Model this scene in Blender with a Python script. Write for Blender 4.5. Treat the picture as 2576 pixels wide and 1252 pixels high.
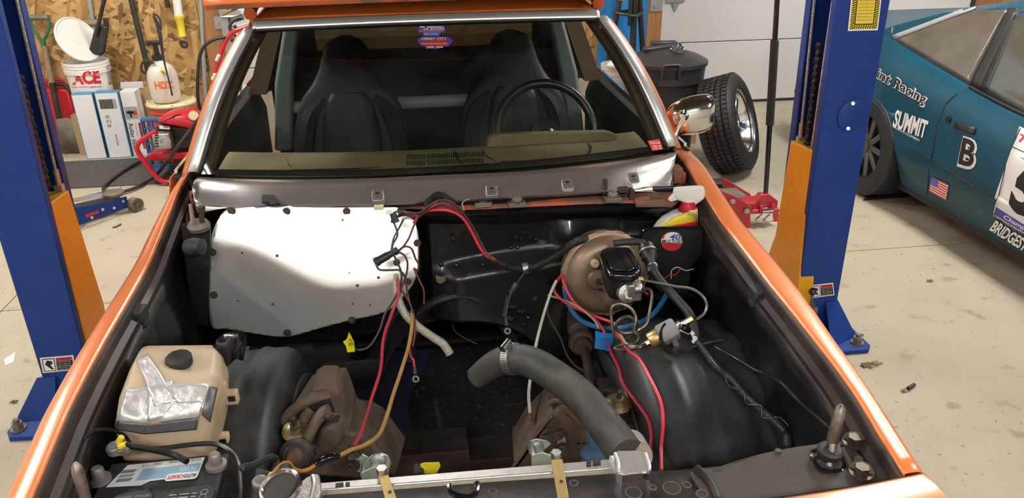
import bpy, math, random
from mathutils import Vector, Matrix
random.seed(7)
for o in list(bpy.data.objects): bpy.data.objects.remove(o, do_unlink=True)
scene = bpy.context.scene
COL = scene.collection
# ------------------------------------------------------------------ camera
CAM = Vector((-0.0665, 0.0, 1.724)); YAW, PITCH, ROLL, FPX = .1233, .4324, -.0147, 1935.0
_f = Vector((math.sin(YAW)*math.cos(PITCH), math.cos(YAW)*math.cos(PITCH), -math.sin(PITCH)))
_r0 = Vector((math.cos(YAW), -math.sin(YAW), 0)); _u0 = _r0.cross(_f)
_r = _r0*math.cos(ROLL) + _u0*math.sin(ROLL); _u = _u0*math.cos(ROLL) - _r0*math.sin(ROLL)
cd = bpy.data.cameras.new('camera'); co = bpy.data.objects.new('camera', cd); COL.objects.link(co)
cd.sensor_fit = 'HORIZONTAL'; cd.sensor_width = 36; cd.lens = FPX/2576*36; cd.clip_start = .02; cd.clip_end = 60
M = Matrix((( _r.x, _u.x, -_f.x, CAM.x), (_r.y, _u.y, -_f.y, CAM.y), (_r.z, _u.z, -_f.z, CAM.z), (0, 0, 0, 1)))
co.matrix_world = M
scene.camera = co
# ------------------------------------------------------------------ world, exposure
w = bpy.data.worlds.new('world'); scene.world = w; w.use_nodes = True
w.node_tree.nodes['Background'].inputs[0].default_value = (.8, .85, 1, 1)
w.node_tree.nodes['Background'].inputs[1].default_value = .05
vs = scene.view_settings
vs.view_transform = 'Standard'; vs.look = 'None'; vs.gamma = 1; vs.use_curve_mapping = False; vs.exposure = 0.0
LAMP = 142.0      # strength of the shop lights (built below with their fixtures)

# ------------------------------------------------------------------ helpers
def px(u, v, x=None, y=None, z=None):
    """photo pixel -> point in the room on the plane x=, y= or z="""
    d = _f + _r*((u-1288)/FPX) - _u*((v-626)/FPX)
    if x is not None: t = (x-CAM.x)/d.x
    elif y is not None: t = (y-CAM.y)/d.y
    else: t = (z-CAM.z)/d.z
    return CAM + d*t
def Y(u, v, y): return px(u, v, y=y)
def Z(u, v, z): return px(u, v, z=z)
def YS(L): return [px(u, v, y=y) for u, v, y in L]
def ppu(p): return FPX/((Vector(p)-CAM).dot(_f))        # pixels per metre at p

def mat(name, col, rough=.5, metal=0, coat=0, n=None, bump=None, emis=None, alpha=None, trans=0, ior=1.45, spec=.5, stretch=None, aniso=0):
    """n=(scale, colour2, contrast_lo, contrast_hi[, detail]) mixes a second colour by noise; bump=(scale, strength)"""
    m = bpy.data.materials.new(name); m.use_nodes = True
    nt = m.node_tree; b = nt.nodes['Principled BSDF']; I = b.inputs
    I['Base Color'].default_value = (*col, 1); I['Roughness'].default_value = rough; I['Metallic'].default_value = metal
    I['Coat Weight'].default_value = coat; I['Coat Roughness'].default_value = .06; I['IOR'].default_value = ior
    I['Specular IOR Level'].default_value = spec; I['Transmission Weight'].default_value = trans
    I['Anisotropic'].default_value = aniso
    if alpha is not None: I['Alpha'].default_value = alpha
    if emis: I['Emission Color'].default_value = (*emis[0], 1); I['Emission Strength'].default_value = emis[1]
    if n or bump:
        tc = nt.nodes.new('ShaderNodeTexCoord'); vec = tc.outputs['Object']
        if stretch:
            mp = nt.nodes.new('ShaderNodeMapping'); mp.inputs['Scale'].default_value = stretch
            nt.links.new(vec, mp.inputs[0]); vec = mp.outputs[0]
    if n:
        nz = nt.nodes.new('ShaderNodeTexNoise'); nz.inputs['Scale'].default_value = n[0]; nz.inputs['Detail'].default_value = n[4] if len(n) > 4 else 6
        nt.links.new(vec, nz.inputs['Vector'])
        rp = nt.nodes.new('ShaderNodeValToRGB'); e = rp.color_ramp.elements
        e[0].position = n[2]; e[0].color = (*col, 1); e[1].position = n[3]; e[1].color = (*n[1], 1)
        nt.links.new(nz.outputs['Fac'], rp.inputs[0]); nt.links.new(rp.outputs[0], I['Base Color'])
    if bump:
        nb = nt.nodes.new('ShaderNodeTexNoise'); nb.inputs['Scale'].default_value = bump[0]; nb.inputs['Detail'].default_value = 4
        nt.links.new(vec, nb.inputs['Vector'])
        bp = nt.nodes.new('ShaderNodeBump'); bp.inputs['Strength'].default_value = bump[1]; bp.inputs['Distance'].default_value = .01
        nt.links.new(nb.outputs['Fac'], bp.inputs['Height']); nt.links.new(bp.outputs[0], I['Normal'])
    return m

class MB:
    def __init__(s): s.v = []; s.f = []
    def add(s, vs, fs):
        k = len(s.v); s.v += [tuple(p) for p in vs]; s.f += [tuple(i+k for i in f) for f in fs]; return s
    def box(s, c, d, R=None):
        c = Vector(c); x, y, z = d[0]/2, d[1]/2, d[2]/2
        P = [Vector(q) for q in ((-x,-y,-z),(x,-y,-z),(x,y,-z),(-x,y,-z),(-x,-y,z),(x,-y,z),(x,y,z),(-x,y,z))]
        if R is not None: P = [R @ p for p in P]
        return s.add([p+c for p in P], ((3,2,1,0),(4,5,6,7),(0,1,5,4),(1,2,6,5),(2,3,7,6),(3,0,4,7)))
    def ab(s, a, b):
        a, b = Vector(a), Vector(b); return s.box((a+b)/2, [abs(q) for q in (b-a)])
    def bar(s, p0, p1, wd, th, up=(0,0,1)):
        """box between two points, wd across, th along up"""
        p0, p1 = Vector(p0), Vector(p1); d = p1-p0; L = d.length; d.normalize()
        sx = d.cross(Vector(up)); sx.normalize(); uz = sx.cross(d)
        R = Matrix((sx, d, uz)).transposed()
        return s.box((p0+p1)/2, (wd, L, th), R)
    def ring(s, c, ax, r, n, ph=0):
        ax = Vector(ax).normalized(); a = ax.orthogonal().normalized() if abs(ax.z) < .99 else Vector((1,0,0)); b = ax.cross(a)
        c = Vector(c); return [c + a*(r*math.cos(ph+2*math.pi*i/n)) + b*(r*math.sin(ph+2*math.pi*i/n)) for i in range(n)]
    def loft(s, rows, closed=True, cap=True):
        n = len(rows[0]); V = [p for r in rows for p in r]; F = []
        for i in range(len(rows)-1):
            for j in range(n if closed else n-1):
                k = (j+1) % n
                F.append((i*n+j, i*n+k, (i+1)*n+k, (i+1)*n+j))
        if cap and closed:
            F.append(tuple(range(n))[::-1]); F.append(tuple((len(rows)-1)*n+j for j in range(n)))
        return s.add(V, F)
    def cyl(s, p0, p1, r0, r1=None, n=16, ph=0):
        p0, p1 = Vector(p0), Vector(p1); r1 = r0 if r1 is None else r1
        return s.loft([s.ring(p0, p1-p0, r0, n, ph), s.ring(p1, p1-p0, r1, n, ph)])
    def lathe(s, prof, o, ax=(0,0,1), n=24):
        """prof: (radius, height along ax)"""
        ax = Vector(ax).normalized(); o = Vector(o)
        return s.loft([s.ring(o+ax*h, ax, max(r, 1e-4), n) for r, h in prof])
    def tube(s, pts, r, n=8, sub=6, closed=False):
        P = smooth(pts, sub, closed); m = len(P)
        rr = r if isinstance(r, (list, tuple)) else None
        rows = []; t0 = (P[1]-P[0]).normalized(); a = t0.orthogonal().normalized()
        for i, p in enumerate(P):
            t = (P[min(i+1, m-1)]-P[max(i-1, 0)])
            if t.length < 1e-9: t = t0
            t = t.normalized(); a = (a - t*a.dot(t)).normalized(); b = t.cross(a)
            q = r
            if rr: x = i/(m-1)*(len(rr)-1); j = min(int(x), len(rr)-2); q = rr[j]+(rr[j+1]-rr[j])*(x-j)
            rows.append([p + a*(q*math.cos(2*math.pi*k/n)) + b*(q*math.sin(2*math.pi*k/n)) for k in range(n)])
            t0 = t
        if closed: rows.append(rows[0]); return s.loft(rows, True, False)
        return s.loft(rows)
    def prism(s, poly, vec):
        vec = Vector(vec); A = [Vector(p) for p in poly]; n = len(A)
        V = A + [p+vec for p in A]
        F = [tuple(range(n))[::-1], tuple(range(n, 2*n))] + [(i, (i+1) % n, n+(i+1) % n, n+i) for i in range(n)]
        return s.add(V, F)
    def torus(s, c, ax, R, r, n=28, m=8):
        ax = Vector(ax).normalized(); C = s.ring(c, ax, R, n); c = Vector(c); rows = []
        for p in C:
            d = (p-c).normalized()
            rows.append([p + d*(r*math.cos(2*math.pi*k/m)) + ax*(r*math.sin(2*math.pi*k/m)) for k in range(m)])
        rows.append(rows[0]); return s.loft(rows, True, False)
    def ball(s, c, r, n=16, m=8, R=None):
        r = (r, r, r) if not isinstance(r, (tuple, list)) else r; c = Vector(c); rows = []
        for i in range(m+1):
            t = math.pi*(.001+.998*i/m)
            row = [Vector((r[0]*math.sin(t)*math.cos(2*math.pi*k/n), r[1]*math.sin(t)*math.sin(2*math.pi*k/n), -r[2]*math.cos(t))) for k in range(n)]
            if R is not None: row = [R @ q for q in row]
            rows.append([q+c for q in row])
        return s.loft(rows)
    def quad(s, a, b, c, d): return s.add([a, b, c, d], [(0, 1, 2, 3)])
def smooth(pts, sub=6, closed=False):
    P = [Vector(p) for p in pts]
    if sub <= 1 or len(P) < 3: return P
    n = len(P); out = []
    for i in range(n if closed else n-1):
        if closed: a, b, c, d = P[i-1], P[i], P[(i+1) % n], P[(i+2) % n]
        else: a, b, c, d = P[max(i-1, 0)], P[i], P[i+1], P[min(i+2, n-1)]
        for k in range(sub):
            t = k/sub
            out.append(.5*((2*b)+(c-a)*t+(2*a-5*b+4*c-d)*t*t+(3*b-a-3*c+d)*t**3))
    if not closed: out.append(P[-1])
    return out
def lerp_tab(T, y):
    """piecewise linear table [(y, a, b..)]"""
    if y <= T[0][0]: i = 0
    elif y >= T[-1][0]: i = len(T)-2
    else: i = max(k for k in range(len(T)-1) if T[k][0] <= y)
    a, b = T[i], T[i+1]; t = (y-a[0])/(b[0]-a[0])
    return [p+(q-p)*t for p, q in zip(a[1:], b[1:])]
def mesh(name, mb, m, bevel=0, sharp=40, solid=0, sub=0):
    me = bpy.data.meshes.new(name); me.from_pydata(mb.v, [], mb.f); me.validate()
    import bmesh
    bm = bmesh.new(); bm.from_mesh(me); bmesh.ops.recalc_face_normals(bm, faces=bm.faces); bm.to_mesh(me); bm.free()
    for p in me.polygons: p.use_smooth = True
    me.set_sharp_from_angle(angle=math.radians(sharp))
    if m is not None: me.materials.append(m)
    return me
def obj(name, mb, m, parent=None, bevel=0, sharp=40, solid=0, sub=0, label=None, kind=None, off=-1):
    o = bpy.data.objects.new(name, mesh(name, mb, m, sharp=sharp)); COL.objects.link(o)
    if solid: md = o.modifiers.new('thick', 'SOLIDIFY'); md.thickness = solid; md.offset = off
    if bevel: md = o.modifiers.new('bevel', 'BEVEL'); md.width = bevel; md.segments = 2; md.limit_method = 'ANGLE'; md.angle_limit = math.radians(35); md.harden_normals = False
    if sub: md = o.modifiers.new('sub', 'SUBSURF'); md.levels = sub; md.render_levels = sub
    if parent is not None: par(o, parent)
    if label: o['label'] = label
    if kind: o['kind'] = kind
    return o
ORG = {}
def par(o, p):
    o.parent = p; o.matrix_parent_inverse = Matrix.Translation(-ORG.get(p.name, Vector((0,0,0))))
def thing(name, label, cat, loc, group=None):
    o = bpy.data.objects.new(name, None); COL.objects.link(o); o.location = loc; o.empty_display_size = .1
    ORG[o.name] = Vector(loc); o['label'] = label; o['category'] = cat
    if group: o['group'] = group
    return o
def tag(o, label, cat, group=None):
    o['label'] = label; o['category'] = cat
    if group: o['group'] = group
    return o
def struct(name, mb, m, **k):
    o = obj(name, mb, m, **k); o['kind'] = 'structure'; return o
_txt = [None]
def text(name, s, p, xv, yv, m, parent=None, th=.0006, shear=0, bold=0.0):
    """lettering laid on the parallelogram with corner p, full width xv and full height yv"""
    if not s.strip('xX \n'):                       # print too small to read in the photo: plain ruled lines, word by word
        p, xv, yv = Vector(p), Vector(xv), Vector(yv); nn = xv.cross(yv).normalized(); mb = MB(); L = s.split('\n'); w = max(len(l) for l in L); n = len(L)
        for j, l in enumerate(L):
            i = 0
            while i < len(l):
                if l[i] == ' ': i += 1; continue
                k = i
                while k < len(l) and l[k] != ' ': k += 1
                y0 = 1-(j+.85)/n; y1 = 1-(j+.15)/n
                mb.quad(*[p+xv*(a/w)+yv*b+nn*th for a, b in ((i,y0),(k-.3,y0),(k-.3,y1),(i,y1))]); i = k
        o = obj('small_print', mb, m, parent); o['kind'] = 'stuff'; return o
    cu = bpy.data.curves.new('t', 'FONT'); cu.body = s; cu.shear = shear; cu.offset = bold; cu.resolution_u = 3
    ob = bpy.data.objects.new('t', cu); COL.objects.link(ob)
    dg = bpy.context.evaluated_depsgraph_get(); dg.update()
    me = bpy.data.meshes.new_from_object(ob.evaluated_get(dg)); bpy.data.objects.remove(ob, do_unlink=True)
    xs = [v.co.x for v in me.vertices]; ys = [v.co.y for v in me.vertices]
    x0, x1, y0, y1 = min(xs), max(xs), min(ys), max(ys)
    p, xv, yv = Vector(p), Vector(xv), Vector(yv); nn = xv.cross(yv).normalized()
    V = [p + xv*((v.co.x-x0)/(x1-x0)) + yv*((v.co.y-y0)/(y1-y0)) + nn*th for v in me.vertices]
    F = [tuple(q.vertices) for q in me.polygons]
    mb = MB(); mb.v = [tuple(q) for q in V]; mb.f = F
    bpy.data.meshes.remove(me)
    o = obj(name, mb, m, parent); return o
def rrect(p, xv, yv, r, n=4):
    """rounded rectangle polygon (corner p, full edge vectors, radius in metres)"""
    p, xv, yv = Vector(p), Vector(xv), Vector(yv); W, H = xv.length, yv.length; a, b = xv/W, yv/H; out = []
    for cx, cy, s in ((W-r, r, -90), (W-r, H-r, 0), (r, H-r, 90), (r, r, 180)):
        for k in range(n+1):
            t = math.radians(s+90*k/n); out.append(p + a*(cx+r*math.cos(t)) + b*(cy+r*math.sin(t)))
    return out
def decal(name, poly, m, parent, nrm, th=.0004, label=None):
    mb = MB(); nrm = Vector(nrm).normalized(); mb.prism([Vector(q)+nrm*th for q in poly], nrm*(-th*.8))
    return obj(name, mb, m, parent, label=label)
def quadp(L): return [Vector(q) for q in L]
def bolt(parent, p, ax, r=.009, h=.008, m=None, name='bolt', washer=True):
    ax = Vector(ax).normalized(); mb = MB()
    if washer: mb.cyl(p, Vector(p)+ax*.002, r*1.6, n=14)
    mb.cyl(Vector(p)+ax*.001, Vector(p)+ax*h, r, n=6)
    return obj(name, mb, m, parent)

from mathutils.bvhtree import BVHTree
def bvh(o):
    me = o.data; return BVHTree.FromPolygons([v.co.copy() for v in me.vertices], [tuple(p.vertices) for p in me.polygons])
def hit(tree, u, v, off=.0015, y=None):
    d = (_f + _r*((u-1288)/FPX) - _u*((v-626)/FPX)).normalized()
    loc, n, i, dist = tree.ray_cast(CAM, d)
    if loc is None: return None
    if n.dot(d) > 0: n = -n
    return loc + n*off
def patch(name, tree, quad4, m, parent, nu=8, nv=6, off=.0015, crinkle=0, solid=.0008):
    a, b, c, d = [Vector((*q, 0)) for q in quad4]; mb = MB(); idx = {}; fs = []
    for j in range(nv+1):
        for i in range(nu+1):
            s, t = i/nu, j/nv; q = a.lerp(b, s).lerp(d.lerp(c, s), t)
            h = hit(tree, q.x, q.y, off+crinkle*random.random())
            if h is not None: idx[(i, j)] = len(mb.v); mb.v.append(tuple(h))
    for j in range(nv):
        for i in range(nu):
            k = [idx.get(q) for q in ((i, j), (i+1, j), (i+1, j+1), (i, j+1))]
            if None not in k: mb.f.append(tuple(k))
    return obj(name, mb, m, parent, sharp=50, solid=solid)

def ptext(tree, s, bl, br, tl, m, parent, off=.003, shear=0, bold=0, name='lettering'):
    """lettering laid out on a surface: every outline point is dropped onto it"""
    o = text(name, s, (bl[0], bl[1], 0), (br[0]-bl[0], br[1]-bl[1], 0), (tl[0]-bl[0], tl[1]-bl[1], 0), m, parent, th=0, shear=shear, bold=bold)
    for v in o.data.vertices:
        h = hit(tree, v.co.x, v.co.y, off)
        if h is not None: v.co = h
        else: v.co = Y(v.co.x, v.co.y, 3)
    return o

# ------------------------------------------------------------------ materials
M_ = {}
def D(k, *a, **kw): M_[k] = mat(k, *a, **kw)
D('orange', (.96,.235,.058), .42, .20, 1.0, n=(900,(.96,.27,.075),.4,.6))
M_['orange'].node_tree.nodes['Principled BSDF'].inputs['Coat Roughness'].default_value = .22
D('orange_dusty', (.38,.085,.040), .6, 0, 0, n=(11,(.13,.075,.055),.40,.56))
D('flange', (.020,.0145,.012), .45, 0, 0, n=(9,(.052,.038,.030),.42,.70))
D('black_sheet', (.005,.005,.0055), .3, 0, .15, n=(7,(.016,.015,.0145),.5,.8), bump=(10,.12))
D('black_scuffed', (.009,.009,.010), .33, 0, .25, n=(16,(.085,.082,.078),.66,.76), bump=(22,.12))
D('black_plastic', (.013,.013,.014), .42, n=(12,(.026,.026,.027),.4,.7), bump=(120,.08))
D('liner', (.022,.0225,.024), .42, n=(9,(.048,.048,.050),.45,.75), bump=(5,.10))
D('black_gloss', (.006,.006,.012), .16, 0, .6)
D('rubber', (.020,.020,.021), .55, n=(30,(.034,.032,.030),.4,.7))
D('hose_rubber', (.045,.043,.040), .48, n=(25,(.068,.062,.054),.4,.7), bump=(260,.15))
D('tyre', (.012,.012,.013), .6, bump=(80,.2))
D('plate_alu', (.80,.80,.79), .34, .72, 0, n=(3,(.70,.70,.69),.3,.7), bump=(2.2,.06))
D('alu', (.78,.78,.78), .40, 1, n=(60,(.66,.66,.66),.3,.7))
D('alu_cast', (.62,.62,.62), .45, 1, n=(40,(.5,.49,.47),.3,.7), bump=(140,.2))
D('polished', (.90,.90,.92), .18, 1, n=(4,(.80,.80,.84),.3,.7), bump=(3,.03))
D('cowl_alu', (.74,.70,.68), .27, .9, n=(40,(.68,.63,.61),.3,.7), bump=(2.0,.07), stretch=(1,6,1))
D('mirror_shell', (.72,.70,.68), .13, 1)
D('trim_bright', (.86,.86,.86), .36, .75)
D('chrome', (.93,.93,.94), .05, 1)
D('zinc', (.56,.64,.60), .34, .55, n=(20,(.46,.54,.50),.3,.7))
D('gold_zinc', (.72,.56,.28), .32, 1, n=(50,(.60,.58,.40),.4,.65))
D('brass', (.62,.44,.20), .38, 1, n=(40,(.50,.36,.18),.3,.7))
D('brass_strap', (.58,.42,.17), .45, .6, n=(30,(.50,.36,.15),.3,.7))
D('rust', (.085,.060,.045), .7, .1, n=(14,(.15,.105,.078),.4,.7), bump=(40,.25))
D('rust_dark', (.030,.021,.017), .75, .1, n=(14,(.06,.042,.032),.4,.7), bump=(40,.25))
D('rust_orange', (.13,.062,.034), .75, .2, n=(12,(.075,.052,.040),.4,.7), bump=(40,.2))
D('booster', (.42,.32,.235), .42, .5, n=(7,(.25,.165,.115),.38,.68), bump=(30,.08))
D('bolt_dark', (.10,.08,.065), .45, .7)
D('bolt_grey', (.30,.28,.26), .4, .8, n=(60,(.18,.14,.11),.4,.7))
D('support_black', (.016,.015,.015), .38, .1, .1, n=(20,(.085,.060,.046),.58,.75), bump=(25,.2))
D('support_rusty', (.062,.056,.050), .6, .15, n=(14,(.12,.075,.048),.55,.78), bump=(30,.2))
D('white_plastic', (.80,.79,.76), .38)
D('white_matte', (.82,.81,.78), .6)
D('tan_plastic', (.62,.49,.34), .42, n=(8,(.40,.24,.13),.48,.8), trans=0)
D('duct_tape', (.84,.84,.85), .36, .55, n=(8,(.74,.74,.76),.3,.7), bump=(28,.35))
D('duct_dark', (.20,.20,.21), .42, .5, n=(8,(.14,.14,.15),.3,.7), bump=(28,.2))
D('battery', (.018,.018,.019), .5, n=(40,(.032,.032,.033),.4,.7))
D('lead', (.33,.32,.31), .5, .6, n=(60,(.22,.21,.2),.4,.7))
D('label_blue', (.30,.50,.66), .35)
D('label_white', (.82,.83,.84), .35)
D('label_grey', (.20,.20,.21), .4)
D('ink_black', (.012,.012,.012), .5)
D('ink_red', (.62,.03,.035), .45)
D('ink_orange', (.80,.20,.03), .45)
D('ink_blue', (.06,.07,.40), .4)
D('ink_white', (.85,.85,.85), .4)
D('ink_yellow', (.80,.62,.05), .4)
D('ink_grey', (.35,.35,.35), .5)
D('red_wire', (.42,.035,.055), .4)
D('bright_red_wire', (.72,.04,.08), .35)
D('maroon_wire', (.13,.035,.035), .45)
D('brown_wire', (.10,.045,.035), .45)
D('grey_wire', (.055,.047,.05), .45)
D('black_wire', (.010,.010,.011), .35)
D('gold_wire', (.42,.25,.07), .45, n=(30,(.30,.17,.05),.4,.7))
D('orange_wire', (.60,.26,.04), .45)
D('white_wire', (.60,.58,.54), .4)
D('cream_wire', (.42,.33,.24), .4)
D('steel_line', (.17,.15,.125), .38, .8, n=(50,(.10,.08,.06),.4,.7))
D('pale_line', (.34,.32,.28), .35, .7)
D('blue_hose', (.03,.16,.36), .25)
D('shock_blue', (.055,.115,.20), .4)
D('braided', (.46,.44,.36), .35, n=(400,(.22,.21,.17),.45,.6))
D('yellow_tape', (.85,.72,.02), .4, bump=(40,.3))
D('yellow_term', (.80,.66,.03), .35)
D('blue_tape', (.03,.26,.68), .55, bump=(40,.3))
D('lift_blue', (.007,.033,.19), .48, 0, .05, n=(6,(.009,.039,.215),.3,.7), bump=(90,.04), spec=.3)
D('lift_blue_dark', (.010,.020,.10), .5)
D('lift_yellow', (.78,.40,.006), .42, 0, .2, n=(5,(.72,.36,.006),.3,.7))
D('chain', (.035,.028,.024), .45, .6)
D('cable', (.46,.45,.43), .5, .2, n=(250,(.20,.19,.18),.4,.6), stretch=(1,1,.4))
D('dash', (.25,.205,.115), .7, n=(12,(.21,.17,.095),.35,.7), bump=(200,.1))
D('dash_crack', (.012,.011,.010), .8)
D('seat', (.010,.0095,.0095), .50, n=(20,(.015,.0145,.0145),.4,.7), bump=(60,.1), spec=.28)
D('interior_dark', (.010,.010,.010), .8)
D('interior_tan', (.20,.15,.09), .75, n=(8,(.15,.11,.07),.3,.7))
D('headliner', (.07,.05,.032), .8)
D('interior_teal', (.17,.22,.22), .5)
D('pillar_brown', (.16,.105,.068), .6)
D('steering', (.010,.010,.010), .35, 0, .2)
D('blanket_yellow', (.42,.30,.09), .9)
D('concrete_dark', (.16,.15,.135), .9)
D('rubber_mat', (.055,.053,.052), .85, n=(60,(.08,.078,.075),.4,.65))
D('under_mat', (.026,.024,.023), .7, n=(48,(.13,.12,.105),.58,.72,8))
D('navy_cloth', (.016,.018,.050), .9, n=(160,(.034,.038,.085),.4,.7), bump=(160,.3))
D('wood', (.34,.16,.06), .65, n=(9,(.26,.115,.04),.35,.65), stretch=(6,6,.6))
D('wood_pale', (.46,.30,.15), .7, n=(9,(.38,.24,.11),.35,.65), stretch=(6,6,.6))
D('door_white', (.66,.67,.68), .45, bump=(180,.05))
D('ceiling_dark', (.045,.038,.030), .9)
D('wall_white', (.72,.71,.68), .8, bump=(60,.05))
D('galv', (.46,.47,.48), .4, .8)
D('box_white', (.76,.77,.79), .6)
D('box_blue', (.07,.28,.50), .55)
D('cardboard', (.40,.27,.15), .8)
D('red_plastic', (.50,.012,.03), .32, 0, .3)
D('red_paint', (.52,.012,.03), .3, 0, .4)
D('jack_red', (.45,.025,.04), .38, 0, .3)
D('bucket_orange', (.62,.11,.03), .45)
D('cream', (.72,.62,.40), .5)
D('milky', (.72,.68,.62), .35, n=(4,(.66,.60,.52),.3,.7))
D('crate_blue', (.05,.13,.32), .45)
D('green_paint', (.03,.13,.07), .4)
D('wood_grey', (.30,.22,.14), .75, n=(14,(.22,.15,.09),.35,.65), stretch=(6,6,.6))
D('steel_dirty', (.22,.20,.17), .6, .4, n=(10,(.14,.11,.08),.4,.7))
D('grey_paint', (.30,.31,.32), .5)
D('tarp_blue', (.02,.19,.50), .45, bump=(9,.25))
D('trash_black', (.022,.022,.023), .45, bump=(150,.06))
D('foam', (.020,.020,.021), .9)
D('car_teal', (.003,.060,.105), .42, .2, .15, n=(4,(.006,.050,.080),.35,.7), spec=.3)
D('car_glass', (.075,.065,.052), .25, 0, .5, n=(5,(.11,.095,.075),.4,.7))
D('car_glass_dark', (.045,.05,.045), .15, 0, .6, n=(6,(.08,.085,.078),.5,.8))
D('car_trim', (.012,.012,.013), .5)
D('alloy_dark', (.15,.15,.145), .45, .7)
D('leaf', (.13,.085,.045), .8)
D('purple', (.10,.05,.30), .4)
M_['glass'] = mat('glass', (.86,.93,.90), .0, trans=1, ior=1.01, spec=.5)
def glass_mat():
    m = bpy.data.materials.new('windshield_glass'); m.use_nodes = True; nt = m.node_tree; nt.nodes.clear()
    out = nt.nodes.new('ShaderNodeOutputMaterial'); mx = nt.nodes.new('ShaderNodeMixShader'); fr = nt.nodes.new('ShaderNodeFresnel')
    tr = nt.nodes.new('ShaderNodeBsdfTransparent'); gl = nt.nodes.new('ShaderNodeBsdfGlossy'); fr.inputs[0].default_value = 1.5
    tr.inputs[0].default_value = (.80, .84, .78, 1); gl.inputs['Roughness'].default_value = .02
    df = nt.nodes.new('ShaderNodeBsdfDiffuse'); df.inputs[0].default_value = (.5, .5, .47, 1)
    m2 = nt.nodes.new('ShaderNodeMixShader')
    tc = nt.nodes.new('ShaderNodeTexCoord'); nz = nt.nodes.new('ShaderNodeTexNoise'); nz.inputs['Scale'].default_value = 6; nz.inputs['Detail'].default_value = 8
    rp = nt.nodes.new('ShaderNodeValToRGB'); rp.color_ramp.elements[0].position = .45; rp.color_ramp.elements[0].color = (.004,)*3+(1,)
    rp.color_ramp.elements[1].position = .8; rp.color_ramp.elements[1].color = (.03,)*3+(1,)
    L = nt.links.new
    L(tc.outputs['Object'], nz.inputs['Vector']); L(nz.outputs['Fac'], rp.inputs[0]); L(rp.outputs[0], m2.inputs[0])
    L(tr.outputs[0], m2.inputs[1]); L(df.outputs[0], m2.inputs[2])
    L(fr.outputs[0], mx.inputs[0]); L(m2.outputs[0], mx.inputs[1]); L(gl.outputs[0], mx.inputs[2]); L(mx.outputs[0], out.inputs[0])
    return m
M_['windshield'] = glass_mat()
M_['tinted_glass'] = glass_mat(); M_['tinted_glass'].node_tree.nodes['Transparent BSDF'].inputs[0].default_value = (.24,.20,.14,1)
def concrete_mat():
    m = mat('concrete', (.455,.415,.315), .62, n=(1.3,(.51,.465,.355),.3,.7), bump=(40,.06)); nt = m.node_tree; b = nt.nodes['Principled BSDF']
    base = b.inputs['Base Color'].links[0].from_socket
    tc = nt.nodes.new('ShaderNodeTexCoord')
    def layer(prev, scale, lo, hi, colr, detail=5):
        nz = nt.nodes.new('ShaderNodeTexNoise'); nz.inputs['Scale'].default_value = scale; nz.inputs['Detail'].default_value = detail
        nt.links.new(tc.outputs['Object'], nz.inputs['Vector'])
        rp = nt.nodes.new('ShaderNodeValToRGB'); rp.color_ramp.elements[0].position = lo; rp.color_ramp.elements[1].position = hi
        nt.links.new(nz.outputs['Fac'], rp.inputs[0])
        mx = nt.nodes.new('ShaderNodeMix'); mx.data_type = 'RGBA'; nt.links.new(rp.outputs[0], mx.inputs[0]); nt.links.new(prev, mx.inputs[6]); mx.inputs[7].default_value = (*colr, 1)
        return mx.outputs[2]
    c = layer(base, 8, .62, .70, (.31,.27,.195), 4)
    c = layer(c, 38, .69, .73, (.22,.18,.13), 2)
    c = layer(c, 4, .45, .95, (.42,.36,.27), 8)
    nt.links.new(c, b.inputs['Base Color']); return m
M_['concrete'] = concrete_mat()
def osb_mat():
    m = mat('osb', (.45,.27,.10), .62); nt = m.node_tree; b = nt.nodes['Principled BSDF']; L = nt.links.new
    tc = nt.nodes.new('ShaderNodeTexCoord')
    nz = nt.nodes.new('ShaderNodeTexNoise'); nz.inputs['Scale'].default_value = 5; L(tc.outputs['Object'], nz.inputs['Vector'])
    prev = None
    for i, (rot, sc) in enumerate(((.35, (9, 9, 34)), (-.6, (10, 10, 40)), (1.25, (8, 8, 30)))):
        mp = nt.nodes.new('ShaderNodeMapping'); mp.inputs['Rotation'].default_value = (0, rot, 0)
        mp.inputs['Scale'].default_value = (1, 1, 1)
        mp2 = nt.nodes.new('ShaderNodeMapping'); mp2.inputs['Scale'].default_value = sc
        ad = nt.nodes.new('ShaderNodeVectorMath'); ad.operation = 'MULTIPLY_ADD'; ad.inputs[1].default_value = (.05,.05,.05)
        L(nz.outputs['Color'], ad.inputs[0]); L(tc.outputs['Object'], ad.inputs[2])
        L(ad.outputs[0], mp.inputs[0]); L(mp.outputs[0], mp2.inputs[0])
        vo = nt.nodes.new('ShaderNodeTexVoronoi'); vo.inputs['Scale'].default_value = 1.0; L(mp2.outputs[0], vo.inputs['Vector'])
        sp = nt.nodes.new('ShaderNodeSeparateColor'); L(vo.outputs['Color'], sp.inputs[0])
        rp = nt.nodes.new('ShaderNodeValToRGB'); e = rp.color_ramp.elements
        e[0].position = 0; e[0].color = (.15,.072,.022,1); e[1].position = 1; e[1].color = (.58,.38,.16,1)
        x = e.new(.35); x.color = (.33,.19,.062,1); x = e.new(.7); x.color = (.45,.27,.10,1)
        L(sp.outputs[0], rp.inputs[0])
        if prev is None: prev = rp.outputs[0]
        else:
            mx = nt.nodes.new('ShaderNodeMix'); mx.data_type = 'RGBA'
            gt = nt.nodes.new('ShaderNodeMath'); gt.operation = 'GREATER_THAN'; gt.inputs[1].default_value = .58; L(sp.outputs[1], gt.inputs[0])
            L(gt.outputs[0], mx.inputs[0]); L(prev, mx.inputs[6]); L(rp.outputs[0], mx.inputs[7]); prev = mx.outputs[2]
    L(prev, b.inputs['Base Color']); return m
M_['osb'] = osb_mat()

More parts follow.
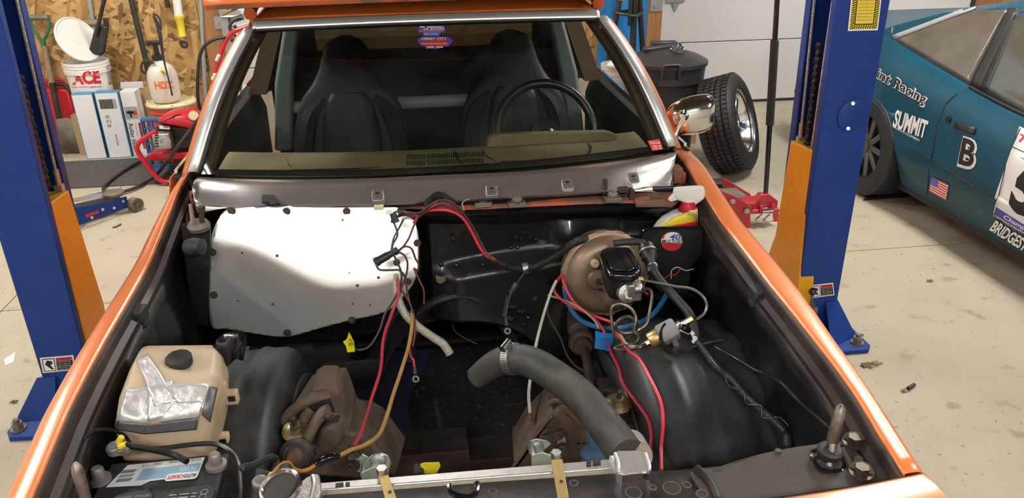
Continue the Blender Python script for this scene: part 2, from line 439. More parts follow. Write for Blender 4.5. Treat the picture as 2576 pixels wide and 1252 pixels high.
# ------------------------------------------------------------------ room
X0, X1, Y0, Y1, HC = -4.6, 6.2, -3.2, 6.15, 3.1
fl = struct('floor', MB().ab((X0,Y0,-.2),(X1,7.2,-.012)), M_['concrete_dark'])
xs = [X0, -2.035, 1.0, 4.05, X1]; ys = [Y0, .38, 3.40, 7.2]
for i in range(4):
    for j in range(3):
        x0, x1 = xs[i], xs[i+1]; y0, y1 = ys[j], ys[j+1]
        o = obj('slab', MB().ab((x0+.003,y0+.003,-.03),(x1-.003,y1-.003,0)), M_['concrete'], fl)
struct('ceiling', MB().ab((X0,Y0,HC),(X1,7.2,HC+.1)), M_['ceiling_dark'])
struct('wall_left', MB().ab((X0-.1,Y0,0),(X0,7.2,HC)), M_['wall_white'])
struct('wall_right', MB().ab((X1,Y0,0),(X1+.1,7.2,HC)), M_['wall_white'])
struct('wall_front', MB().ab((X0,Y0-.1,0),(X1,Y0,HC)), M_['wall_white'])
wb = struct('wall_back', MB().ab((X0,Y1+.012,0),(1.80,Y1+.1,HC)).ab((1.80,Y1+.012,2.35),(4.92,Y1+.1,HC)).ab((4.92,Y1+.012,0),(X1,Y1+.1,HC)), M_['wood_pale'])
xe = [X0, -2.86, -1.62, -.42, .80, 1.79]
for i in range(5):
    obj('osb_sheet', MB().ab((xe[i]+.002,Y1,0.01),(xe[i+1]-.002,Y1+.012,HC)), M_['osb'], wb)
obj('wall_lining', MB().ab((4.98,Y1,0),(X1,Y1+.012,HC)), M_['wall_white'], wb)
# door opening: lumber jambs, galvanised track, panels of the overhead door
struct('trim_1', MB().ab((1.80,Y1-.02,0),(1.925,Y1+.30,2.35)), M_['wood'], bevel=.004)
struct('trim_2', MB().ab((4.86,Y1-.02,0),(4.98,Y1+.30,2.35)), M_['wood'], bevel=.004)
dr = struct('door_1', MB().ab((1.93,Y1+.40,0.0),(4.86,Y1+.42,2.35)), M_['door_white'])
zs = [.02, .545, 1.08, 1.60, 2.12, 2.35]
for i in range(5):
    obj('panel', MB().ab((1.98,Y1+.33,zs[i]+.003),(4.84,Y1+.40,zs[i+1]-.003)), M_['door_white'], dr, bevel=.006)
obj('bottom_seal', MB().ab((1.98,Y1+.335,0),(4.84,Y1+.395,.022)), M_['rubber'], dr)
obj('track', MB().ab((1.935,Y1+.26,0),(1.985,Y1+.32,2.35)).ab((1.935,Y1+.24,0),(1.945,Y1+.32,2.35)), M_['galv'], dr)
hb = Y(1688, 8, Y1+.33)
obj('hinge', MB().box(hb+Vector((.03,-.012,.02)), (.16,.012,.03)).prism([hb+Vector((.0,-.006,0)),hb+Vector((.07,-.006,0)),hb+Vector((.035,-.006,-.07))],(0,-.012,0)), M_['galv'], dr)
tb = Y(1648, 14, Y1-.02)
obj('track_bracket', MB().box(tb+Vector((.01,-.006,.0)), (.10,.006,.09)).cyl(tb+Vector((0,-.009,0)),tb+Vector((0,-.02,0)),.015,n=6), M_['galv'], bpy.data.objects['trim_1'])
# white drywall strip right of the door shows the far jamb
# ------------------------------------------------------------------ ceiling shop lights (real lamps above the bay)
M_['tube'] = mat('lamp_tube', (1,1,1), .5, emis=((1.0,.955,.885), LAMP))
def shop_light(x, y, rot, z=HC-.16, L=1.2, group='ceiling shop lights', label=''):
    t = thing('shop_light', label, 'ceiling light', (x, y, z), group)
    R = Matrix.Rotation(rot, 3, 'Z')
    obj('housing', MB().box((x,y,z+.05), (L+.04,.20,.06), R), M_['white_matte'], t, bevel=.01)
    for e in (-.4, .4): obj('hanger', MB().cyl(Vector((x,y,z+.08))+R@Vector((L*e,0,0)), Vector((x,y,HC))+R@Vector((L*e,0,0)), .004, n=6), M_['galv'], t)
    for s in (-.05, .05):
        obj('tube', MB().cyl(Vector((x,y,z+.004))+R@Vector((-L/2,s,0)), Vector((x,y,z+.004))+R@Vector((L/2,s,0)), .016, n=10), M_['tube'], t)
for k, (x, y, r, d) in enumerate(((2.40,3.58,1.57,'between the right lift post and the race car'), (2.66,3.58,1.57,'above the race car side'), (-2.20,4.08,1.57,'above the floor behind the left lift post'), (-2.46,4.08,1.57,'on the outer side behind the left lift post'), (-1.0,-1.5,0,'behind the camera left of the nose of the car'), (.9,-1.5,0,'behind the camera right of the nose of the car'), (4.6,4.3,0,'over the far side of the blue race car'), (-.2,5.0,0,'near the back wall over the orange car'), (-2.6,.6,1.57,'over the open floor left of the orange car'), (3.0,.4,1.57,'over the open floor right of the orange car'))):
    shop_light(x, y, r, label='white twin tube shop light hanging '+d)
# ================================================================== the orange car
car = thing('car', 'orange car with its engine removed and its hood off, parked between blue lift posts', 'car', (0, 2.0, 0))
def fz(y): return .91 if y < 1.85 else .91+.03*min(1, (y-1.85)/.4)
FR = [(.70,.612,.645),(.843,.637,.671),(.937,.651,.688),(1.038,.670,.706),(1.135,.681,.721),(1.23,.688,.733),(1.346,.696,.750),(1.48,.703,.765),(1.62,.715,.777),(1.829,.732,.791),(1.99,.745,.805),(2.24,.768,.828),(2.45,.785,.835)]
FL = [(.70,.640,.680),(.843,.656,.697),(.987,.677,.720),(1.103,.693,.735),(1.209,.707,.750),(1.331,.717,.760),(1.462,.725,.767),(1.59,.730,.772),(1.754,.738,.778),(1.968,.755,.790),(2.26,.778,.803),(2.45,.790,.812)]
INF = {}
def fender(s, T):
    f = MB(); rows = []; N = 44
    y1 = 2.40
    for i in range(N+1):
        y = .842 + (y1-.842)*i/N; a, b = lerp_tab(T, y); z = fz(y); w = b-a
        sec = [(a, z-.006), (a+.003, z), (a+w*.25, z+.0012), (a+w*.5, z+.0016), (a+w*.75, z+.0010), (b-.004, z-.001), (b+.004, z-.010), (b+.012, z-.03), (b+.035, z-.13), (b+.05, z-.25), (b+.045, z-.36), (b+.03, z-.42)]
        # wheel arch opening cut is below the view; keep the skin down to the arch line
        arch = max(0, 1-((y-1.45)/.36)**2)
        zl = .36+.22*math.sqrt(arch) if arch > 0 else .30
        sec.append((b+.02, min(zl, z-.44)))
        rows.append([Vector((s*p, y, q)) for p, q in sec])
    f.loft(rows, False); fo = obj('fender', f, M_['orange'], car, sharp=60, solid=.0015)
    # dusty inner flange the hood closes on
    g = MB(); rows = []
    for i in range(N+1):
        y = .842 + (y1-.842)*i/N; a, b = lerp_tab(T, y); z = fz(y)
        sec = [(a+.0005, z-.004), (a-.003, z-.018), (a-.005, z-.034), (a-.018, z-.039), (a-.020, z-.047)]
        rows.append([Vector((s*p, y, q)) for p, q in sec])
    g.loft(rows, False); obj('fender_flange', g, M_['flange'], car, sharp=50, solid=.001)
    # small rubber bump stop on the flange
    yb = 1.50 if s > 0 else 1.62
    a, b = lerp_tab(T, yb)
    obj('bump_stop', MB().box((s*(a-.012), yb, fz(yb)-.040), (.028,.045,.034)).box((s*(a-.016), yb, fz(yb)-.062), (.02,.03,.02)), M_['rubber'], car, bevel=.005)
    # black inner fender panel
    p = MB(); rows = []
    for i in range(N+1):
        y = .87 + (2.20-.87)*i/N; a, b = lerp_tab(T, y); z = fz(y)
        dx = -.012*math.sin(i*.55)**2
        sec = [(a-.0195, z-.045), (a-.014+dx*.3, z-.10), (a-.015+dx, z-.17), (a-.022+dx, z-.26), (a-.035, z-.34), (a-.06, z-.40), (a-.07, z-.55)]
        rows.append([Vector((s*q, y, r)) for q, r in sec])
    p.loft(rows, False); INF[s] = obj('inner_fender', p, M_['black_sheet'], car, sharp=60, solid=.001)
    # raised access opening rim and slots in the panel
    return fo
fender(1, FR); fender(-1, FL)
for sg_, POLY in ((1, (((1987,872),(1996,857),(2010,862),(2034,892),(2052,925),(2062,990),(2044,1000),(2026,984),(2008,945),(1988,905)), ((1912,700),(1922,706),(1934,740),(1932,770),(1926,764),(1916,728)))), (-1, (((330,772),(346,760),(350,790),(338,812),(326,806)), ((366,700),(378,700),(384,740),(374,742))))):
    tr0 = bvh(INF[sg_])
    for L in POLY:
        P_ = [hit(tr0, u, v, .002) for u, v in L]
        if None in P_: continue
        op = obj('panel_opening', MB().prism(P_, (-sg_*.001,0,0)), M_['ink_black'], INF[sg_])
        obj('opening_rim', MB().tube(P_, .0035, 6, 3, closed=True), M_['black_gloss'], INF[sg_])
# --- wheel housings (moulded liners)
def liner(s, x0, x1, label=None):
    m = MB(); rows = []; nx, ny = 26, 40
    for i in range(ny+1):
        t = math.radians(-14+200*i/ny)
        row = []
        for j in range(nx+1):
            q = j/nx; x = x0+(x1-x0)*q
            rr = 1 - .16*max(0, (.16-q)/.16)**2 - .03*q**3
            rid = .010*(max(0, 1-abs(q-.30)/.035)) + .010*(max(0, 1-abs(q-.52)/.03)) - .010*(max(0, 1-abs(q-.80)/.07))
            R = rr + rid*1.6
            yy = 1.52 - .47*math.cos(t)*R; zz = .295 + .425*math.sin(t)*R
            if t > math.pi/2: yy = 1.52 - .50*math.cos(t)*R
            row.append(Vector((s*x, yy, zz)))
        rows.append(row)
    m.loft(rows, False)
    # inner side wall of the housing
    o = obj('wheel_housing', m, M_['liner'], car, sharp=70, solid=.002, label=label)
    e = MB(); L = [r[0] for r in rows]; e.loft([L, [Vector((p.x - s*.004, p.y*.9+1.52*.1, p.z-.06)) for p in L], [Vector((p.x + s*.03, p.y*.8+1.52*.2, p.z-.14)) for p in L]], False)
    obj('housing_lip', e, M_['liner'], o, solid=.002, sharp=70)
    return o
liner(1, .385, .70); liner(-1, .40, .72)

# --- firewall: black sheet with relief, cut by the tunnel arch
FY = 2.075
fw = MB(); rows = []; NX, NZ = 90, 46
def tunnel(x):      # height of the opening's upper edge
    d = (x-.03)/.22
    return .30+.21*math.sqrt(max(0, 1-d*d)) if abs(d) < 1 else .30
for j in range(NZ+1):
    row = []
    for i in range(NX+1):
        x = -.74+1.48*i/NX; zt = .935; zb = .40
        if abs((x-.03)/.24) < 1: zb = .40+.15*math.sqrt(1-((x-.03)/.24)**2)
        z = zb+(zt-zb)*j/NZ
        y = FY + .02*(z-.65)
        # big pressed relief right of centre: upper shelf falling to a lower bulge
        a = max(0, 1-abs(x-.20)/.26); line = .735+.10*(x-.02)
        y -= .050*max(0, min(1, (line-z)/.045))*(1 if -.06 < x < .62 else 0)*min(1, max(0, (x+.06)/.08))*min(1, max(0, (.62-x)/.1))
        y += .012*math.sin(9*x)*math.sin(11*z)
        y -= .035*max(0, 1-abs(x-.36)/.05)*max(0, 1-abs(z-.80)/.06)
        y -= .020*max(0, min(1, (z-.90)/.02))
        y += .17*min(1, max(0, (-.055-x)/.02))
        row.append(Vector((x, y, z)))
    rows.append(row)
fw.loft(rows, False); fwo = obj('firewall', fw, M_['black_scuffed'], car, sharp=50, solid=.002)
def FP(u, v, off=.0): return Y(u, v, FY-off)
# tunnel flange (rolled edge of the arch)
E_ = [FP(1030,905,.03), FP(1040,830,.03), FP(1062,780,.03), FP(1110,752,.035), FP(1165,742,.035), FP(1215,760,.035), FP(1255,800,.03), FP(1290,860,.02), FP(1320,930,.01)]
obj('tunnel_flange', MB().tube(E_, .016, 8, 5), M_['support_black'], car)
# gearbox tunnel behind the arch
tn = MB(); rows = []
for k in range(7):
    y = FY+.02+k*.22
    rows.append([Vector((.03+.26*math.cos(math.radians(a)), y, .30+(.24-.01*k)*math.sin(math.radians(a))-.02*k)) for a in range(-10, 200, 14)])
tn.loft(rows, False); obj('gearbox_tunnel', tn, M_['interior_dark'], car, solid=.003)
obj('lower_firewall', MB().loft([[Vector((x, FY-.01, .42)) for x in (-.74,-.40,-.22)], [Vector((x, FY+.10, .26)) for x in (-.74,-.40,-.22)], [Vector((x, FY+.45, .20)) for x in (-.74,-.40,-.22)]], False), M_['interior_dark'], car, solid=.003)
obj('lower_firewall', MB().loft([[Vector((x, FY-.01, .42)) for x in (.28,.45,.74)], [Vector((x, FY+.10, .26)) for x in (.28,.45,.74)], [Vector((x, FY+.45, .20)) for x in (.28,.45,.74)]], False), M_['interior_dark'], car, solid=.003)
obj('floor_pan', MB().ab((-.74,FY+.42,.19),(.74,4.4,.205)), M_['interior_dark'], car)
# studs, grommets and pressed holes on the firewall
for (u, v, r, k) in ((1318,592,.010,1),(1348,604,.004,1),(1300,598,.004,1),(1286,622,.005,0),(1302,622,.005,0),(1140,600,.005,1),(1170,600,.003,1),(1110,665,.006,0),(1150,668,.006,0),(1215,665,.005,0),(1380,705,.006,1),(1290,770,.008,1),(1312,782,.008,1),(1330,800,.007,0),(1285,800,.009,1),(1320,815,.006,1)):
    p = FP(u, v, .075 if v > 640 else .01)
    m = MB()
    if k: m.lathe([(r*1.5,0),(r*1.5,.003),(r,.004),(r,.001)], p, (0,-1,0), 12)
    else: m.ball(p, (r*1.3,.006,r*1.3), 12, 6)
    obj('stud', m, M_['black_gloss'], fwo)
obj('bare_patch', MB().prism([FP(*q,.078) for q in ((1095,692),(1112,696),(1122,692),(1120,706),(1108,713),(1098,708))], (0,-.002,0)), M_['steel_dirty'], fwo)
# --- aluminium block-off plate with its bolts and drilled holes
OUT = [(528,640),(531,600),(545,560),(566,530),(600,520),(700,518),(830,517),(960,518),(1010,524),(1036,545),(1050,580),(1054,625),(1050,680),(1038,715),(1015,745),(985,775),(950,790),(880,805),(800,826),(740,843),(700,846),(640,838),(570,826),(535,822),(526,760)]
def plate_y(z):    # the sheet leans back towards its top
    return FY-.105+.03*((z-.52)/.4)
pl = []
for u, v in OUT:
    y = FY-.05
    for _ in range(6): q = Y(u, v, y); y = plate_y(q.z)
    pl.append(q)
XS = [q.x for q in pl]; ZS = [q.z for q in pl]
PLATE_PASSES = 6
def inside(x, z):
    c = False; n = len(pl)
    for i in range(n):
        a, b = pl[i], pl[(i+1) % n]
        if (a.z > z) != (b.z > z) and x < (b.x-a.x)*(z-a.z)/(b.z-a.z)+a.x: c = not c
    return c
def plate_surf(x, z):
    u = (x-min(XS))/(max(XS)-min(XS)); v = (z-min(ZS))/(max(ZS)-min(ZS))
    e = max(0, min(1, (u-.12)/.50)); e = e*e*(3-2*e)
    lim = .74 - .40*e + .06*max(0, (u-.78)/.2)           # line between flat lower sheet and the leaning upper part
    k = max(0, v-lim); H_ = max(ZS)-min(ZS)
    return plate_y(z) + .42*H_*(k*k/(k+.05))
for _p in range(PLATE_PASSES):
    pl = [Y(u, v, plate_surf(q.x, q.z)) for (u, v), q in zip(OUT, pl)]
    XS = [q.x for q in pl]; ZS = [q.z for q in pl]
import bmesh as _bm
def plate_mesh():
    bm = _bm.new(); P = smooth(pl, 4, True)
    N = 60; x0, x1, z0, z1 = min(XS)-.002, max(XS)+.002, min(ZS)-.002, max(ZS)+.002
    f = bm.faces.new([bm.verts.new((p.x, 0, p.z)) for p in P])
    for k in range(1, N):
        x = x0+(x1-x0)*k/N
        g = bm.verts[:]+bm.edges[:]+bm.faces[:]
        _bm.ops.bisect_plane(bm, geom=g, plane_co=(x,0,0), plane_no=(1,0,0))
    for k in range(1, N):
        z = z0+(z1-z0)*k/N
        g = bm.verts[:]+bm.edges[:]+bm.faces[:]
        _bm.ops.bisect_plane(bm, geom=g, plane_co=(0,0,z), plane_no=(0,0,1))
    for v in bm.verts: v.co.y = plate_surf(v.co.x, v.co.z)
    m = MB(); bm.verts.index_update()
    m.v = [tuple(v.co) for v in bm.verts]; m.f = [tuple(v.index for v in q.verts) for q in bm.faces]; bm.free()
    return m
po = obj('block_off_plate', plate_mesh(), M_['plate_alu'], car, sharp=80, solid=.002, label='bare aluminium plate closing the firewall opening')
def onplate(u, v, d=.0):
    y = FY-.05
    for _ in range(8): q = Y(u, v, y); y = plate_surf(q.x, q.z)-d
    return Y(u, v, y)
for (u, v) in ((583,530),(721,531),(872,531),(1008,530),(534,634),(538,741),(1050,611),(1026,708),(885,804),(723,836)):
    bolt(po, onplate(u, v, .003), (0,-1,.15), .0068, .008, M_['bolt_dark'])
for (u, v, r) in ((609,636,.0032),(697,643,.0042),(598,756,.0032),(686,765,.004),(879,686,.002),(899,718,.0045),(952,698,.004),(887,764,.003),(931,767,.003),(998,660,.010),(862,553,.003)):
    obj('hole', MB().cyl(onplate(u, v, .0035), onplate(u, v, .0045), r, n=12), M_['ink_black'], po)
# --- left vertical post of the firewall with the hood hinge seat
obj('cowl_side_post', MB().loft([[Y(455,560,FY-.10),Y(530,556,FY-.10),Y(533,640,FY-.04),Y(470,640,FY-.02)], [Y(468,690,FY-.08),Y(527,690,FY-.10),Y(531,700,FY-.04),Y(470,700,FY-.02)], [Y(490,815,FY-.08),Y(523,822,FY-.10),Y(526,815,FY-.04),Y(480,815,FY-.02)]]), M_['black_plastic'], car, bevel=.004)
hs = thing('hinge_seat', 'rusty hinge seat with an upright bolt and stud at the left end of the cowl', 'bracket', Y(505,565,FY-.10))
c0 = Y(500,566,FY-.10)
obj('pad', MB().lathe([(.001,-.012),(.026,-.012),(.030,0),(.024,.010),(.001,.010)], c0, (0,-.1,1), 18), M_['steel_dirty'], hs)
obj('stud', MB().tube([Y(486,574,FY-.115), Y(484,548,FY-.115), Y(478,513,FY-.115)], [.0065,.006,.004], 8, 3), M_['galv'], hs)
obj('bolt', MB().cyl(Y(508,556,FY-.10), Y(506,530,FY-.10), .007, n=10).cyl(Y(506,532,FY-.10), Y(505,519,FY-.10), .011, n=6), M_['bolt_dark'], hs)
ro = obj('rubber_bumper', MB().lathe([(.001,0),(.020,0),(.026,.02),(.022,.045),(.001,.05)], Y(470,622,FY-.16), (.9,-.3,.1), 16), M_['rubber'], car)

# --- cowl: polished panel under the glass, painted vent strip below its lip
GB = [(484,466),(499,446),(560,448),(640,450),(762,451),(934,448),(1100,440),(1230,435),(1349,428),(1515,409),(1600,398),(1686,384),(1704,380)]
PF = [(487,500),(505,508),(560,512),(654,516),(762,514),(934,511),(1125,505),(1190,501),(1266,496),(1474,484),(1560,475),(1662,458),(1690,448)]
top = smooth([Z(u, v, .972) for u, v in GB], 4); bot = smooth([Z(u, v, .945) for u, v in PF], 4)
rows = []
for k in range(7):
    t = k/6; rows.append([a.lerp(b, t)+Vector((0,0,.024*math.sin(math.pi*t)*(1-.4*t)-.030*max(0, (abs(a.x)-.50)/.22)**2*t)) for a, b in zip(top, bot)])
rows.append([b+Vector((0,.003,-.008)) for b in bot])
cw = MB(); cw.loft(rows, False)
cwo = obj('cowl_panel', cw, M_['cowl_alu'], car, sharp=60, solid=.0012, label='polished metal cowl panel under the windshield')
# vent strip (old orange paint, dirty) and black ledge in front of the firewall top
A = smooth([Z(u, v-6, .925) for u, v in PF], 2); B = smooth([Z(u, v+2, .905) for u, v in ((487,508),(505,520),(560,522),(654,526),(762,522),(934,522),(1125,526),(1190,526),(1266,522),(1474,512),(1560,510),(1662,508),(1700,500))], 2)
B2 = [p+Vector((0,-.012,-.012)) for p in B]
obj('vent_strip', MB().loft([A, B], False), M_['orange_dusty'], car, solid=.002)
obj('cowl_ledge', MB().loft([B, B2, [p+Vector((0,.01,-.03)) for p in B2]], False), M_['black_sheet'], car, solid=.002)
for (u, v, k) in ((951,499,0),(1237,487,0),(1427,471,0),(1592,456,0),(676,500,1),(1105,500,2)):
    p = Z(u, v, .952); m = MB(); o = None
    if k == 0:
        t = thing_part = obj('clip', MB().prism(rrect(p+Vector((-.016,-.02,.0)), (.032,0,0), (0,.036,.020), .008), (0,-.002,.003)), M_['alu'], cwo, bevel=.0008)
        obj('slot', MB().prism(rrect(p+Vector((-.006,-.002,.0128)), (.012,0,0), (0,.007,.0039), .003), (0,-.0006,.001)), M_['ink_black'], t)
        bolt(t, p+Vector((0,-.012,.007)), (0,-.45,1), .004, .004, M_['bolt_grey'], washer=False)
    elif k == 1:
        obj('clip', MB().prism([Z(u+a, v+b, .955) for a, b in ((-16,-12),(8,-12),(18,0),(30,16),(6,20),(4,14),(-16,12))], (0,-.002,.008)), M_['rubber'], cwo)
    else:
        obj('clip', MB().prism([Z(u+a, v+b, .955) for a, b in ((-38,16),(-16,-4),(-6,-9),(8,-8),(18,-3),(40,12),(34,18),(10,4),(-12,4),(-30,20))], (0,-.002,.012)), M_['black_plastic'], cwo)
for (u, v, r) in ((1300,512,.016),(1215,512,.012),(1540,500,.014)):
    p = Z(u, v, .92); obj('vent_fitting', MB().box(p, (.05,.03,.015)).lathe([(.001,-.004),(r,-.004),(r,.012),(r*.6,.018),(.001,.018)], p+Vector((0,0,.008)), (0,-.4,1), 14), M_['steel_dirty'], car, bevel=.002)
wm = MB(); q = Z(1545,485,.93)
wm.box(q, (.07,.03,.012)).box(q+Vector((-.03,-.005,.02)), (.012,.02,.05)).box(q+Vector((.025,-.005,.008)), (.03,.02,.02)).box(q+Vector((.05,-.005,-.004)), (.014,.03,.03))
obj('wiper_bracket', wm, M_['rust_dark'], car, bevel=.002)
# right cowl corner: painted pocket with holes
obj('cowl_corner', MB().prism([Z(u, v, .915) for u, v in ((1590,478),(1640,466),(1690,470),(1712,500),(1690,516),(1600,516))], (0,0,-.006)), M_['orange_dusty'], car)
for (u, v, r) in ((1641,499,.009),(1632,483,.003),(1660,499,.003),(1625,504,.003)):
    obj('corner_hole', MB().cyl(Z(u, v, .9155), Z(u, v, .9165), r, n=14), M_['ink_black'], car)
for s, u, v in ((-1,505,487),(1,1700,437)):
    p = Z(u, v, .93); obj('pillar_foot', MB().box(p, (.03,.05,.05)).box(p+Vector((s*.02,.02,-.03)), (.03,.04,.06)), M_['orange_dusty'], car, bevel=.004)
# --- windshield, its bright trim, pillars, roof
GT = [(645,66),(700,63),(860,61),(1090,58),(1300,57),(1430,58),(1503,60)]
gt = [Z(u, v, 1.335) for u, v in GT]
# symmetric, gently bowed header instead of the raw readings
gtc = smooth([Vector((x, 2.70-.10*(x-.0)**2*1.2+.0, 1.335)) for x in (-.575,-.45,-.25,0,.25,.45,.575)], 5)
gbc = smooth([Vector((x, 2.195+.20*x*x, .972)) for x in (-.735,-.6,-.3,0,.3,.6,.735)], 5)
def wsurf(s, t):   # s along width 0..1, t up 0..1
    i = s*(len(gbc)-1); k = min(int(i), len(gbc)-2); f = i-k
    a = gbc[k].lerp(gbc[k+1], f); b = gtc[k].lerp(gtc[k+1], f)
    p = a.lerp(b, t); return p + Vector((0, -.028, .03))*math.sin(math.pi*t)
g = MB(); g.loft([[wsurf(i/40, j/14) for i in range(41)] for j in range(15)], False)
wso = obj('windshield', g, M_['windshield'], car, sharp=80)
if wso.data.polygons[300].normal.y > 0: wso.data.flip_normals()
obj('glass_band', MB().loft([[wsurf(i/40, t)+Vector((0,.005,-.003)) for i in range(41)] for t in (.0,.015,.032)], False), M_['dash_crack'], car, solid=.0008)
def strip(name, rail, wv, m, solid, parent=car, crown=.003):
    a = MB(); rows = [[], [], [], [], []]
    for p, w in zip(rail, wv):
        for k in range(5): rows[k].append(p + w*(k/4) + Vector((0,-.004,.004))*math.sin(math.pi*k/4)*(crown/.003))
    a.loft(rows, False); return obj(name, a, m, parent, sharp=70, solid=solid)
for s in (0, 1):
    sg = -1 if s == 0 else 1
    rail = [wsurf(s, j/16)+Vector((-sg*.006,-.006,.006)) for j in range(17)]
    strip('side_trim', rail, [Vector((sg*.036,.011,-.002))]*17, M_['trim_bright'], .003)
    # black glazing bead inside the trim
    strip('glass_bead', [p+Vector((-sg*.012,.002,-.002)) for p in rail], [Vector((sg*.014,0,0))]*17, M_['rubber'], .003)
    # painted A pillar
    pr = [wsurf(s, j/16)+Vector((sg*.024,.006,-.0)) for j in range(17)]
    a = MB(); a.loft([[p, p+Vector((sg*.016,.008,-.004)), p+Vector((sg*.030,.03,-.012)), p+Vector((sg*.03,.07,-.02)), p+Vector((-sg*.01,.08,-.02))] for p in pr], False)
    obj('pillar', a, M_['orange'], car, sharp=60, solid=.002)
    b = MB(); b.loft([[p+Vector((-sg*.02,.03,-.012)), p+Vector((-sg*.05,.045,-.014)), p+Vector((-sg*.055,.09,-.02)), p+Vector((-sg*.0,.09,-.02))] for p in pr], False)
    obj('pillar_trim', b, M_['pillar_brown'], car, sharp=60, solid=.003)
tr = [wsurf(i/40, 1)+Vector((0,-.004,.004)) for i in range(41)]
strip('header_trim', [p+Vector((0,-.012,-.004)) for p in tr], [Vector((0,.030,.026))]*41, M_['trim_bright'], .003)
strip('header_bead', [p+Vector((0,-.014,-.010)) for p in tr], [Vector((0,.006,.008))]*41, M_['rubber'], .003)
rf = MB(); rows = []
for k, (dy, dz) in enumerate(((.012,.018),(.03,.034),(.07,.046),(.16,.060),(.4,.075),(.8,.078),(1.1,.06),(1.25,.02))):
    row = []
    for i in range(33):
        p = wsurf(i/32, 1); x = p.x*(1.045 if k else 1.03)
        row.append(Vector((x, p.y+dy-(0 if k < 2 else .0), p.z+dz-.055*max(0, abs(i-16)/16)**5)))
    e = row[0]; h = row[-1]
    row = [Vector((e.x-.03, e.y+.02, e.z-.05)), Vector((e.x-.022, e.y+.01, e.z-.02))] + row + [Vector((h.x+.022, h.y+.01, h.z-.02)), Vector((h.x+.03, h.y+.02, h.z-.05))]
    rows.append(row)
rf.loft(rows, False); obj('roof', rf, M_['orange'], car, sharp=60, solid=.004)
hl = MB(); hl.loft([[Vector((x, 2.69+dy-.08*x*x, 1.325+dz)) for x in (-.60,-.3,0,.3,.60)] for dy, dz in ((0,.002),(.1,.012),(.5,.022),(1.1,.012))], False)
obj('headliner', hl, M_['headliner'], car, solid=.004)
# sides of the cabin: doors, belt line, B pillars, rear bulkhead
for sg in (-1, 1):
    d = MB(); xo = .835
    d.loft([[Vector((sg*(xo-.005), y, .945)), Vector((sg*(xo+.012), y, .93)), Vector((sg*(xo+.045), y, .80)), Vector((sg*(xo+.055), y, .60)), Vector((sg*(xo+.03), y, .30)), Vector((sg*(xo-.03), y, .22))] for y in (2.405, 2.8, 3.2, 3.62)], False)
    do = obj('door', d, M_['orange'], car, sharp=60, solid=.003)
    obj('door_trim', MB().loft([[Vector((sg*(xo-.012), y, .945)), Vector((sg*(xo-.055), y, .935)), Vector((sg*(xo-.085), y, .85)), Vector((sg*(xo-.08), y, .45))] for y in (2.36, 2.8, 3.2, 3.62)], False), M_['interior_dark'], do, solid=.004)
    obj('belt_strip', MB().bar((sg*(xo-.012), 2.40, .950), (sg*(xo-.012), 3.6, .950), .010, .012), M_['chrome'], do)
    obj('rear_quarter', MB().loft([[Vector((sg*(xo-.005), y, .95)), Vector((sg*(xo+.012), y, .93)), Vector((sg*(xo+.05), y, .78)), Vector((sg*(xo+.05), y, .45)), Vector((sg*(xo), y, .28))] for y in (3.63, 4.2, 4.9)], False), M_['orange'], car, sharp=60, solid=.003)
    obj('roof_rail', MB().tube([(sg*.605,2.80,1.365),(sg*.615,2.95,1.380),(sg*.62,3.3,1.39),(sg*.62,3.75,1.36)], .022, 8, 4), M_['orange'], car)
    obj('center_pillar', MB().loft([[Vector((sg*a, y, .93)) for a, y in ((.80,3.50),(.80,3.64),(.72,3.64),(.72,3.50))], [Vector((sg*a, y, 1.38)) for a, y in ((.62,3.46),(.62,3.60),(.55,3.60),(.55,3.46))]]), M_['pillar_brown'], car)
    obj('belt_cover', MB().loft([[Vector((sg*a, y, .70)) for a, y in ((.70,3.38),(.70,3.46),(.62,3.46),(.62,3.38))], [Vector((sg*a, y, 1.0)) for a, y in ((.66,3.38),(.66,3.46),(.58,3.46),(.58,3.38))], [Vector((sg*a, y, 1.34)) for a, y in ((.56,3.38),(.56,3.46),(.50,3.46),(.50,3.38))]]), M_['interior_teal'], car, bevel=.015)
    obj('vent_window_bar', MB().tube([(sg*.79,2.62,.95),(sg*.70,2.75,1.12),(sg*.60,2.86,1.36)], .010, 6, 3), M_['chrome'], car)
obj('rear_bulkhead', MB().ab((-.72,3.64,.2),(.72,3.68,1.08)).ab((-.60,3.64,1.30),(.60,3.68,1.40)).ab((-.66,3.64,1.0),(-.50,3.68,1.36)).ab((.50,3.64,1.0),(.66,3.68,1.36)), M_['interior_dark'], car)
obj('rear_glass', MB().ab((-.52,3.655,1.08),(.52,3.660,1.32)), M_['tinted_glass'], car)
obj('bed_cover', MB().ab((-.80,3.7,.90),(.80,4.95,.93)), M_['interior_tan'], car)
obj('cage_bar', MB().cyl((-.62,3.42,.885), (.62,3.42,.885), .028, n=12), M_['grey_paint'], car)
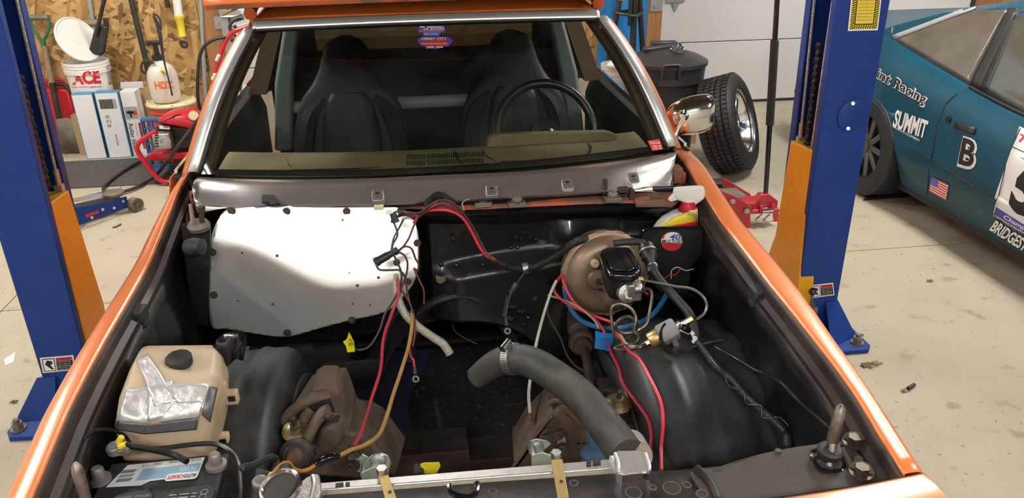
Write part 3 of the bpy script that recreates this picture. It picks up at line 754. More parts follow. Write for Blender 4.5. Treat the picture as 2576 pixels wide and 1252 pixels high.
# dash pad
dp = MB(); rows = []
for i in range(41):
    s = i/40; x = -.70+1.40*s; y0 = 2.235+.20*x*x*.9
    cl = max(0, 1-abs(x-.30)/.30)**.5 if abs(x-.30) < .30 else 0
    hump = 0
    rows.append([Vector((x, y0+.045, .935)), Vector((x, y0+.06, .944)), Vector((x, y0+.16, .948+hump*.15)), Vector((x, y0+.22, .950+hump*.9)), Vector((x, y0+.27, .948+hump)), Vector((x, y0+.31, .925+hump)), Vector((x, y0+.32, .88)), Vector((x, y0+.30, .70))])
_dash = rows; dp.loft(rows, False); dpo = obj('dash_pad', dp, M_['dash'], car, sharp=55, solid=.004, label='tan cracked dash pad behind the windshield')
dt_ = bvh(dpo)
for (u, v) in ((1046,400),(1099,398),(1146,396),(1194,394)):
    for r in range(2):
        for k in range(9):
            uu = u-22+k*5.4; vv = v-6+r*16
            a, b = hit(dt_, uu, vv-5, .001), hit(dt_, uu+1, vv+6, .001)
            if a is None or b is None: continue
            obj('vent_slot', MB().bar(a, b, .0030, .002), M_['dash_crack'], dpo)
for L in (((1022,385),(1040,378),(1052,376),(1066,384),(1060,392),(1048,390),(1050,402),(1052,424),(1046,406),(1036,396),(1030,410),(1026,402)),((1140,378),(1152,388),(1162,420),(1154,404),(1144,396)),((1213,376),(1222,390),(1240,402),(1250,408),(1228,398),(1212,384)),((1478,360),(1490,370),(1486,384),(1472,396),(1482,380),(1482,370)),((730,428),(900,424),(970,420),(900,426),(740,430)),((1260,404),(1262,410),(1400,405),(1500,398),(1400,402),(1266,407)),((716,392),(724,410),(736,424),(726,416))):
    P_ = [hit(dt_, u, v, .0025) for u, v in L]
    if None not in P_: obj('crack', MB().prism(P_, (0,0,-.001)), M_['dash_crack'], dpo)
obj('defroster_trim', MB().loft([[Vector((-.70+1.40*i/20, 2.215+.18*(-.70+1.40*i/20)**2+dy, z)) for i in range(21)] for dy, z in ((0,.945),(.03,.944),(.075,.938),(.08,.92))], False), M_['dash_crack'], car, solid=.003)
obj('instrument_hood', MB().prism([Y(u, v, 2.50) for u, v in ((1226,374),(1228,350),(1236,342),(1260,338),(1400,334),(1530,331),(1546,335),(1554,345),(1556,368),(1400,374))], (0,.07,-.012)), M_['dash'], car, bevel=.006)
# steering wheel and column
sc = Y(1372,330,2.66); ax = Vector((0,-.88,.47)).normalized()
sw = obj('steering_wheel', MB().torus(sc, ax, .176, .0165, 40, 10), M_['steering'], car)
rt = ax.cross(Vector((0,0,1))).normalized(); up = rt.cross(ax)
for a in (215, 325, 270):
    d = rt*math.cos(math.radians(a))+up*math.sin(math.radians(a))
    obj('spoke', MB().bar(sc-ax*.02+d*.03, sc+d*.172, .045, .010, ax), M_['steering'], sw, bevel=.003)
obj('hub', MB().lathe([(.001,-.02),(.055,-.02),(.05,.015),(.001,.02)], sc-ax*.02, ax, 20), M_['steering'], sw)
obj('steering_column', MB().cyl(sc-ax*.0+Vector((0,-.02,-.01)), sc+Vector((0,-.22,-.14)), .04, n=14), M_['steering'], car)
# high-back bucket seats
def seat(cx, y):
    z0 = .42
    prof = [(.36,.24),(.50,.255),(.70,.25),(.84,.235),(.93,.21),(.985,.185),(1.03,.145),(1.08,.115),(1.13,.098),(1.17,.085),(1.195,.062),(1.205,.025)]
    b = MB(); rows = []
    for z, w in prof:
        yy = y + (z-.4)*.20
        row = []
        for k in range(24):
            t = 2*math.pi*k/24; sx = math.copysign(abs(math.cos(t))**.6, math.cos(t)); sy = math.copysign(abs(math.sin(t))**.8, math.sin(t))
            wing = -.035*abs(sx)**3 if z < 1.0 else -.012*abs(sx)**3
            row.append(Vector((cx+w*sx, yy+.055*sy+wing, z)))
        rows.append(row)
    b.loft(rows); so = obj('bucket_seat', b, M_['seat'], car, sharp=70)
    c = MB(); rows = []
    for z, w in ((.5,.12),(.7,.125),(.85,.12),(.95,.10),(1.0,.07)):
        yy = y+(z-.4)*.2-.055
        rows.append([Vector((cx+w*math.copysign(abs(math.cos(2*math.pi*k/16))**.6, math.cos(2*math.pi*k/16)), yy+.02*math.sin(2*math.pi*k/16), z)) for k in range(16)])
    c.loft(rows); obj('seat_panel', c, M_['seat'], so, sharp=70)
    obj('seat_base', MB().box((cx, y-.22, .40), (.50,.50,.16)), M_['seat'], so, bevel=.05)
    for sg in (-1, 1):
        obj('bolster', MB().tube([(cx+sg*.19,y-.02,.5),(cx+sg*.20,y+.02,.72),(cx+sg*.165,y+.055,.90),(cx+sg*.10,y+.075,.98)], [.035,.045,.04,.02], 8, 4), M_['seat'], so)
seat(-.335, 3.10); seat(.345, 3.10)
# stickers on the inside of the glass
wt0 = bvh(wso)
def wpt(u, v):
    for k in range(14):
        h = hit(wt0, u-k*3, v-k*.5, .002)
        if h is not None: return h+Vector((k*.0025,0,0))
    return Y(u, v, 2.3)
def wq(u0, v0, u1, v1): return [wpt(u0, v1), wpt(u1, v1), wpt(u1, v0), wpt(u0, v0)]
def wtext(name, s, u0, v0, u1, v1, m, **k):
    a, b, c, d = wq(u0, v0, u1, v1); return text(name, s, a, b-a, d-a, m, car, th=.0015, **k)
wn = Vector((0,-.6,.8))
stk = thing('windshield_sticker', 'purple edged race event stickers at the top middle of the windshield', 'sticker', wpt(1095,95))
def wdec(poly, m, th=.0005): return decal('backing', [wpt(u, v) for u, v in poly], m, stk, wn, th)
wdec([(1054,70),(1118,68),(1122,82),(1108,84),(1106,92),(1064,92),(1062,84),(1050,82)], M_['ink_blue'])
wdec([(1052,98),(1070,94),(1128,94),(1140,104),(1134,112),(1128,118),(1108,118),(1104,124),(1072,124),(1068,117),(1060,117),(1050,106)], M_['purple'])
wdec([(1058,109),(1128,108.5),(1126,115),(1060,115)], M_['ink_red'], .001); wdec([(1078,105),(1090,102.5),(1122,102),(1124,104),(1112,107.5),(1080,108)], M_['red_wire'], .001)
for s, q, m in (('xxx xxxxxxxxx',(1056,68.5,1116,71.5),M_['ink_white']),("LIL BUCKS",(1066,72.5,1118,77),M_['ink_white']),('HOOTENANNY',(1054,77,1117,82.5),M_['ink_orange']),('BOX',(1068,84,1104,91),M_['label_blue']),('DERBY CITY',(1060,96.5,1124,103),M_['ink_yellow']),('September 24-26, 2021',(1062,110,1125,114),M_['ink_yellow']),('XXXX XXXX',(1074,118.5,1116,122.5),M_['ink_yellow'])):
    a, b, c, d = wq(*q); text('lettering', s, a, b-a, d-a, m, stk, th=.0016, bold=.02)
st2 = thing('inspection_sticker', 'small red square sticker low in the windshield corner near the mirror', 'sticker', wpt(1648,365))
decal('backing', [wpt(u, v) for u, v in ((1628,355),(1658,350),(1669,376),(1640,380))], M_['ink_red'], st2, wn)
a, b, c, d = wq(1634,356,1658,362); text('lettering', 'Good', a, b-a, d-a, M_['ink_white'], st2, th=.0016)
for k in range(3):
    a, b, c, d = wq(1640+k,366+k*4,1662+k,368+k*4); text('lettering', 'xxxxxx xxxx', a, b-a, d-a, M_['label_white'], st2, th=.0016)
# mirror
mc = Y(1735,293,2.42); mr = MB(); rows = []
for k, (f, h, dx) in enumerate(((.0,.010,-.083),(.45,.030,-.078),(.72,.047,-.062),(.92,.060,-.030),(1,.066,.010),(.98,.065,.045),(.90,.058,.066),(.72,.045,.074))):
    rows.append([mc + Vector((dx, 0, .004*k-.012)) + Vector((0, .052*f*math.cos(2*math.pi*j/24), h*math.copysign(abs(math.sin(2*math.pi*j/24))**.8, math.sin(2*math.pi*j/24)))) for j in range(24)])
mr.loft(rows); mo = obj('side_mirror', mr, M_['mirror_shell'], car, sharp=60, label='chrome bullet side mirror')
obj('mirror_stem', MB().tube([Y(1720,292,2.36), Y(1708,318,2.36), Y(1697,345,2.36)], [.010,.008,.011], 10, 4).lathe([(.001,-.012),(.018,-.010),(.018,.004),(.001,.01)], Y(1720,290,2.36), (.3,-1,.2), 14), M_['chrome'], mo)
# --- hood lying upside up on the roof, on an old yellow blanket
hd = MB(); rows = []
zl = 1.428
for k, (y, z) in enumerate(((2.585,zl-.012),(2.58,zl),(2.60,zl+.018),(2.75,zl+.03),(3.2,zl+.04),(3.8,zl+.045))):
    rows.append([Vector((x, y+.05*x*x, z+.006*math.cos(x*3)-.012*max(0,abs(x)-.6))) for x in [-.705+1.35*i/20 for i in range(21)]])
hd.loft(rows, False)
_hf = MB(); _hf.loft([[Vector((p.x*.94, p.y+.03 if k == 0 else p.y, p.z-.016)) for p in r] for k, r in enumerate(rows[1:])], False)
hood = thing('hood', 'orange hood panel lying on the car roof', 'hood', (0,2.9,zl))
obj('skin', hd, M_['orange'], hood, sharp=50, solid=.012)
obj('underside', _hf, M_['black_plastic'], hood, solid=.003)
obj('front_edge', MB().tube([Vector((x, 2.583+.05*x*x, zl-.012+.006*math.cos(x*3)-.012*max(0,abs(x)-.6))) for x in [-.70+1.36*i/12 for i in range(13)]], .007, 6, 2), M_['orange_dusty'], hood)
bl = MB(); rows = []
for k in range(9):
    y = 2.72+k*.12
    rows.append([Vector((x, y, 1.335+.084+.004*(1-(x/.72)**2)-.095*max(0,abs(x)/.66-.84)**1*2.2+.004*math.sin(x*30+k))) for x in [-.68+1.36*i/24 for i in range(25)]])
bl.loft(rows, False)
tag(obj('blanket', bl, M_['blanket_yellow'], None, solid=.006), 'yellow blanket folded over the roof under the orange hood', 'blanket')
# ================================================================== conforming patches (labels, tape) laid on a built surface
OBST = []
def over(P, r):
    """keep a run of points on this side of the sheet metal it passes"""
    out = []
    for p in P:
        d = (p-CAM); L = d.length; d = d/L
        for t in OBST:
            loc, n, i, dist = t.ray_cast(CAM, d)
            if loc is not None and dist < L+r:
                p = CAM + d*(dist-r*1.3); L = dist-r*1.3
        out.append(p)
    return out
def wire(label, m, r, pts, name='wire', cat='wire', group=None, sub=6):
    P = over(smooth(YS(pts), sub), r)
    return tag(obj(name, MB().tube(P, r, 7, 1), M_[m]), label, cat, group)
for _o in bpy.data.objects:
    if _o.type == 'MESH' and _o.name.split('.')[0] in ('wheel_housing','housing_lip','firewall','block_off_plate','inner_fender','gearbox_tunnel'): OBST.append(bvh(_o))

# ------------------------------------------------------------------ under the car
tag(obj('floor_mat', MB().prism([(-.95,1.30,.0),(.95,1.30,.0),(.95,4.2,.0),(-.95,4.2,.0)], (0,0,.006)), M_['under_mat']), 'black speckled mat on the floor under the orange car', 'mat')
nb = MB(); rows = []
for i in range(15):
    rows.append([Vector((-.62+.50*j/9+.05*math.sin(i*.9), 1.75+1.6*i/14, .0065+.012*abs(math.sin(j*1.3+i*.7)))) for j in range(10)])
nb.loft(rows, False)
tag(obj('cloth', nb, M_['navy_cloth'], None, solid=.003, off=1), 'navy blue cloth crumpled on the black mat under the car', 'cloth')
obj('crossmember', MB().prism([Y(985,1150,1.9), Y(1180,1132,1.9), Y(1182,1160,1.9), Y(1300,1150,1.9), Y(1420,1130,1.9), Y(1420,1190,1.9), Y(985,1200,1.9)], (0,.12,-.0)), M_['rust_dark'], car, bevel=.004)
for sg in (-1, 1):
    obj('frame_rail', MB().loft([[Vector((sg*(x+dx), y, z+dzz)) for dx, dzz in ((-.05,-.06),(.05,-.06),(.05,.06),(-.05,.06))] for x, y, z in ((.40,.95,.42),(.36,1.25,.38),(.33,1.6,.33),(.36,1.95,.30),(.50,2.25,.24),(.58,2.6,.20))]), M_['rust_dark'], car, bevel=.006)

# --- left spring tower
def blk(name, pts, y, dv, m, parent, bevel=.006): return obj(name, MB().prism([Y(u, v, y) for u, v in pts], dv), M_[m], parent, bevel=bevel*.6, sharp=18)
blk('upper_bracket', [(778,985),(800,972),(835,972),(855,990),(858,1040),(850,1052),(800,1045),(770,1010)], 1.52, (.0,.14,-.03), 'rust', car, .012)
blk('tower', [(712,1060),(735,1022),(770,1006),(830,998),(850,1050),(862,1085),(905,1092),(935,1110),(1000,1195),(900,1205),(760,1195),(705,1140)], 1.47, (.02,.20,-.05), 'rust', car, .014)
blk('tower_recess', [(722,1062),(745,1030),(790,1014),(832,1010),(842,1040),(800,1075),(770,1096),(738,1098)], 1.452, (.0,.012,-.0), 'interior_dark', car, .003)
obj('tower_rim', MB().tube(YS([(738,1108,1.455),(716,1080,1.455),(722,1050,1.455),(748,1024,1.455),(790,1006,1.455),(834,997,1.455)]), [.008,.012,.013,.012,.009,.005], 10, 5), M_['rust'], car)
obj('control_arm_shaft', MB().tube(YS([(826,1034,1.42),(812,1040,1.42),(790,1070,1.40),(766,1115,1.38),(758,1128,1.38)]), [.016,.015,.012,.012,.010], 12, 4), M_['rust'], car)
obj('control_arm_shaft', MB().tube(YS([(784,1030,1.45),(768,1050,1.44),(752,1075,1.43)]), [.015,.014,.012], 10, 3), M_['rust'], car)
for (u, v, y) in ((824,1046,1.40),(834,1048,1.40),(776,1125,1.36),(790,1128,1.36)):
    obj('nut', MB().cyl(Y(u, v, y), Y(u, v, y)+Vector((.012,-.012,.003)), .010, n=6), M_['bolt_dark'], car)
blk('mount_boss', [(800,1078),(845,1068),(858,1095),(852,1122),(838,1140),(800,1150),(785,1130)], 1.43, (.01,.08,-.02), 'rust', car, .02)
def shock_top(u, v, y):
    p = Y(u, v, y); o = obj('shock_mount', MB().lathe([(.001,-.006),(.030,-.006),(.031,0),(.024,.003),(.016,.008),(.001,.008)], p, (0,-.25,1), 24), M_['gold_zinc'], car)
    obj('nut', MB().cyl(p+Vector((0,-.002,.008)), p+Vector((0,-.005,.020)), .0125, n=6), M_['bolt_grey'], o)
    obj('stud', MB().cyl(p+Vector((0,-.005,.018)), p+Vector((0,-.010,.040)), .006, n=8), M_['bolt_dark'], o)
    obj('rubber', MB().lathe([(.001,-.03),(.03,-.026),(.026,-.006),(.001,-.006)], p, (0,-.25,1), 20), M_['rubber'], o)
shock_top(745,1082,1.41)
def bushing(u, v, y, R, dirv):
    p = Y(u, v, y); o = obj('bushing', MB().lathe([(.001,-.03),(R*.8,-.03),(R,-.012),(R,.0),(R*.78,.010),(R*.74,.004),(.001,.004)], p, dirv, 26), M_['rubber'], car)
    obj('sleeve', MB().lathe([(.001,0),(R*.55,0),(R*.52,.012),(R*.3,.020),(.001,.022)], p, dirv, 20), M_['rust'], o)
    obj('nut', MB().cyl(p+Vector(dirv)*.018, p+Vector(dirv)*.034, R*.28, n=6), M_['rust_orange'], o)
bushing(744,1146,1.33,.036,Vector((-.1,-.8,.45)).normalized())
# motor mount brackets (zinc) with through sleeves and bolts
def mount(label, pts_face, pts_ear1, pts_ear2, sleeve, bolts, y):
    t = thing('motor_mount', label, 'bracket', Y(*sleeve[0], y))
    obj('face_plate', MB().prism([Y(u, v, y) for u, v in pts_face], (.002,.005,-.001)), M_['zinc'], t, bevel=.002)
    obj('ear', MB().prism([Y(u, v, y-.015) for u, v in pts_ear1], (.002,.004,-.001)), M_['zinc'], t, bevel=.002)
    obj('ear', MB().prism([Y(u, v, y-.075) for u, v in pts_ear2], (.002,.004,-.001)), M_['zinc'], t, bevel=.002)
    web = MB().quad(Y(*pts_ear1[0], y-.015), Y(*pts_ear1[1], y-.015), Y(*pts_ear2[1], y-.075), Y(*pts_ear2[0], y-.075)); obj('web', web, M_['zinc'], t, solid=.004)
    a, b = Y(*sleeve[0], y-.02), Y(*sleeve[1], y-.07)
    so = obj('sleeve', MB().cyl(a, b, .011, n=16), M_['zinc'], t); obj('weld', MB().torus(a, b-a, .013, .004, 18, 6), M_['alu'], so)
    for (u, v) in bolts:
        p = Y(u, v, y-.004); bo = obj('bolt', MB().cyl(p, p+Vector((0,-.003,.0)), .017, n=18).cyl(p+Vector((0,-.003,0)), p+Vector((-.002,-.014,.004)), .012, n=6).cyl(p+Vector((-.002,-.012,.004)), p+Vector((-.003,-.026,.008)), .006, n=8), M_['bolt_dark'], t)
    return t
mount('pale zinc motor mount bracket on the left frame tower beside the brass strap', [(876,1138),(880,1128),(892,1130),(940,1160),(930,1185),(905,1188),(880,1184),(874,1170)],
      [(910,1170),(914,1158),(940,1142),(958,1139),(975,1146),(982,1162),(976,1190),(940,1190)], [(905,1192),(912,1186),(940,1174),(962,1174),(976,1184),(974,1215),(910,1215)], [(951,1158),(947,1178)], [(887,1170),(893,1134)], 1.38)
mount('pale zinc motor mount bracket on the right frame tower below the black rubber hose', [(1398,1124),(1410,1092),(1418,1088),(1427,1128),(1424,1138),(1408,1142),(1395,1152),(1370,1150)],
      [(1326,1118),(1334,1107),(1350,1103),(1376,1108),(1388,1116),(1372,1130),(1345,1150),(1330,1140)], [(1336,1150),(1345,1141),(1365,1138),(1392,1147),(1400,1152),(1372,1190),(1336,1190)], [(1350,1124),(1360,1146)], [(1403,1090),(1413,1126)], 1.42)
# --- right frame tower
blk('tower', [(1290,1180),(1330,1110),(1392,1048),(1400,1030),(1420,1020),(1450,1020),(1480,1060),(1500,1110),(1500,1170),(1400,1185)], 1.44, (.02,.20,-.05), 'rust', car, .014)
blk('tower_edge', [(1285,1185),(1380,1055),(1392,1048),(1330,1118),(1300,1182)], 1.43, (.002,.02,-.004), 'rust_orange', car, .003)
for (u, v, r) in ((1376,1074,.006),(1385,1086,.006),(1372,1092,.007),(1352,1102,.005),(1454,1115,.006),(1470,1114,.005),(1476,1163,.006),(1303,1164,.006)):
    obj('tower_hole', MB().cyl(Y(u, v, 1.435), Y(u, v, 1.437)+Vector((0,-.003,0)), r, n=12), M_['ink_black'], car)
blk('pipe_clip', [(1388,1008),(1412,1003),(1430,1012),(1438,1028),(1430,1040),(1405,1044),(1394,1034)], 1.46, (.0,.06,-.02), 'rust_dark', car, .01)
obj('steel_pipe', MB().tube(YS([(1382,1016,1.44),(1392,1009,1.44),(1420,1010,1.44),(1436,1022,1.44),(1438,1034,1.44)]), .007, 8, 5), M_['rust_orange'], car)
obj('steel_pipe', MB().tube(YS([(1422,1034,1.42),(1450,1058,1.42),(1475,1078,1.42)]), .006, 8, 4), M_['rust_orange'], car)
# upper control arm right with its shock mount and bushing
ca = MB(); ca.tube(YS([(1500,962,1.62),(1540,990,1.58),(1600,985,1.58),(1632,1000,1.52),(1640,1060,1.44),(1620,1110,1.36)]), [.02,.03,.03,.03,.03,.025], 10, 5)
obj('control_arm', ca, M_['rust_dark'], car)
blk('tower_cap', [(1500,985),(1520,975),(1580,985),(1600,1010),(1590,1040),(1560,1052),(1530,1050),(1505,1020)], 1.52, (.0,.10,-.03), 'rust_dark', car, .014)
shock_top(1555,1014,1.43)
bushing(1590,1104,1.37,.036,Vector((.55,-.75,.3)).normalized())
# blue shock absorber reaching down to the frame
sh = thing('shock_absorber', 'blue shock absorber standing behind the right end of the radiator', 'shock absorber', Y(1500,1150,1.30))
obj('body', MB().cyl(Y(1489,1040,1.36), Y(1510,1130,1.33), .022, n=18), M_['shock_blue'], sh)
obj('boot', MB().lathe([(.001,-.03),(.034,-.02),(.038,-.005),(.038,.010),(.028,.018),(.022,.022),(.001,.022)], Y(1504,1148,1.32), (-.1,.1,1), 22), M_['shock_blue'], sh)
for _o in bpy.data.objects:
    if _o.type == 'MESH' and _o.name.split('.')[0] in ('tower','upper_bracket','mount_boss','tower_cap','control_arm'): OBST.append(bvh(_o))
# --- steering shaft coming through the firewall
ss = obj('steering_shaft', MB().lathe([(.016,0),(.018,.05),(.024,.055),(.024,.09),(.030,.095),(.030,.13),(.018,.14),(.016,.16),(.001,.16)], Y(1440,785,1.98), Y(1472,890,1.72)-Y(1440,785,1.98), 18), M_['rust_dark'], car)
obj('rag_joint', MB().lathe([(.001,0),(.034,0),(.038,.012),(.034,.030),(.026,.034),(.024,.055),(.001,.055)], Y(1462,856,1.80), Y(1472,890,1.70)-Y(1462,856,1.80), 12), M_['rust_dark'], ss)
obj('lower_shaft', MB().cyl(Y(1470,880,1.74), Y(1490,985,1.52), .011, n=8), M_['rust_dark'], ss)
obj('clamp_bolt', MB().cyl(Y(1450,822,1.88), Y(1450,822,1.86), .010, n=12), M_['bolt_grey'], ss)

# ------------------------------------------------------------------ brake booster and master cylinder
bc = Y(1523,688,1.93); bax = Vector((.03,-1,.12)).normalized()
bo = thing('brake_booster', 'rusty round brake booster with a black capped master cylinder on the firewall', 'brake booster', bc)
obj('shell', MB().lathe([(.001,-.10),(.095,-.10),(.114,-.07),(.120,-.03),(.120,-.012),(.128,-.010),(.129,.0),(.122,.004),(.117,.006),(.108,.026),(.092,.036),(.070,.040),(.046,.034),(.040,.020),(.030,.018),(.001,.018)], bc, bax, 48), M_['booster'], bo)
for k in range(14):
    a = 2*math.pi*k/14; e1 = bax.orthogonal().normalized(); e2 = bax.cross(e1); d = e1*math.cos(a)+e2*math.sin(a); tdir = bax.cross(d)
    obj('crimp_tab', MB().box(bc+d*.127-bax*.004, (.028,.012,.008), Matrix((tdir, bax, d)).transposed()), M_['booster'], bo, bevel=.002)
p = bc+Vector((-.034,-.036,.048))
p = Y(1495,660,1.895); obj('check_grommet', MB().lathe([(.001,0),(.012,0),(.0125,.010),(.010,.016),(.006,.017),(.005,.012),(.001,.012)], p, bax, 20), M_['cream'], bo)
p = Y(1504,706,1.885); so = obj('stud_boss', MB().lathe([(.001,0),(.030,0),(.026,.006),(.012,.008),(.001,.008)], p+Vector((0,.006,0)), bax, 20), M_['booster'], bo); obj('nut', MB().cyl(p, p+bax*.014, .009, n=6), M_['bolt_dark'], so)
mc0, mc1 = Y(1535,716,1.88), Y(1580,738,1.72)
mcd = (mc1-mc0).normalized(); Lm = (mc1-mc0).length
obj('flange', MB().prism([Y(u, v, 1.865) for u, v in ((1520,690),(1545,695),(1562,715),(1550,735),(1530,728),(1512,708))], (0,-.010,.001)), M_['steel_dirty'], bo, bevel=.004)
mcb = obj('cylinder_body', MB().lathe([(.001,0),(.026,0),(.026,Lm*.5),(.022,Lm*.55),(.022,Lm*.85),(.025,Lm*.86),(.025,Lm),(.014,Lm+.004),(.012,Lm+.0005),(.001,Lm)], mc0, mcd, 24), M_['alu_cast'], bo)
obj('port_block', MB().box(Y(1592,728,1.73)+Vector((0,.0,.0)), (.040,.045,.050)).cyl(Y(1594,726,1.71), Y(1614,726,1.71), .013, n=8), M_['alu_cast'], mcb, bevel=.004)
obj('end_plug', MB().cyl(mc1, mc1+mcd*.010, .015, n=6), M_['alu'], mcb)
obj('fitting', MB().cyl(Y(1590,701,1.73), Y(1606,702,1.73), .007, n=6).cyl(Y(1604,702,1.73), Y(1616,703,1.73), .0085, n=6), M_['gold_zinc'], mcb)
obj('fitting', MB().cyl(Y(1607,728,1.71), Y(1620,726,1.71), .010, n=6), M_['bolt_grey'], mcb)
LID = [(1509,634),(1514,626),(1526,620),(1578,619),(1586,623),(1612,664),(1614,674),(1606,686),(1594,691),(1541,689),(1530,684),(1516,656)]
lz = .85
lid = obj('reservoir_lid', MB().prism([Z(u, v, lz) for u, v in LID], (0,0,-.022)), M_['black_gloss'], bo, bevel=.006)
cen = sum((Z(u, v, lz) for u, v in LID), Vector())/len(LID)
obj('lid_panel', MB().prism([cen.lerp(Z(u, v, lz), .78)+Vector((0,0,.001)) for u, v in LID], (0,0,.004)), M_['black_gloss'], lid, bevel=.003)
for a, b in (((1548,624),(1580,682)),((1572,624),(1600,676))):
    obj('rib', MB().cyl(Z(*a, lz+.004), Z(*b, lz+.004), .003, n=8), M_['black_gloss'], lid)
obj('reservoir', MB().prism([cen.lerp(Z(u, v, lz-.022), .94)+Vector((0,0,-.011)) for u, v in LID], (.012,.03,-.085)), M_['black_plastic'], bo, bevel=.004)
for (u, v) in ((1512,640),(1610,650),(1536,690),(1600,690)):
    obj('bail', MB().cyl(Z(u, v, lz-.004), Z(u, v, lz-.030), .005, n=8), M_['black_gloss'], lid)
# check valve and vacuum hose
cv = thing('vacuum_hose', 'black vacuum hose with a silver banded check valve running down from the booster', 'hose', Y(1632,640,1.80))
obj('elbow', MB().tube(YS([(1545,612,1.86),(1580,608,1.86),(1612,609,1.85),(1620,617,1.84)]), .010, 10, 5), M_['rubber'], cv)
obj('valve_body', MB().lathe([(.001,0),(.020,.002),(.022,.008),(.022,.020),(.024,.021),(.024,.026),(.022,.027),(.022,.044),(.014,.054),(.010,.072),(.001,.072)], Y(1624,616,1.83), Y(1641,668,1.77)-Y(1624,616,1.83), 24), M_['black_plastic'], cv)
a0 = Y(1624,616,1.83); ad = (Y(1641,668,1.77)-a0).normalized()
obj('band', MB().lathe([(.0235,.020),(.0245,.021),(.0245,.025),(.0235,.026)], a0, ad, 24), M_['galv'], cv)
obj('clamp', MB().lathe([(.013,.066),(.014,.067),(.014,.078),(.013,.079)], a0, ad, 18).box(a0+ad*.072+Vector((-.012,-.012,.0)), (.012,.008,.009)), M_['galv'], cv)
obj('hose', MB().tube(over(smooth(YS([(1641,668,1.765),(1650,690,1.74),(1675,722,1.70),(1705,755,1.64),(1735,790,1.58),(1745,820,1.55),(1748,850,1.52)]), 6), .0115), .0115, 10, 1), M_['rubber'], cv)
# ------------------------------------------------------------------ vacuum pump solenoid
vp = thing('vacuum_valve', 'grey solenoid valve with a brass end cup lying on the right wheel housing', 'valve', Y(1670,845,1.56))
v0, v1 = Y(1622,866,1.56), Y(1722,812,1.56); vd = (v1-v0).normalized()
def va(t): return v0+(v1-v0)*t
obj('brass_cup', MB().lathe([(.001,0),(.021,0),(.023,.003),(.023,.026),(.001,.026)], va(.12), vd, 24), M_['brass'], vp)
obj('fitting', MB().cyl(va(.02), va(.13), .008, n=6).cyl(va(-.05), va(.03), .0065, n=6), M_['gold_zinc'], vp)
Rv = Matrix((vd, Vector((0,-.55,.83)).cross(vd).normalized(), vd.cross(Vector((0,-.55,.83)).cross(vd).normalized()))).transposed()
obj('coil_housing', MB().box(va(.58), ((v1-v0).length*.46,.048,.046), Rv), M_['grey_paint'], vp, bevel=.008)
obj('fitting', MB().cyl(va(.80), va(.92), .012, n=6).cyl(va(.92), va(1.12), .008, n=6), M_['galv'], vp)
obj('union', MB().cyl(va(1.05), va(1.20), .0085, n=6), M_['gold_zinc'], vp)
obj('elbow', MB().tube(YS([(1712,826,1.545),(1735,835,1.53),(1748,848,1.52),(1746,860,1.52)]), .007, 8, 4), M_['white_plastic'], vp)
obj('plug', MB().tube(YS([(1710,820,1.53),(1722,824,1.52),(1734,832,1.52)]), [.006,.009,.007], 8, 4), M_['black_gloss'], vp)
obj('foot', MB().prism([Y(u, v, 1.54) for u, v in ((1690,852),(1700,850),(1710,868),(1700,874),(1694,868))], (0,.002,0)), M_['galv'], vp)
obj('lead', MB().tube(YS([(1672,813,1.53),(1664,830,1.53),(1668,862,1.52),(1690,888,1.51),(1720,898,1.51),(1742,888,1.51),(1745,862,1.52),(1735,840,1.52)]), .0024, 6, 6), M_['black_wire'], vp)
obj('lead', MB().tube(YS([(1674,813,1.53),(1660,840,1.53),(1670,876,1.52),(1700,902,1.51),(1735,898,1.51),(1748,875,1.51)]), .0024, 6, 6), M_['black_wire'], vp)

# ------------------------------------------------------------------ spray bottle in the black tray, sticker
ty = 1.93
tray = thing('sheet_metal_tray', 'black sheet metal pocket with an oval sticker beside the right fender', 'tray', Y(1690,640,ty))
obj('front_face', MB().prism([Y(u, v, ty) for u, v in ((1618,585),(1630,574),(1762,572),(1772,585),(1765,640),(1740,672),(1730,740),(1660,735),(1625,690),(1610,640))], (0,.004,0)), M_['black_plastic'], tray, bevel=.003)
obj('rim', MB().tube(YS([(1616,588,ty-.003),(1630,575,ty-.003),(1700,573,ty-.003),(1764,571,ty-.003),(1771,586,ty-.003)]), .004, 6, 3), M_['black_gloss'], tray)
bx0 = Y(1640,640,ty+.09); bx1 = Y(1750,640,ty+.09)
obj('shelf', MB().ab((bx0.x-.015, ty+.004, bx0.z-.105),(bx1.x+.01, ty+.13, bx0.z-.10)), M_['black_plastic'], tray)
stp = [Y(1690+27*math.cos(t), 607+24*math.sin(t), ty-.0015) for t in [2*math.pi*k/28 for k in range(28)]]
sk = obj('sticker', MB().prism(stp, (0,.001,0)), M_['ink_red'], tray)
obj('sticker_field', MB().prism([Y(1693+22*math.cos(t), 597+13*math.sin(t), ty-.0025) for t in [2*math.pi*k/24 for k in range(24)]], (0,.001,0)), M_['ink_white'], sk)
obj('sticker_band', MB().prism([Y(u, v, ty-.0028) for u, v in ((1664,600),(1717,604),(1716,612),(1664,610))], (0,.001,0)), M_['ink_white'], sk)
def ytext(name, s, u0, v1, u1, v0, y, m, parent, rise=0, **k):
    a = Y(u0, v1, y); b = Y(u1, v1+rise, y); c = Y(u0, v0, y); return text(name, s, a, b-a, c-a, m, parent, **k)
ytext('lettering', '40', 1684,602,1713,588, ty-.003, M_['ink_blue'], sk, shear=.3, bold=.02)
ytext('lettering', 'MULTI-SU', 1665,611,1716,602, ty-.003, M_['ink_black'], sk, shear=.2, bold=.01)
by = 1.99
sb = thing('spray_bottle', 'white yellow and red spray bottle with a white trigger standing in the black tray', 'bottle', Y(1700,660,by))
sil = [((1722,1750),520),((1716,1752),528),((1690,1753),534),((1668,1753),545),((1655,1754),556),((1646,1755),568),((1640,1757),582),((1636,1758),610),((1640,1756),650)]
rows = []
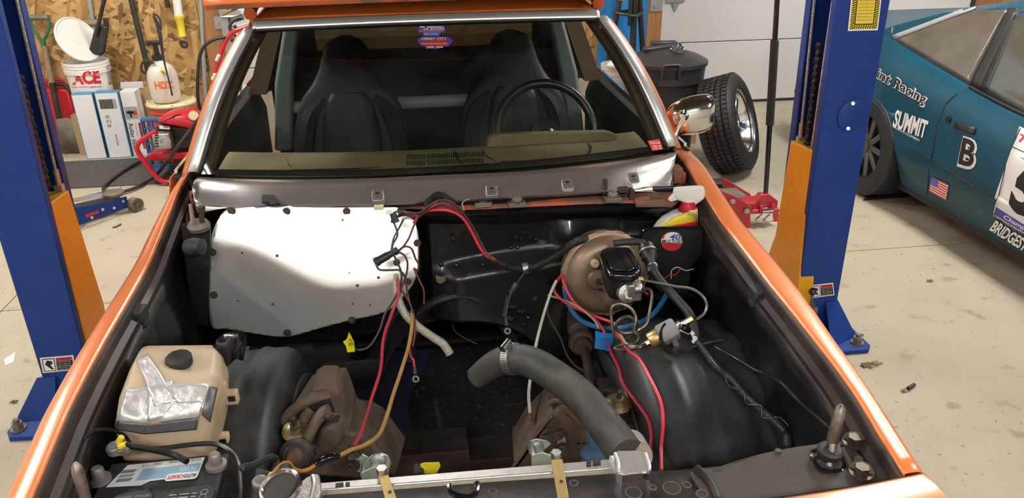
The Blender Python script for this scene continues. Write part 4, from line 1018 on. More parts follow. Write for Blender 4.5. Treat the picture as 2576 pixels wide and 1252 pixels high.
for (ul, ur), v in sil:
    a, b = Y(ul, v, by), Y(ur, v, by); c = (a+b)/2; w = (b-a).length/2
    rows.append([c+Vector((w*math.copysign(abs(math.cos(2*math.pi*k/24))**.7, math.cos(2*math.pi*k/24)), .030*math.copysign(abs(math.sin(2*math.pi*k/24))**.7, math.sin(2*math.pi*k/24)), 0)) for k in range(24)])
bb = obj('body', MB().loft(rows), M_['white_plastic'], sb, sharp=70)
bt = bvh(bb)
patch('label_yellow', bt, ((1690,549),(1750,524),(1753,562),(1662,570)), M_['ink_yellow'], sb)
patch('label_red', bt, ((1690,568),(1753,554),(1756,570),(1664,575)), M_['ink_red'], sb, off=.0022)
patch('label_purple', bt, ((1662,541),(1676,532),(1672,540),(1658,548)), M_['purple'], sb, off=.0022)
ytext('lettering', 'KILLS', 1730,536,1746,531, by-.034, M_['ink_blue'], sb); ytext('lettering', '99.9%', 1729,543,1748,537, by-.034, M_['ink_blue'], sb)
ytext('lettering', 'Y DROPT', 1653,573,1674,563, by-.034, M_['ink_yellow'], sb, rise=-14)
obj('collar', MB().lathe([(.001,-.016),(.026,-.016),(.027,-.006),(.022,.004),(.020,.014),(.001,.014)], Y(1731,516,by), (0,0,1), 22), M_['red_plastic'], sb)
sp = [((1696,1770),472),((1694,1772),480),((1694,1772),488),((1700,1770),498),((1716,1762),504),((1720,1748),512)]
rows = []
for (ul, ur), v in sp:
    a, b = Y(ul, v, by), Y(ur, v, by); c = (a+b)/2; w = (b-a).length/2
    rows.append([c+Vector((w*math.copysign(abs(math.cos(2*math.pi*k/20))**.5, math.cos(2*math.pi*k/20)), .015*math.copysign(abs(math.sin(2*math.pi*k/20))**.6, math.sin(2*math.pi*k/20)), 0)) for k in range(20)])
obj('spray_head', MB().loft(rows), M_['white_plastic'], sb, sharp=60)
obj('trigger', MB().prism([Y(u, v, by-.008) for u, v in ((1698,488),(1712,496),(1708,503),(1690,508),(1683,506),(1688,498))], (0,.016,0)), M_['white_plastic'], sb, bevel=.003)

# ------------------------------------------------------------------ radiator
RZ = .80
rd = thing('radiator', 'aluminium radiator with welded end tanks across the front of the engine bay', 'radiator', Z(1180,1200,.45))
bl_, br_ = Z(800,1213,RZ), Z(1548,1152,RZ); fl_, fr_ = Z(804,1232,RZ), Z(1550,1176,RZ)
obj('top_rail', MB().prism([bl_, br_, fr_, fl_], (0,0,-.05)), M_['alu'], rd, bevel=.003)
g0, g1, g2, g3 = [p+Vector((0,0,-.014)) for p in (fl_, fr_, Z(1550,1194,RZ-.014)+Vector((0,0,.014)), Z(800,1252,RZ-.014)+Vector((0,0,.014)))]
obj('front_ledge', MB().prism([g0, g1, g2, g3], (0,0,-.012)), M_['alu'], rd, bevel=.002)
obj('core', MB().prism([bl_+Vector((.02,-.008,-.05)), br_+Vector((-.02,-.008,-.05)), fr_+Vector((-.02,.006,-.05)), fl_+Vector((.02,.006,-.05))], (0,0,-.36)), M_['label_grey'], rd)
for a, b, c, d in (((844,1224),(864,1222),(864,1213),(844,1215)),((869,1222),(880,1221),(880,1212),(869,1213)),((1475,1172),(1487,1171),(1487,1160),(1475,1161)),((1491,1170),(1511,1168),(1511,1158),(1491,1160))):
    obj('slot', MB().prism([Z(*q, RZ+.0008) for q in (a, b, c, d)], (0,0,.0006)), M_['ink_black'], rd)
obj('end_tank', MB().prism([Z(u, v, .83) for u, v in ((1545,1137),(1552,1131),(1612,1130),(1622,1133),(1636,1176),(1634,1184),(1560,1192),(1552,1186))], (0,0,-.40)), M_['alu'], rd, bevel=.006)
obj('weld_bead', MB().tube([Z(u, v, .831) for u, v in ((1547,1140),(1556,1165),(1560,1190),(1600,1187),(1634,1182),(1624,1140))], .0035, 6, 4), M_['alu_cast'], rd)
obj('weld_bead', MB().tube([Z(u, v, RZ+.004) for u, v in ((1538,1150),(1545,1165),(1552,1182))], .005, 6, 4), M_['alu_cast'], rd)
lt = obj('end_tank', MB().prism([Z(u, v, .825) for u, v in ((742,1222),(770,1198),(796,1188),(804,1192),(808,1235),(796,1262),(760,1275),(738,1260))], (0,0,-.40)), M_['alu_cast'], rd, bevel=.006)
obj('weld_bead', MB().tube([Z(u, v, .826) for u, v in ((786,1196),(790,1215),(786,1240),(780,1262))], .004, 6, 5), M_['alu'], lt)
fc = Z(706,1226,.845)
cap = obj('filler_neck', MB().lathe([(.001,-.05),(.020,-.05),(.022,-.012),(.034,-.008),(.036,.0),(.034,.006),(.030,.008),(.028,.003),(.001,.003)], fc, (-.2,-.2,1), 30), M_['polished'], rd)
obj('overflow_pipe', MB().cyl(Z(718,1180,.83), Z(722,1205,.84), .012, n=12), M_['rubber'], rd)
# outlet and clamp for the hose
obj('outlet', MB().cyl(Y(1598,1150,1.12), Y(1582,1120,1.17), .034, n=24), M_['alu'], rd)
# brass straps holding the radiator
for lab, L, bv in (('brass coloured strap with a bolt over the left half of the radiator', ((952,1200),(978,1198),(1004,1275),(974,1275)), (962,1194)), ('brass coloured strap with a bolt over the right half of the radiator', ((1386,1160),(1415,1158),(1432,1262),(1404,1262)), (1399,1154))):
    st = thing('strap', lab, 'strap', Z(*L[0], RZ), 'brass radiator straps')
    obj('band', MB().prism([Z(u, v, RZ+.004) for u, v in L], (0,0,.004)), M_['brass_strap'], st, bevel=.001)
    q = (Vector((*L[0],0))+Vector((*L[1],0)))/2; mid = ((L[0][0]+L[2][0])/2+3, (L[0][1]+L[2][1])/2)
    obj('hole', MB().cyl(Z(*mid, RZ+.0082), Z(*mid, RZ+.009), .0032, n=12), M_['ink_black'], st)
    p = Z(*bv, RZ-.002); obj('bolt', MB().cyl(p, p+Vector((0,0,.016)), .0095, n=6), M_['alu'], st)
# upper radiator hose
rh = thing('radiator_hose', 'thick black rubber radiator hose with a steel worm clamp curving over the bay', 'hose', Y(1580,1140,1.14))
HP = [(1198,950,1.52),(1240,918,1.50),(1290,902,1.47),(1345,915,1.43),(1410,955,1.38),(1465,1000,1.31),(1510,1055,1.24),(1548,1105,1.18),(1580,1148,1.12)]
obj('hose', MB().tube(YS(HP), [.026,.031,.0345,.0355,.0355,.0355,.036,.0365,.037], 26, 8), M_['hose_rubber'], rh)
e0 = Y(1198,950,1.52); ed = (e0-Y(1225,930,1.51)).normalized()
obj('hose_end', MB().lathe([(.026,-.006),(.027,.001),(.022,.002),(.021,-.004),(.001,-.004)], e0, ed, 26), M_['rubber'], rh)
cp = Y(1291,902,1.47); cdv = (Y(1330,911,1.44)-Y(1260,910,1.49)).normalized()
cl = obj('worm_clamp', MB().lathe([(.0350,-.009),(.0366,-.009),(.0368,.0),(.0366,.009),(.0350,.009)], cp, cdv, 40), M_['alu'], rh)
cu_ = Vector((0,-.3,.95)); cu_ = (cu_-cdv*cu_.dot(cdv)).normalized()
for k in range(16):
    a = math.radians(-10+8*k); d = (cu_*math.cos(a)+cdv.cross(cu_)*math.sin(a)) ; sd = cdv.cross(d)
    obj('band_slot', MB().box(cp+d*.0369, (.0012,.0115,.0008), Matrix((sd, cdv, d)).transposed()), M_['ink_black'], cl)
obj('screw', MB().cyl(cp+cu_*.041+cdv.cross(cu_)*-.014, cp+cu_*.043+cdv.cross(cu_)*.016, .008, n=12).box(cp+cu_*.038, (.022,.020,.010), Matrix((cdv, cdv.cross(cu_), cu_)).transposed()), M_['polished'], cl)
# ------------------------------------------------------------------ radiator core support and header panel
SZ = .815
sup = MB(); F_ = [(600,1262),(800,1248),(1000,1232),(1250,1212),(1550,1192),(1640,1186),(1700,1184),(1750,1178),(1800,1174)]
back = [Z(u, v, SZ-.02) for u, v in F_]
sup.loft([back, [p+Vector((.0,-.012,.012)) for p in back], [Vector((p.x*1.02, p.y-.10, SZ-.008)) for p in back], [Vector((p.x*1.03, p.y-.13, SZ-.05)) for p in back]], False)
supo = obj('radiator_support', sup, M_['support_black'], car, sharp=50, solid=.003)
wing = [(1735,1188),(1749,1178),(1800,1174),(1855,1156),(1910,1140),(1987,1124),(2064,1113),(2131,1107),(2170,1118),(2262,1200),(2160,1222),(2000,1246),(1850,1266),(1780,1262)]
obj('support_wing', MB().prism([Z(u, v, SZ+.060*max(0,(u-1800)/450)) for u, v in wing], (0,0,-.010)), M_['support_rusty'], car, bevel=.003)
obj('support_step', MB().tube([Z(u, v, SZ+.004) for u, v in ((1752,1178),(1770,1196),(1790,1222),(1805,1258))], .008, 8, 4), M_['support_black'], car)
for (u, v, r, k) in ((1628,1200,.007,0),(1574,1234,.008,0),(1642,1227,.005,1),(1690,1228,.013,2),(1728,1220,.006,1),(1806,1184,.008,0),(1911,1198,.003,0),(1958,1133,.006,0),(2118,1120,.006,0),(1444,1216,.006,1),(1240,1236,.006,1),(1594,1240,.012,2),(1765,1243,.008,2)):
    p = Z(u, v, SZ+(.008 if u < 1800 else .002+.060*(u-1800)/450)); m = MB()
    if k == 2: m.prism(rrect(p+Vector((-r,-r*.8,0)), (2*r,0,0), (0,1.6*r,0), r*.25), (0,0,.001))
    else: m.cyl(p, p+Vector((0,0,.001)), r, n=14)
    h = obj('support_hole', m, M_['ink_black'], supo)
    if k: obj('hole_rim', MB().torus(p+Vector((0,0,.001)), (0,0,1), r*1.1, .0015, 18, 6), M_['rust'], h)
cresc = [Z(u, v, SZ+.008) for u, v in ((1130,1220),(1134,1236),(1150,1246),(1180,1250),(1196,1240),(1202,1222),(1200,1214))]
obj('support_bead', MB().tube(cresc, .005, 8, 5), M_['black_gloss'], supo)
# rubber bumper on its stud, bolts, latch pocket on the right wing
lp = Z(2082,1156,.856)
obj('bumper_seat', MB().tube([Z(u, v, .856) for u, v in ((2042,1140),(2052,1133),(2095,1134),(2110,1145),(2124,1165),(2120,1180),(2108,1185),(2070,1182),(2056,1172),(2044,1152))], .004, 8, 4, closed=True), M_['black_gloss'], car)
obj('bumper_stud', MB().cyl(Z(2086,1172,.855), Y(2100,1090,lp.y+.01), .007, n=10).lathe([(.007,0),(.010,.006),(.010,.055),(.008,.066),(.003,.072),(.001,.072)], Y(2092,1118,lp.y+.005), Y(2108,1052,lp.y+.015)-Y(2092,1118,lp.y+.005), 14), M_['bolt_grey'], car)
obj('hood_bumper', MB().lathe([(.001,-.008),(.018,-.008),(.021,-.003),(.021,.006),(.017,.010),(.001,.010)], Y(2087,1137,lp.y+.002), (.1,-.1,1), 20), M_['rubber'], car)
for (u, v) in ((2148,1114),(2166,1190)):
    bolt(car, Z(u, v, .869), (0,0,1), .0115, .014, M_['bolt_dark'])
    obj('washer', MB().cyl(Z(u, v, .864), Z(u, v, .868), .020, n=18), M_['rust'], car)
obj('wing_rib', MB().tube([Z(u, v, .862) for u, v in ((2122,1130),(2128,1150),(2140,1172),(2150,1196))], .006, 8, 4), M_['support_rusty'], car)
obj('wing_hole', MB().cyl(Z(2160,1156,.866), Z(2160,1156,.867), .007, n=14), M_['ink_black'], car)
# left side support wing, mostly dark behind the battery
obj('support_wing', MB().prism([(-.66,.88,.82),(-.64,1.0,.82),(-.36,1.0,.80),(-.34,.86,.80)], (0,0,-.006)), M_['support_black'], car, bevel=.003)
obj('bumper_stud', MB().lathe([(.008,-.05),(.008,.0),(.009,.03),(.007,.040),(.003,.046),(.001,.046)], Y(208,1230,.98), (-.05,.15,1), 14), M_['bolt_grey'], car)
# orange header panel across the nose
hp = MB(); rows = []
HE = [(-.70,.850),(-.60,.842),(-.40,.830),(-.2,.822),(0,.818),(.2,.818),(.37,.815),(.52,.822),(.62,.832),(.668,.838)]
sm = smooth([Vector((x, y, 0)) for x, y in HE], 4)
sm += [Vector((.6755,.839,-.010)), Vector((.6835,.840,-.030)), Vector((.7065,.841,-.13)), Vector((.7215,.841,-.25))]
for dy, dz in ((.0,.0),(-.004,.001),(-.05,.002),(-.11,-.006),(-.16,-.03),(-.19,-.10),(-.20,-.25)):
    rows.append([Vector((p.x+(dy*.10 if p.x > .67 else 0), p.y+dy, .913+dz+p.z-.004*(p.x*p.x))) for p in sm])
hp.loft(rows, False); obj('header_panel', hp, M_['orange'], car, sharp=60, solid=.003)

# ------------------------------------------------------------------ battery
BZ = .78
b0, b1 = Z(276,1163,BZ), Z(578,1137,BZ); bx = (b1-b0); bw = bx.length; bx.normalize(); byv = Vector((bx.y,-bx.x,0)); 
bd = .165
def BP(s, t, z=0): return b0+bx*(bw*s)+byv*(bd*t)+Vector((0,0,z))
bat = thing('battery', 'black car battery with a white and blue label in the left front of the bay', 'battery', BP(.5,.5,-.20))
obj('case', MB().prism([BP(0,0), BP(1,0), BP(1,1), BP(0,1)], (0,0,-.19)), M_['battery'], bat, bevel=.006)
lab = obj('label', MB().prism([BP(.08,.42,.0008), BP(.17,.08,.0008), BP(.80,.06,.0008), BP(.80,.36,.0008), BP(.42,.38,.0008), BP(.36,.44,.0008)], (0,0,.0006)), M_['label_white'], bat)
obj('label_band', MB().prism([BP(.30,.36,.0018), BP(.32,.18,.0018), BP(.79,.16,.0018), BP(.79,.34,.0018)], (0,0,.0004)), M_['label_blue'], lab)
obj('label_oval', MB().prism(rrect(BP(.54,.42,.0024), bx*(bw*.26), -byv*(bd*.12), .006), (0,0,.0004)), M_['label_white'], lab)
for k in range(3):
    obj('code_bars', MB().prism([BP(.15,.17+.07*k,.002), BP(.27,.17+.07*k,.002), BP(.25,.22+.07*k,.002), BP(.135,.22+.07*k,.002)], (0,0,.0003)), M_['label_grey' if k % 2 == 0 else 'ink_grey'], lab)
def btext(s, p, w, h, m, **k): return text('lettering', s, p, -bx*w, byv*h, m, lab, th=.0004, **k)
btext('AUTO', BP(.79,.335,.003), bw*.10, .010, M_['ink_black'], bold=.02); btext('CRAFT', BP(.685,.335,.003), bw*.13, .010, M_['ink_red'], bold=.02)
btext('SILVER', BP(.77,.21,.003), bw*.14, .011, M_['ink_white']); btext('34/78-4', BP(.78,.085,.003), bw*.11, .006, M_['ink_black'])
btext('600', BP(.58,.09,.003), bw*.06, .006, M_['ink_black']); btext('1000', BP(.46,.10,.003), bw*.07, .006, M_['ink_black']); btext('115', BP(.35,.11,.003), bw*.05, .006, M_['ink_black'])
for (u, v) in ((252,1208),(545,1172)):
    p = Z(u, v, BZ)
    obj('terminal', MB().lathe([(.001,0),(.020,0),(.019,.006),(.012,.008),(.0105,.026),(.008,.029),(.001,.029)], p, (0,0,1), 20), M_['lead'], bat)
for (s0, s1, tt) in ((.18,.52,'DANGER / POISON'),(.60,1.0,'')):
    q = [BP(s0+.04,.60), BP(s1-.06,.56), BP(s1,.66), BP(s1,1.02), BP(s0,1.05), BP(s0,.70)]
    co_ = obj('vent_cover', MB().prism([x+Vector((0,0,.0)) for x in q], (0,0,.010)), M_['battery'], bat, bevel=.003)
    if tt: text('lettering', tt, BP(s0+.05,.70,.0104), bx*(bw*.26), -byv*(.007), M_['ink_grey'], co_)
    else:
        for k in range(5): text('lettering', 'XXXX XXXXX XXX', BP(s0+.05,.72+k*.05,.0104), bx*(bw*.22), -byv*(.004), M_['ink_grey'], co_)
        for k in range(4): obj('symbol', MB().torus(BP(s0+.32,.70+k*.07,.0106), (0,0,1), .006, .0007, 14, 4), M_['ink_grey'], co_)
obj('plus_mark', MB().box(BP(.87,.13,.002), (.022,.003,.003)).box(BP(.87,.13,.002), (.003,.022,.003)), M_['battery'], bat)
# battery cable ends
def clampend(lab, u, v, y, wires):
    t = thing('cable_clamp', lab, 'clamp', Y(u, v, y))
    p = Y(u, v, y)
    obj('clamp_body', MB().lathe([(.001,-.008),(.014,-.008),(.014,.006),(.010,.010),(.001,.010)], p, (0,-.2,1), 14).box(p+Vector((.014,-.004,-.004)), (.024,.014,.012)), M_['lead'], t, bevel=.002)
    obj('clamp_bolt', MB().cyl(p+Vector((.020,-.012,-.004)), p+Vector((.026,.010,-.004)), .006, n=6), M_['galv'], t)
    return t
clampend('grey lead cable clamp with yellow terminals behind the battery', 288,1128,1.20, None)
clampend('grey lead cable clamp beside the chrome radiator filler', 655,1215,1.06, None)
def term(lab, a, b, y, grp='yellow crimp terminals'):
    p, q = Y(*a, y), Y(*b, y); t = tag(obj('crimp_terminal', MB().cyl(p, q, .0062, .0052, n=10), M_['yellow_term']), lab, 'terminal', grp); return t
term('yellow crimp terminal at the left fender flange', (194,1108), (214,1102), 1.215)
term('yellow crimp terminal pointing up behind the battery', (298,1112), (306,1098), 1.20)
term('yellow crimp terminal lying to the right behind the battery', (300,1123), (318,1116), 1.19)
term('yellow crimp terminal beside the chrome radiator filler', (672,1212), (684,1192), 1.06)
wire('black wire arching from the left fender to behind the battery', 'black_wire', .0032, [(212,1102,1.215),(238,1084,1.23),(270,1080,1.24),(305,1090,1.23),(322,1105,1.22),(330,1130,1.20)])
wire('long black cable crossing in front of the tan reservoir', 'black_wire', .0045, [(316,1117,1.19),(350,1125,1.19),(400,1128,1.20),(480,1118,1.22),(540,1116,1.22),(580,1135,1.20),(600,1165,1.16),(606,1220,1.10),(606,1262,1.06)], 'cable', 'cable')
wire('thick black cable going down behind the battery', 'black_wire', .006, [(330,1122,1.19),(390,1132,1.18),(440,1145,1.17),(470,1160,1.15)], 'cable', 'cable')
wire('black cable looping right of the battery towards the frame', 'rubber', .007, [(608,1176,1.14),(640,1168,1.18),(672,1152,1.24),(690,1150,1.28),(696,1165,1.28),(690,1185,1.25)], 'cable', 'cable')
wire('black cable low beside the chrome radiator filler', 'rubber', .010, [(640,1192,1.14),(665,1196,1.14),(700,1205,1.10)], 'cable', 'cable')
# folded bracket low on the left inner fender
obj('side_bracket', MB().prism([Y(u, v, 1.95) for u, v in ((384,792),(398,762),(430,756),(462,764),(456,790),(440,812),(402,812))], (0,.012,-.002)), M_['steel_dirty'], car, bevel=.004)
obj('side_bracket', MB().prism([Y(u, v, 1.94) for u, v in ((448,756),(456,752),(440,786),(432,786))], (0,.01,0)), M_['galv'], car, bevel=.001)
# ------------------------------------------------------------------ tan coolant reservoir
rs = thing('coolant_reservoir', 'tan plastic coolant reservoir patched with silver duct tape behind the battery', 'reservoir', Y(440,1090,1.36))
SEC = [(1.50,[(356,873),(372,868),(535,866),(548,878),(573,925),(570,990),(552,1100),(380,1110),(352,960),(348,890)]),
       (1.45,[(350,882),(372,878),(545,880),(560,896),(576,940),(574,1010),(550,1120),(360,1130),(338,970),(342,900)]),
       (1.37,[(338,908),(376,912),(535,940),(556,944),(572,968),(572,1030),(548,1140),(340,1140),(314,1000),(326,930)]),
       (1.29,[(310,985),(350,978),(500,962),(536,966),(552,990),(556,1050),(530,1150),(320,1150),(292,1050),(300,1000)]),
       (1.255,[(302,1030),(345,1040),(480,1022),(524,1010),(540,1022),(542,1060),(516,1160),(310,1160),(288,1075),(294,1045)]),
       (1.245,[(315,1050),(350,1055),(480,1040),(515,1030),(525,1040),(526,1070),(500,1155),(330,1155),(305,1085),(306,1060)])]
rows = [[Y(u, v, y) for u, v in L] for y, L in SEC]
rb = obj('tank', MB().loft(rows), M_['tan_plastic'], rs, bevel=.012, sharp=75)
rb.modifiers['bevel'].segments = 4; rb.modifiers['bevel'].angle_limit = math.radians(22)
dg = bpy.context.evaluated_depsgraph_get(); dg.update(); ev = rb.evaluated_get(dg); me_ = ev.to_mesh()
rt_ = BVHTree.FromPolygons([v.co.copy() for v in me_.vertices], [tuple(p.vertices) for p in me_.polygons]); ev.to_mesh_clear()
patch('tape', rt_, ((345,905),(372,892),(446,1010),(390,1024)), M_['duct_tape'], rs, 8, 16, .0030, .0012)
patch('tape', rt_, ((318,978),(375,976),(378,1066),(296,1060)), M_['duct_tape'], rs, 10, 12, .0020, .0014)
patch('tape', rt_, ((376,976),(432,955),(450,1040),(372,1058)), M_['duct_tape'], rs, 10, 12, .0026, .0014)
patch('tape', rt_, ((424,965),(527,968),(514,1028),(445,1012)), M_['duct_tape'], rs, 12, 10, .0022, .0008)
patch('tape', rt_, ((440,1012),(512,1010),(500,1048),(400,1060)), M_['duct_tape'], rs, 12, 8, .0034, .0014)
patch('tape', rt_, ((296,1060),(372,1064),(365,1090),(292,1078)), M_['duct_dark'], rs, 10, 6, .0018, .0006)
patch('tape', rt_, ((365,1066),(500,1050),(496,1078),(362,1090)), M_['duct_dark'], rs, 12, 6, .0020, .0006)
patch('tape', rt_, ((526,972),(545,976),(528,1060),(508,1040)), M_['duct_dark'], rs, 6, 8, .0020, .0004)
ch = hit(rt_, 452, 912, 0); 
cpo = obj('cap', MB().lathe([(.001,-.004),(.025,-.004),(.026,.0),(.026,.014),(.024,.016),(.001,.0165)], ch, (.02,-.12,1), 12), M_['rubber'], rs, bevel=.001)
for k, s_ in enumerate(('ENGINE','COOLANT','ONLY')):
    text('lettering', s_, ch+Vector((-.016+.002*k,.008-.009*k,.0180)), Vector((.032,0,.0)), Vector((0,.007,.001)), M_['black_sheet'], cpo)
for (u, v) in ((578,998),(556,1105)):
    p = Y(u, v, 1.36); obj('mounting_lug', MB().box(p, (.035,.02,.030)).box(p+Vector((-.012,.0,.02)), (.02,.02,.03)), M_['tan_plastic'], rs, bevel=.004)
    obj('lug_hole', MB().box(p+Vector((.006,-.0105,.002)), (.014,.001,.012)), M_['ink_black'], rs)
bh = MB(); rows = []
for k, (u, v, r) in enumerate(((575,905,.030),(572,880,.034),(578,858,.030),(590,846,.026),(603,842,.012))):
    c = Y(u, v, 1.48); rows.append([c+Vector((r*math.cos(2*math.pi*j/14)*(1+.25*math.sin(j*2.1+k)), r*.6*math.sin(2*math.pi*j/14), .010*math.sin(j*1.7+k))) for j in range(14)])
obj('taped_outlet', bh.loft(rows), M_['black_gloss'], rs, sharp=35)

# ------------------------------------------------------------------ loose wiring
hb_ = thing('wire_harness', 'bundle of brown and red wires arching over the cowl into black ribbed conduit', 'wire harness', Y(1100,530,2.0))
base = [(1000,542,2.02),(1020,536,2.0),(1050,540,1.98),(1078,522,1.95),(1110,508,1.94),(1150,524,1.95),(1180,565,1.97),(1205,610,1.97),(1222,640,1.96),(1245,652,1.95)]
for k in range(7):
    du, dv = random.uniform(-5,5), random.uniform(-3,12)-k*.6
    m = ('maroon_wire','brown_wire','brown_wire','maroon_wire','red_wire','brown_wire','grey_wire')[k]
    L = [(u+du*(1-.6*i/9)+random.uniform(-2,2), v+dv*(.4+.6*math.sin(math.pi*i/9)), y-.004*k) for i, (u, v, y) in enumerate(base)]
    obj('wire', MB().tube(YS(L), .0026, 6, 6), M_[m], hb_)
obj('wire', MB().tube(YS([(1040,560,1.97),(1060,538,1.96),(1085,529,1.94),(1130,530,1.92),(1165,550,1.93),(1190,590,1.94),(1212,630,1.94),(1245,655,1.94)]), .0036, 7, 6), M_['bright_red_wire'], hb_)
def ribbed(name, pts, r, m, parent, pitch=.0045):
    P = over(smooth(YS(pts), 10), r); tot = sum((P[i+1]-P[i]).length for i in range(len(P)-1)); n = int(tot/pitch)*2
    # resample by length
    out = []; acc = 0; i = 0; step = tot/n; tgt = 0
    for k in range(n+1):
        tgt = k*step
        while i < len(P)-2 and acc+(P[i+1]-P[i]).length < tgt: acc += (P[i+1]-P[i]).length; i += 1
        d = (P[i+1]-P[i]).length; out.append(P[i].lerp(P[i+1], (tgt-acc)/d if d else 0))
    return obj(name, MB().tube(out, [r if k % 2 else r*.86 for k in range(len(out))], 12, 1), m, parent, sharp=60)
ribbed('conduit', [(1242,650,1.95),(1275,668,1.95),(1312,676,1.94),(1350,668,1.93),(1400,640,1.93),(1440,612,1.93),(1480,598,1.95)], .0125, M_['black_plastic'], hb_)
ribbed('conduit', [(1478,598,2.0),(1520,586,2.0),(1560,590,2.0),(1590,602,2.0)], .006, M_['black_plastic'], hb_)
obj('conduit_clip', MB().lathe([(.015,-.008),(.016,-.008),(.016,.008),(.015,.008)], Y(1322,674,1.94), (1,0,.2), 16), M_['galv'], hb_)
wire('thin tan wire curling up from the cowl strip', 'cream_wire', .0016, [(1168,530,1.96),(1163,512,1.98),(1172,503,2.0),(1182,502,2.0)])
# inline fuse holder group hanging over the plate
wire('grey wire twisting down from the harness over the aluminium plate', 'grey_wire', .0028, [(985,560,1.95),(990,536,1.96),(1010,532,1.97),(1030,538,1.97)])
wire('dark wire hanging from the splice to the fuse holder', 'grey_wire', .0028, [(992,562,1.94),(1000,590,1.93),(988,615,1.93),(985,640,1.92),(992,632,1.92)])
wire('dark wire crossing behind the splice over the plate', 'grey_wire', .0026, [(1015,552,1.95),(1003,575,1.95),(990,600,1.94),(984,630,1.93)])
tag(obj('splice_sleeve', MB().cyl(Y(988,536,1.95), Y(997,560,1.94), .0095, n=12), M_['rubber']), 'dark rubber splice sleeve on a wire at the plate top', 'sleeve')
fh = thing('fuse_holder', 'black inline fuse holder hanging in front of the aluminium plate', 'fuse holder', Y(970,650,1.90))
obj('barrel', MB().lathe([(.001,0),(.013,0),(.0125,.010),(.011,.012),(.011,.040),(.0095,.042),(.009,.058),(.011,.060),(.010,.070),(.001,.070)], Y(944,660,1.90), Y(998,630,1.90)-Y(944,660,1.90), 16), M_['black_plastic'], fh)
wire('red brown wire running from the fuse holder over the plate edge', 'maroon_wire', .0028, [(998,632,1.90),(1015,640,1.90),(1025,660,1.90),(1022,690,1.90),(1010,725,1.88),(1000,760,1.86)])
wire('brown wire from the harness curving down beside the plate', 'maroon_wire', .0028, [(1052,545,1.96),(1040,570,1.95),(1028,600,1.94),(1010,625,1.92),(998,632,1.90)])
wire('brown wire looping right of the plate bolt', 'maroon_wire', .0028, [(1000,632,1.90),(1018,620,1.92),(1035,625,1.92),(1045,650,1.93),(1053,664,1.93),(1050,680,1.93),(1042,676,1.93),(1055,705,1.92),(1066,730,1.91),(1066,765,1.90)])
wire('dark wire sweeping from the fuse holder down over the plate', 'grey_wire', .003, [(946,664,1.89),(955,678,1.88),(985,679,1.88),(1005,680,1.88),(1020,700,1.88),(1024,730,1.87),(1030,760,1.85),(1040,785,1.82)])
wire('long grey wire ending in the yellow tag below the plate', 'grey_wire', .003, [(990,640,1.89),(1008,680,1.88),(1008,715,1.87),(990,755,1.85),(968,790,1.82),(955,830,1.80),(930,870,1.78),(905,880,1.77),(892,876,1.76)])
wire('long dusty red wire hanging from the firewall to the left frame tower', 'red_wire', .0042, [(1000,700,1.87),(1003,740,1.85),(985,790,1.82),(965,850,1.76),(957,930,1.68),(935,1000,1.58),(920,1050,1.50),(905,1095,1.42),(885,1128,1.37)])
wire('gold coloured cable hanging from the firewall to the left frame tower', 'gold_wire', .0050, [(1037,780,1.84),(1036,820,1.80),(1028,870,1.76),(1010,930,1.68),(990,990,1.60),(975,1040,1.52),(955,1090,1.44),(920,1118,1.38),(885,1130,1.36),(855,1145,1.34)], 'cable', 'cable')
tag(obj('tape_wrap', MB().tube(YS([(852,1146,1.335),(830,1150,1.33),(810,1158,1.325),(792,1170,1.32)]), [.007,.009,.008,.006], 10, 4), M_['black_gloss']), 'black electrical tape wrap joining the orange wires at the left frame tower', 'tape')
wire('orange wire from the tape wrap looping to the radiator filler', 'orange_wire', .0042, [(792,1170,1.32),(775,1180,1.29),(755,1184,1.27),(738,1178,1.25),(728,1165,1.24),(715,1164,1.22),(700,1176,1.16),(685,1194,1.08)])
wire('dark brown wire pair hanging in front of the gold cable', 'maroon_wire', .003, [(1010,730,1.87),(1030,760,1.85),(1042,800,1.82),(1043,840,1.79),(1038,870,1.77)])
hz = thing('braided_hose', 'clear braided hose with an open end hanging in front of the tunnel', 'hose', Y(1000,720,1.88))
obj('hose', MB().tube(YS([(997,690,1.90),(996,720,1.88),(1003,755,1.86),(1020,790,1.84),(1050,820,1.82),(1085,845,1.81),(1115,865,1.80),(1132,890,1.79)]), [.0065,.009,.011,.0115,.0115,.0115,.0115,.0115], 14, 7), M_['braided'], hz)
he = Y(1132,890,1.79); hed = (he-Y(1120,871,1.80)).normalized(); obj('end_bore', MB().cyl(he, he+hed*.001, .0078, n=14), M_['steel_dirty'], hz)
def ringterm(lab, m, pts, u, v, y, r=.010):
    t = thing('ring_terminal', lab, 'terminal', Y(u, v, y)); obj('lead', MB().tube(YS(pts), .0032, 7, 5), M_[m], t)
    a = Y(*pts[-1][:2], pts[-1][2]); c = Y(u, v, y); obj('sleeve', MB().cyl(a, a.lerp(c, .6), .0052, n=8), M_['black_plastic'], t)
    obj('ring', MB().torus(c, (c-CAM).normalized()+Vector((.2,0,.3)), r*.75, r*.28, 18, 6), M_['alu'], t)
ringterm('ring terminal on a short red lead hanging over the mat', 'red_wire', [(1030,870,1.78),(1033,895,1.77),(1040,905,1.76),(1042,922,1.75)], 1046,953,1.73)
ringterm('ring terminal on a black lead hanging in front of the firewall', 'black_wire', [(1345,664,1.94),(1320,685,1.92),(1300,712,1.90),(1288,730,1.88),(1276,770,1.86),(1272,800,1.84)], 1277,832,1.82)
tag(obj('inline_connector', MB().cyl(Y(1300,712,1.895), Y(1285,738,1.885), .010, n=10).cyl(Y(1278,742,1.885), Y(1268,795,1.865), .007, n=10), M_['black_plastic']), 'black inline connector on the ring terminal lead by the firewall', 'connector')
